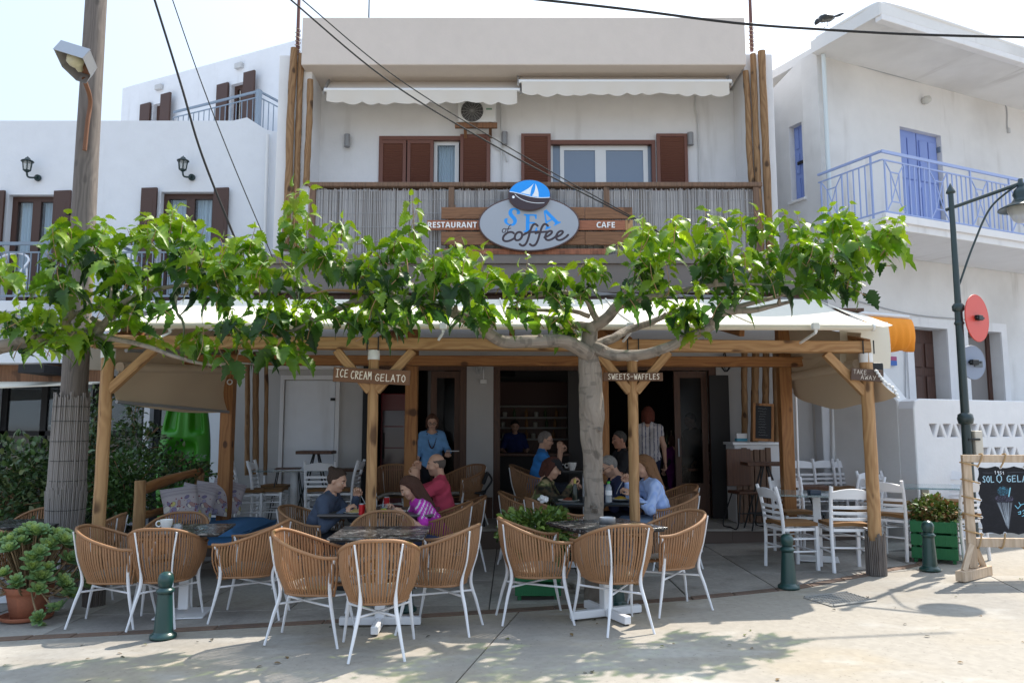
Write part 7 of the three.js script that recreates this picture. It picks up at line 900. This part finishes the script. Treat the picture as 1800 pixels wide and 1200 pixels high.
mulTree('pollarded mulberry tree with mottled trunk standing before the SWEETS-WAFFLES post', [
  { p: [[1047, 7.3, 'g'], [1044, 900, 7.3], [1042, 800, 7.3], [1039, 700, 7.3], [1036, 645, 7.3], [1036, 600, 7.28], [1040, 568, 7.27]], r: [.105, .094, .088, .09, .118, .105, .06], knots: 3 },
  { p: [[1038, 622, 7.25], [990, 600, 7.12], [935, 601, 7.0], [882, 599, 6.9], [846, 577, 6.8], [815, 558, 6.8], [760, 535, 6.8], [690, 525, 6.8], [630, 528, 6.8], [570, 555, 6.75], [480, 597, 6.7]], r: [.075, .062, .058, .052, .048, .045, .038, .032, .027, .02, .010], knots: 5 },
  { p: [[1045, 612, 7.25], [1082, 624, 7.15], [1132, 622, 7.1], [1172, 611, 7.05], [1215, 590, 7.0], [1250, 574, 7.0], [1265, 552, 7.0], [1325, 545, 7.0], [1390, 530, 7.0]], r: [.06, .052, .048, .044, .04, .038, .03, .024, .014], knots: 5 },
  { p: [[1045, 608, 7.26], [1078, 594, 7.35], [1104, 580, 7.5], [1150, 564, 7.6], [1200, 540, 7.7]], r: [.05, .04, .034, .028, .015], knots: 2 },
  { p: [[1042, 574, 7.27], [1066, 560, 7.2], [1086, 538, 7.15], [1110, 530, 7.1], [1185, 514, 7.0], [1260, 500, 6.95], [1340, 500, 6.9]], r: [.055, .05, .034, .026, .022, .017, .01], knots: 1 },
  { p: [[1042, 575, 7.27], [1008, 570, 7.3], [980, 562, 7.4], [940, 555, 7.5]], r: [.045, .036, .028, .014] },
  { p: [[1050, 562, 7.22], [1040, 545, 7.18], [1030, 526, 7.1], [1012, 519, 7.1], [985, 513, 7.05], [945, 520, 7.0], [895, 535, 7.0]], r: [.032, .026, .021, .019, .017, .014, .009] },
  { p: [[1036, 556, 7.25], [1010, 547, 7.2], [950, 545, 7.15], [890, 541, 7.1]], r: [.025, .019, .016, .011] },
  { p: [[640, 487, 6.85], [600, 472, 6.8], [550, 456, 6.8], [520, 430, 6.8]], r: [.021, .018, .014, .008] }, { p: [[632, 512, 6.8], [580, 510, 6.75], [545, 517, 6.7]], r: [.016, .012, .007] },
  { p: [[1265, 552, 7], [1300, 538, 7.1], [1370, 520, 7.2], [1440, 490, 7.2], [1510, 455, 7.2]], r: [.028, .022, .018, .013, .008] }, { p: [[675, 566, 6.7], [640, 590, 6.65], [625, 600, 6.6]], r: [.016, .012, .006] },
], [
  [600, 445, 52, 40, 6.8, .35], [675, 452, 55, 55, 6.8, .4], [560, 470, 40, 35, 6.8, .3], [455, 498, 70, 40, 6.75, .4, 1.1], [465, 555, 85, 42, 6.7, .4, 1.2], [440, 595, 50, 25, 6.6, .3], [480, 622, 62, 20, 6.6, .25, 1.2], [530, 560, 35, 35, 6.7, .3],
  [640, 505, 70, 50, 6.8, .45], [720, 490, 75, 65, 6.8, .5, 1.1], [795, 490, 65, 50, 6.8, .45, 1.1], [845, 510, 38, 42, 6.8, .35], [720, 552, 105, 32, 6.7, .4, 1.2], [600, 560, 45, 18, 6.7, .2, .7], [650, 580, 30, 16, 6.65, .2, .8], [850, 560, 30, 22, 6.8, .2, .7],
  [950, 500, 42, 28, 7.05, .35], [1000, 515, 40, 38, 7.1, .35], [1040, 500, 42, 35, 7.1, .35], [935, 550, 26, 22, 7.05, .25, .8], [985, 566, 42, 18, 7.1, .25, 1], [1015, 590, 20, 12, 7.2, .15, .8],
  [1110, 465, 55, 50, 6.95, .4], [1170, 445, 58, 55, 6.95, .45], [1130, 520, 62, 38, 6.95, .4], [1230, 455, 68, 62, 6.95, .5], [1300, 440, 68, 52, 6.95, .5], [1225, 525, 82, 30, 6.9, .4, 1.2], [1330, 485, 80, 45, 7, .5, 1.1], [1400, 450, 60, 52, 7.1, .5], [1450, 438, 65, 52, 7.1, .5, 1.1], [1505, 435, 52, 50, 7.2, .45, 1.1], [1475, 492, 78, 32, 7.1, .4, 1.3], [1395, 510, 60, 24, 7, .4, 1.1], [1548, 445, 25, 42, 7.2, .3], [1190, 560, 30, 14, 6.9, .2, .6], [1210, 585, 22, 8, 7, .1, .4],
], [[512, 470, 520, 328, 6.8, 15], [535, 470, 545, 326, 6.8, 15], [520, 440, 512, 350, 6.85, 9], [590, 420, 578, 392, 6.8, 6], [600, 420, 604, 386, 6.8, 7], [728, 450, 724, 346, 6.8, 12], [716, 440, 734, 362, 6.8, 7], [790, 450, 800, 424, 6.8, 5], [850, 480, 852, 440, 6.8, 7], [925, 520, 928, 450, 7, 8], [935, 505, 916, 470, 7, 5], [1040, 490, 1050, 460, 7, 6], [1085, 450, 1086, 430, 6.9, 6], [1178, 430, 1186, 384, 6.9, 9], [1195, 420, 1204, 388, 6.9, 7], [1240, 410, 1240, 370, 6.9, 8], [1305, 410, 1303, 374, 6.9, 8], [1340, 420, 1346, 384, 6.9, 7], [1385, 420, 1378, 374, 7, 8], [1400, 420, 1402, 380, 7, 7], [1465, 410, 1458, 364, 7.1, 9], [1490, 410, 1492, 360, 7.1, 9], [1478, 410, 1476, 380, 7.1, 7], [1548, 450, 1583, 375, 7.2, 12], [1540, 440, 1560, 390, 7.2, 9]]);
mulTree('pollarded mulberry tree reaching in over the utility pole from the picture edge', [
  { p: [[-95, 6.9, 'g'], [-92, 850, 6.9], [-88, 700, 6.9], [-80, 630, 6.88]], r: [.10, .09, .09, .11] },
  { p: [[-85, 640, 6.88], [0, 609, 6.82], [60, 600, 6.8], [117, 586, 6.78], [165, 592, 6.76], [178, 574, 6.76], [205, 545, 6.75], [216, 534, 6.75], [262, 512, 6.8], [330, 501, 6.9], [372, 506, 7]], r: [.085, .066, .06, .058, .05, .043, .035, .03, .022, .016, .008], knots: 3 },
  { p: [[117, 586, 6.76], [117, 562, 6.72], [126, 551, 6.7], [100, 520, 6.65], [82, 502, 6.62]], r: [.04, .035, .026, .018, .008] }, { p: [[126, 553, 6.7], [155, 545, 6.7], [190, 530, 6.75], [195, 500, 6.8]], r: [.024, .02, .014, .008] },
  { p: [[168, 592, 6.72], [212, 598, 6.65], [262, 610, 6.6], [312, 628, 6.55], [362, 640, 6.5], [420, 638, 6.45], [452, 641, 6.45]], r: [.028, .022, .02, .017, .014, .010, .006], knots: 2 }, { p: [[135, 585, 6.9], [180, 573, 7.0], [215, 562, 7.1]], r: [.03, .024, .012] },
], [
  [22, 545, 34, 40, 6.8, .35], [30, 590, 45, 34, 6.75, .35, 1.1], [5, 500, 18, 24, 6.8, .25], [85, 570, 45, 30, 6.75, .35], [118, 455, 45, 45, 6.75, .4], [95, 500, 35, 45, 6.7, .3, .9], [140, 430, 32, 38, 6.75, .3], [175, 505, 60, 50, 6.8, .45, 1.1], [190, 440, 40, 40, 6.8, .35], [245, 460, 58, 42, 6.8, .45, 1.1], [292, 440, 55, 52, 6.85, .45, 1.1], [325, 425, 30, 40, 6.85, .3], [258, 520, 62, 40, 6.8, .45, 1.1], [335, 485, 50, 35, 6.9, .4], [205, 560, 45, 22, 6.8, .3, .8], [60, 622, 40, 10, 6.8, .2, .7], [120, 605, 40, 14, 6.8, .2, .6], [235, 580, 22, 12, 6.7, .2, .6], [305, 606, 40, 14, 6.6, .2, .8], [370, 632, 55, 18, 6.5, .2, 1.1], [415, 460, 48, 40, 6.85, .4, 1.1], [385, 505, 45, 40, 6.8, .4], [430, 520, 40, 40, 6.8, .35], [180, 600, 24, 14, 6.7, .2, .7],
], [[130, 450, 124, 378, 6.75, 12], [118, 440, 112, 400, 6.75, 8], [160, 450, 164, 398, 6.8, 10], [175, 440, 176, 405, 6.8, 7], [245, 440, 258, 384, 6.85, 8], [270, 430, 262, 382, 6.85, 8], [312, 420, 300, 372, 6.85, 9], [300, 410, 312, 366, 6.85, 9], [330, 430, 334, 385, 6.9, 7], [385, 450, 386, 418, 6.9, 6], [428, 450, 432, 420, 6.85, 9], [445, 450, 450, 428, 6.85, 6], [10, 510, 12, 470, 6.8, 6], [230, 430, 222, 400, 6.85, 6]]);

// hedge and shrubs behind the terrace
const small = [4, 9].map((s, i) => leafGeo(s, [[0, .06], [.25, .26], [.5, .33], [.78, .2], [1, .01]], .3, .2 + .2 * i, .05, 0));
function shrub(label, list, cols, sz, name = 'shrub', pos) { const t = thing(name, label, 'shrub', pos), b = new Bag(), st = []; for (const [x, y, z, rx, ry, rz, n] of list) { for (let i = 0; i < n; i++) { const a = rv().normalize(), r = Math.pow(R(), .45), lump = 1 + .22 * Math.sin(a.x * 5 + x * 9) * Math.sin(a.y * 6 + z * 5), p = V(x + a.x * rx * r * lump, y + a.y * ry * r * lump, z + a.z * rz * r * lump); b.add(small[i & 1], orient(p, a.clone().add(rv().multiplyScalar(.8)).add(V(0, .3, 0)), rv().add(V(0, 1, 0)), sz * RR(.7, 1.3)), mul(cols[Math.floor(R() * cols.length)], RR(.75, 1.25))); if (i % 60 === 0) st.push(tube([V(x + RR(-.1, .1) * rx, y - ry * .9, z), V(x, y - ry * .4, z).lerp(p, .4), p], .006, 6, 4)); } } part('foliage', b.geo(), new THREE.MeshPhysicalMaterial({ vertexColors: true, roughness: .5, transmission: .3, thickness: 0, side: THREE.DoubleSide }), t, 'stuff'); part('stems', st, M.twig, t, 'stuff'); return t; }
seed = 777; const HG = [[.05, .11, .024], [.075, .15, .03], [.032, .075, .02], [.12, .16, .045]];
const hp_ = (px, py, D) => at(px, py, D);
{ const B = (px, py, D, rx, ry, rz, n) => { const p = hp_(px, py, D); return [p.x, p.y, p.z, rx, ry, rz, n]; };
  shrub('dense dark green hedge behind the far wicker chairs, under the dark shopfront', [B(20, 845, 9.3, .75, .55, .5, 1500), B(130, 850, 9.4, .7, .5, .5, 1200), B(75, 880, 9.3, .9, .4, .5, 900), B(-80, 840, 9.4, .8, .6, .5, 900)], HG, .075, 'hedge');
  shrub('rounded lighter green bush between the pine post and the bench', [B(228, 850, 9.2, .34, .42, .3, 1300), B(205, 880, 9.1, .3, .3, .3, 500)], [[.06, .14, .022], [.08, .17, .03], [.045, .11, .02]], .055);
  shrub('tall airy shrub with loose twigs behind the pine post', [B(160, 740, 10, .28, .5, .25, 420), B(175, 800, 9.8, .4, .4, .3, 420), B(235, 720, 10.4, .13, .42, .12, 240), B(243, 775, 10.2, .35, .3, .3, 360), B(285, 820, 10.2, .5, .25, .3, 480), B(330, 835, 10.1, .35, .2, .3, 330)], HG, .06);
  const c2 = cr2.clone(); shrub('glossy green leafy shrub filling the crate by the tree foot', [[c2.x, .62, c2.z, .36, .18, .26, 1400], [c2.x + .05, .48, c2.z, .28, .15, .22, 500]], [[.13, .22, .03], [.19, .27, .04], [.08, .15, .025]], .06);
  const c1 = cr1.clone(); shrub('green and bronze succulent shrub filling the crate behind the bollard', [[c1.x, c1.y + .55, c1.z, .26, .15, .2, 1000], [c1.x + .06, c1.y + .5, c1.z + .05, .24, .12, .18, 400]], [[.14, .22, .035], [.18, .23, .045], [.24, .15, .045], [.10, .18, .03], [.12, .20, .03], [.30, .16, .06]], .048); }
{ // stones round the tree foot
  for (let i = 0; i < 5; i++) { const p = grd(1012 + i * 9 + RR(-4, 4), 1034 + (i % 2) * 8), g = new THREE.IcosahedronGeometry(RR(.04, .075), 2), a = g.attributes.position; for (let k = 0; k < a.count; k++) { const v = V(a.getX(k), a.getY(k), a.getZ(k)), q = 1 + .2 * Math.sin(v.x * 60 + i) * Math.cos(v.z * 55) + .15 * Math.sin(v.y * 70); a.setXYZ(k, v.x * q * 1.2, v.y * q * .7, v.z * q); } g.computeVertexNormals(); const m = solo('stone', g, mat([.30, .28, .25], .9), 'pale rounded stone lying at the tree foot', 'stone', 'stones at the tree foot'); m.position.copy(p).add(V(0, .035, 0)); } }
{ // succulent in a terracotta pot
  const p = grd(46, 1088), t = thing('plant_pot', 'round terracotta pot with saucer at the street edge', 'plant pot', p); part('pot', lathe([[0, .03], [.13, .03], [.165, .2], [.172, .235], [.195, .24], [.2, .29], [.19, .295], [.17, .26], [0, .25]], 40), M.terra, t); part('saucer', lathe([[0, .003], [.17, .003], [.2, .012], [.212, .045], [.2, .045], [.18, .02], [0, .018]], 40), M.terra, t); part('soil', new THREE.CylinderGeometry(.17, .17, .02, 24).translate(0, .255, 0), M.dark, t);
  const s = thing('succulent', 'bushy pale green rosette succulent spilling from the terracotta pot', 'plant', p); seed = 31;
  const pet = leafGeo(2, [[0, .10], [.35, .2], [.65, .25], [.88, .18], [1, .02]], .5, -.25, 0, 0); const rosette = [0, 1, 2].map((v) => { const b = new Bag(); for (let i = 0; i < 19; i++) { const k = i / 19, a = i * 2.399, el = lerp(1.35, .18, Math.pow(1 - k, .8)); b.add(pet, orient(V(0, 0, 0), V(Math.cos(a) * Math.cos(el), Math.sin(el), Math.sin(a) * Math.cos(el)), V(-Math.cos(a) * Math.sin(el), Math.cos(el), -Math.sin(a) * Math.sin(el)), lerp(.105, .055, k)), mix([.17, .31, .13], [.52, .62, .17], k * (.6 + .2 * v))); } return b.geo(); });
  const rm = new THREE.MeshPhysicalMaterial({ vertexColors: true, roughness: .45, transmission: .18, thickness: 0, side: THREE.DoubleSide }), stems = [];
  for (let i = 0; i < 105; i++) { const a = R() * 6.283, r = Math.sqrt(R()), h = .30 + .42 * Math.sqrt(Math.max(0, 1 - r * r)) * RR(.75, 1.05) - (r > .75 ? RR(0, .22) : 0), q = V(Math.cos(a) * r * .44 + .03, h + .05, Math.sin(a) * r * .36); const m = part('rosette', rosette[i % 3], rm, s); m.position.copy(q); m.scale.setScalar(RR(.75, 1.15)); m.quaternion.setFromUnitVectors(UP, V(q.x * 1.3, .6, q.z * 1.3 + .12).normalize()); stems.push(tube([V(q.x * .2, .25, q.z * .2), V(q.x * .6, q.y * .7, q.z * .6), q], .007, 6, 5)); }
  for (const [x, y, z] of [[.5, .52, .08], [.36, .12, .22], [-.2, .08, .26], [.28, .04, .28], [.42, .2, .1]]) { stems.push(tube([V(x * .3, .3, z * .4), V(x * .8, .42 * (y + .4), z), V(x, y, z)], .008, 12, 5)); for (let k = 0; k < 4; k++) { const m = part('rosette', rosette[k % 3], rm, s); m.position.set(x + RR(-.05, .05), y + RR(-.05, .05), z + RR(-.05, .05)); m.scale.setScalar(RR(.6, .9)); m.rotation.set(RR(-.6, .9), RR(0, 6), RR(-.7, .7)); } }
  part('stem', stems, mat([.26, .18, .10], .8), s, 'stuff');
}

{ // a few fallen leaves and crumbs of grit on the street
  seed = 612; const b = new Bag(); for (let i = 0; i < 60; i++) { const x = RR(-4.5, 5), D = RR(4.7, kz(x) - .2); if (D < 4.6) continue; b.add(small[i & 1], orient(V(x, gy(x) + .004, -D), V(RR(-1, 1), .12, RR(-1, 1)), V(RR(-.3, .3), 1, RR(-.3, .3)), RR(.015, .05)), [[.12, .13, .04], [.16, .10, .04], [.08, .07, .05]][i % 3]); }
  const m = part('fallen_leaves', b.geo(), vc(.8, { side: THREE.DoubleSide }), scene, 'stuff'); m.userData.label = 'scattered fallen leaves and specks on the concrete street'; m.userData.category = 'leaf litter'; }
renderer.render(scene, camera);
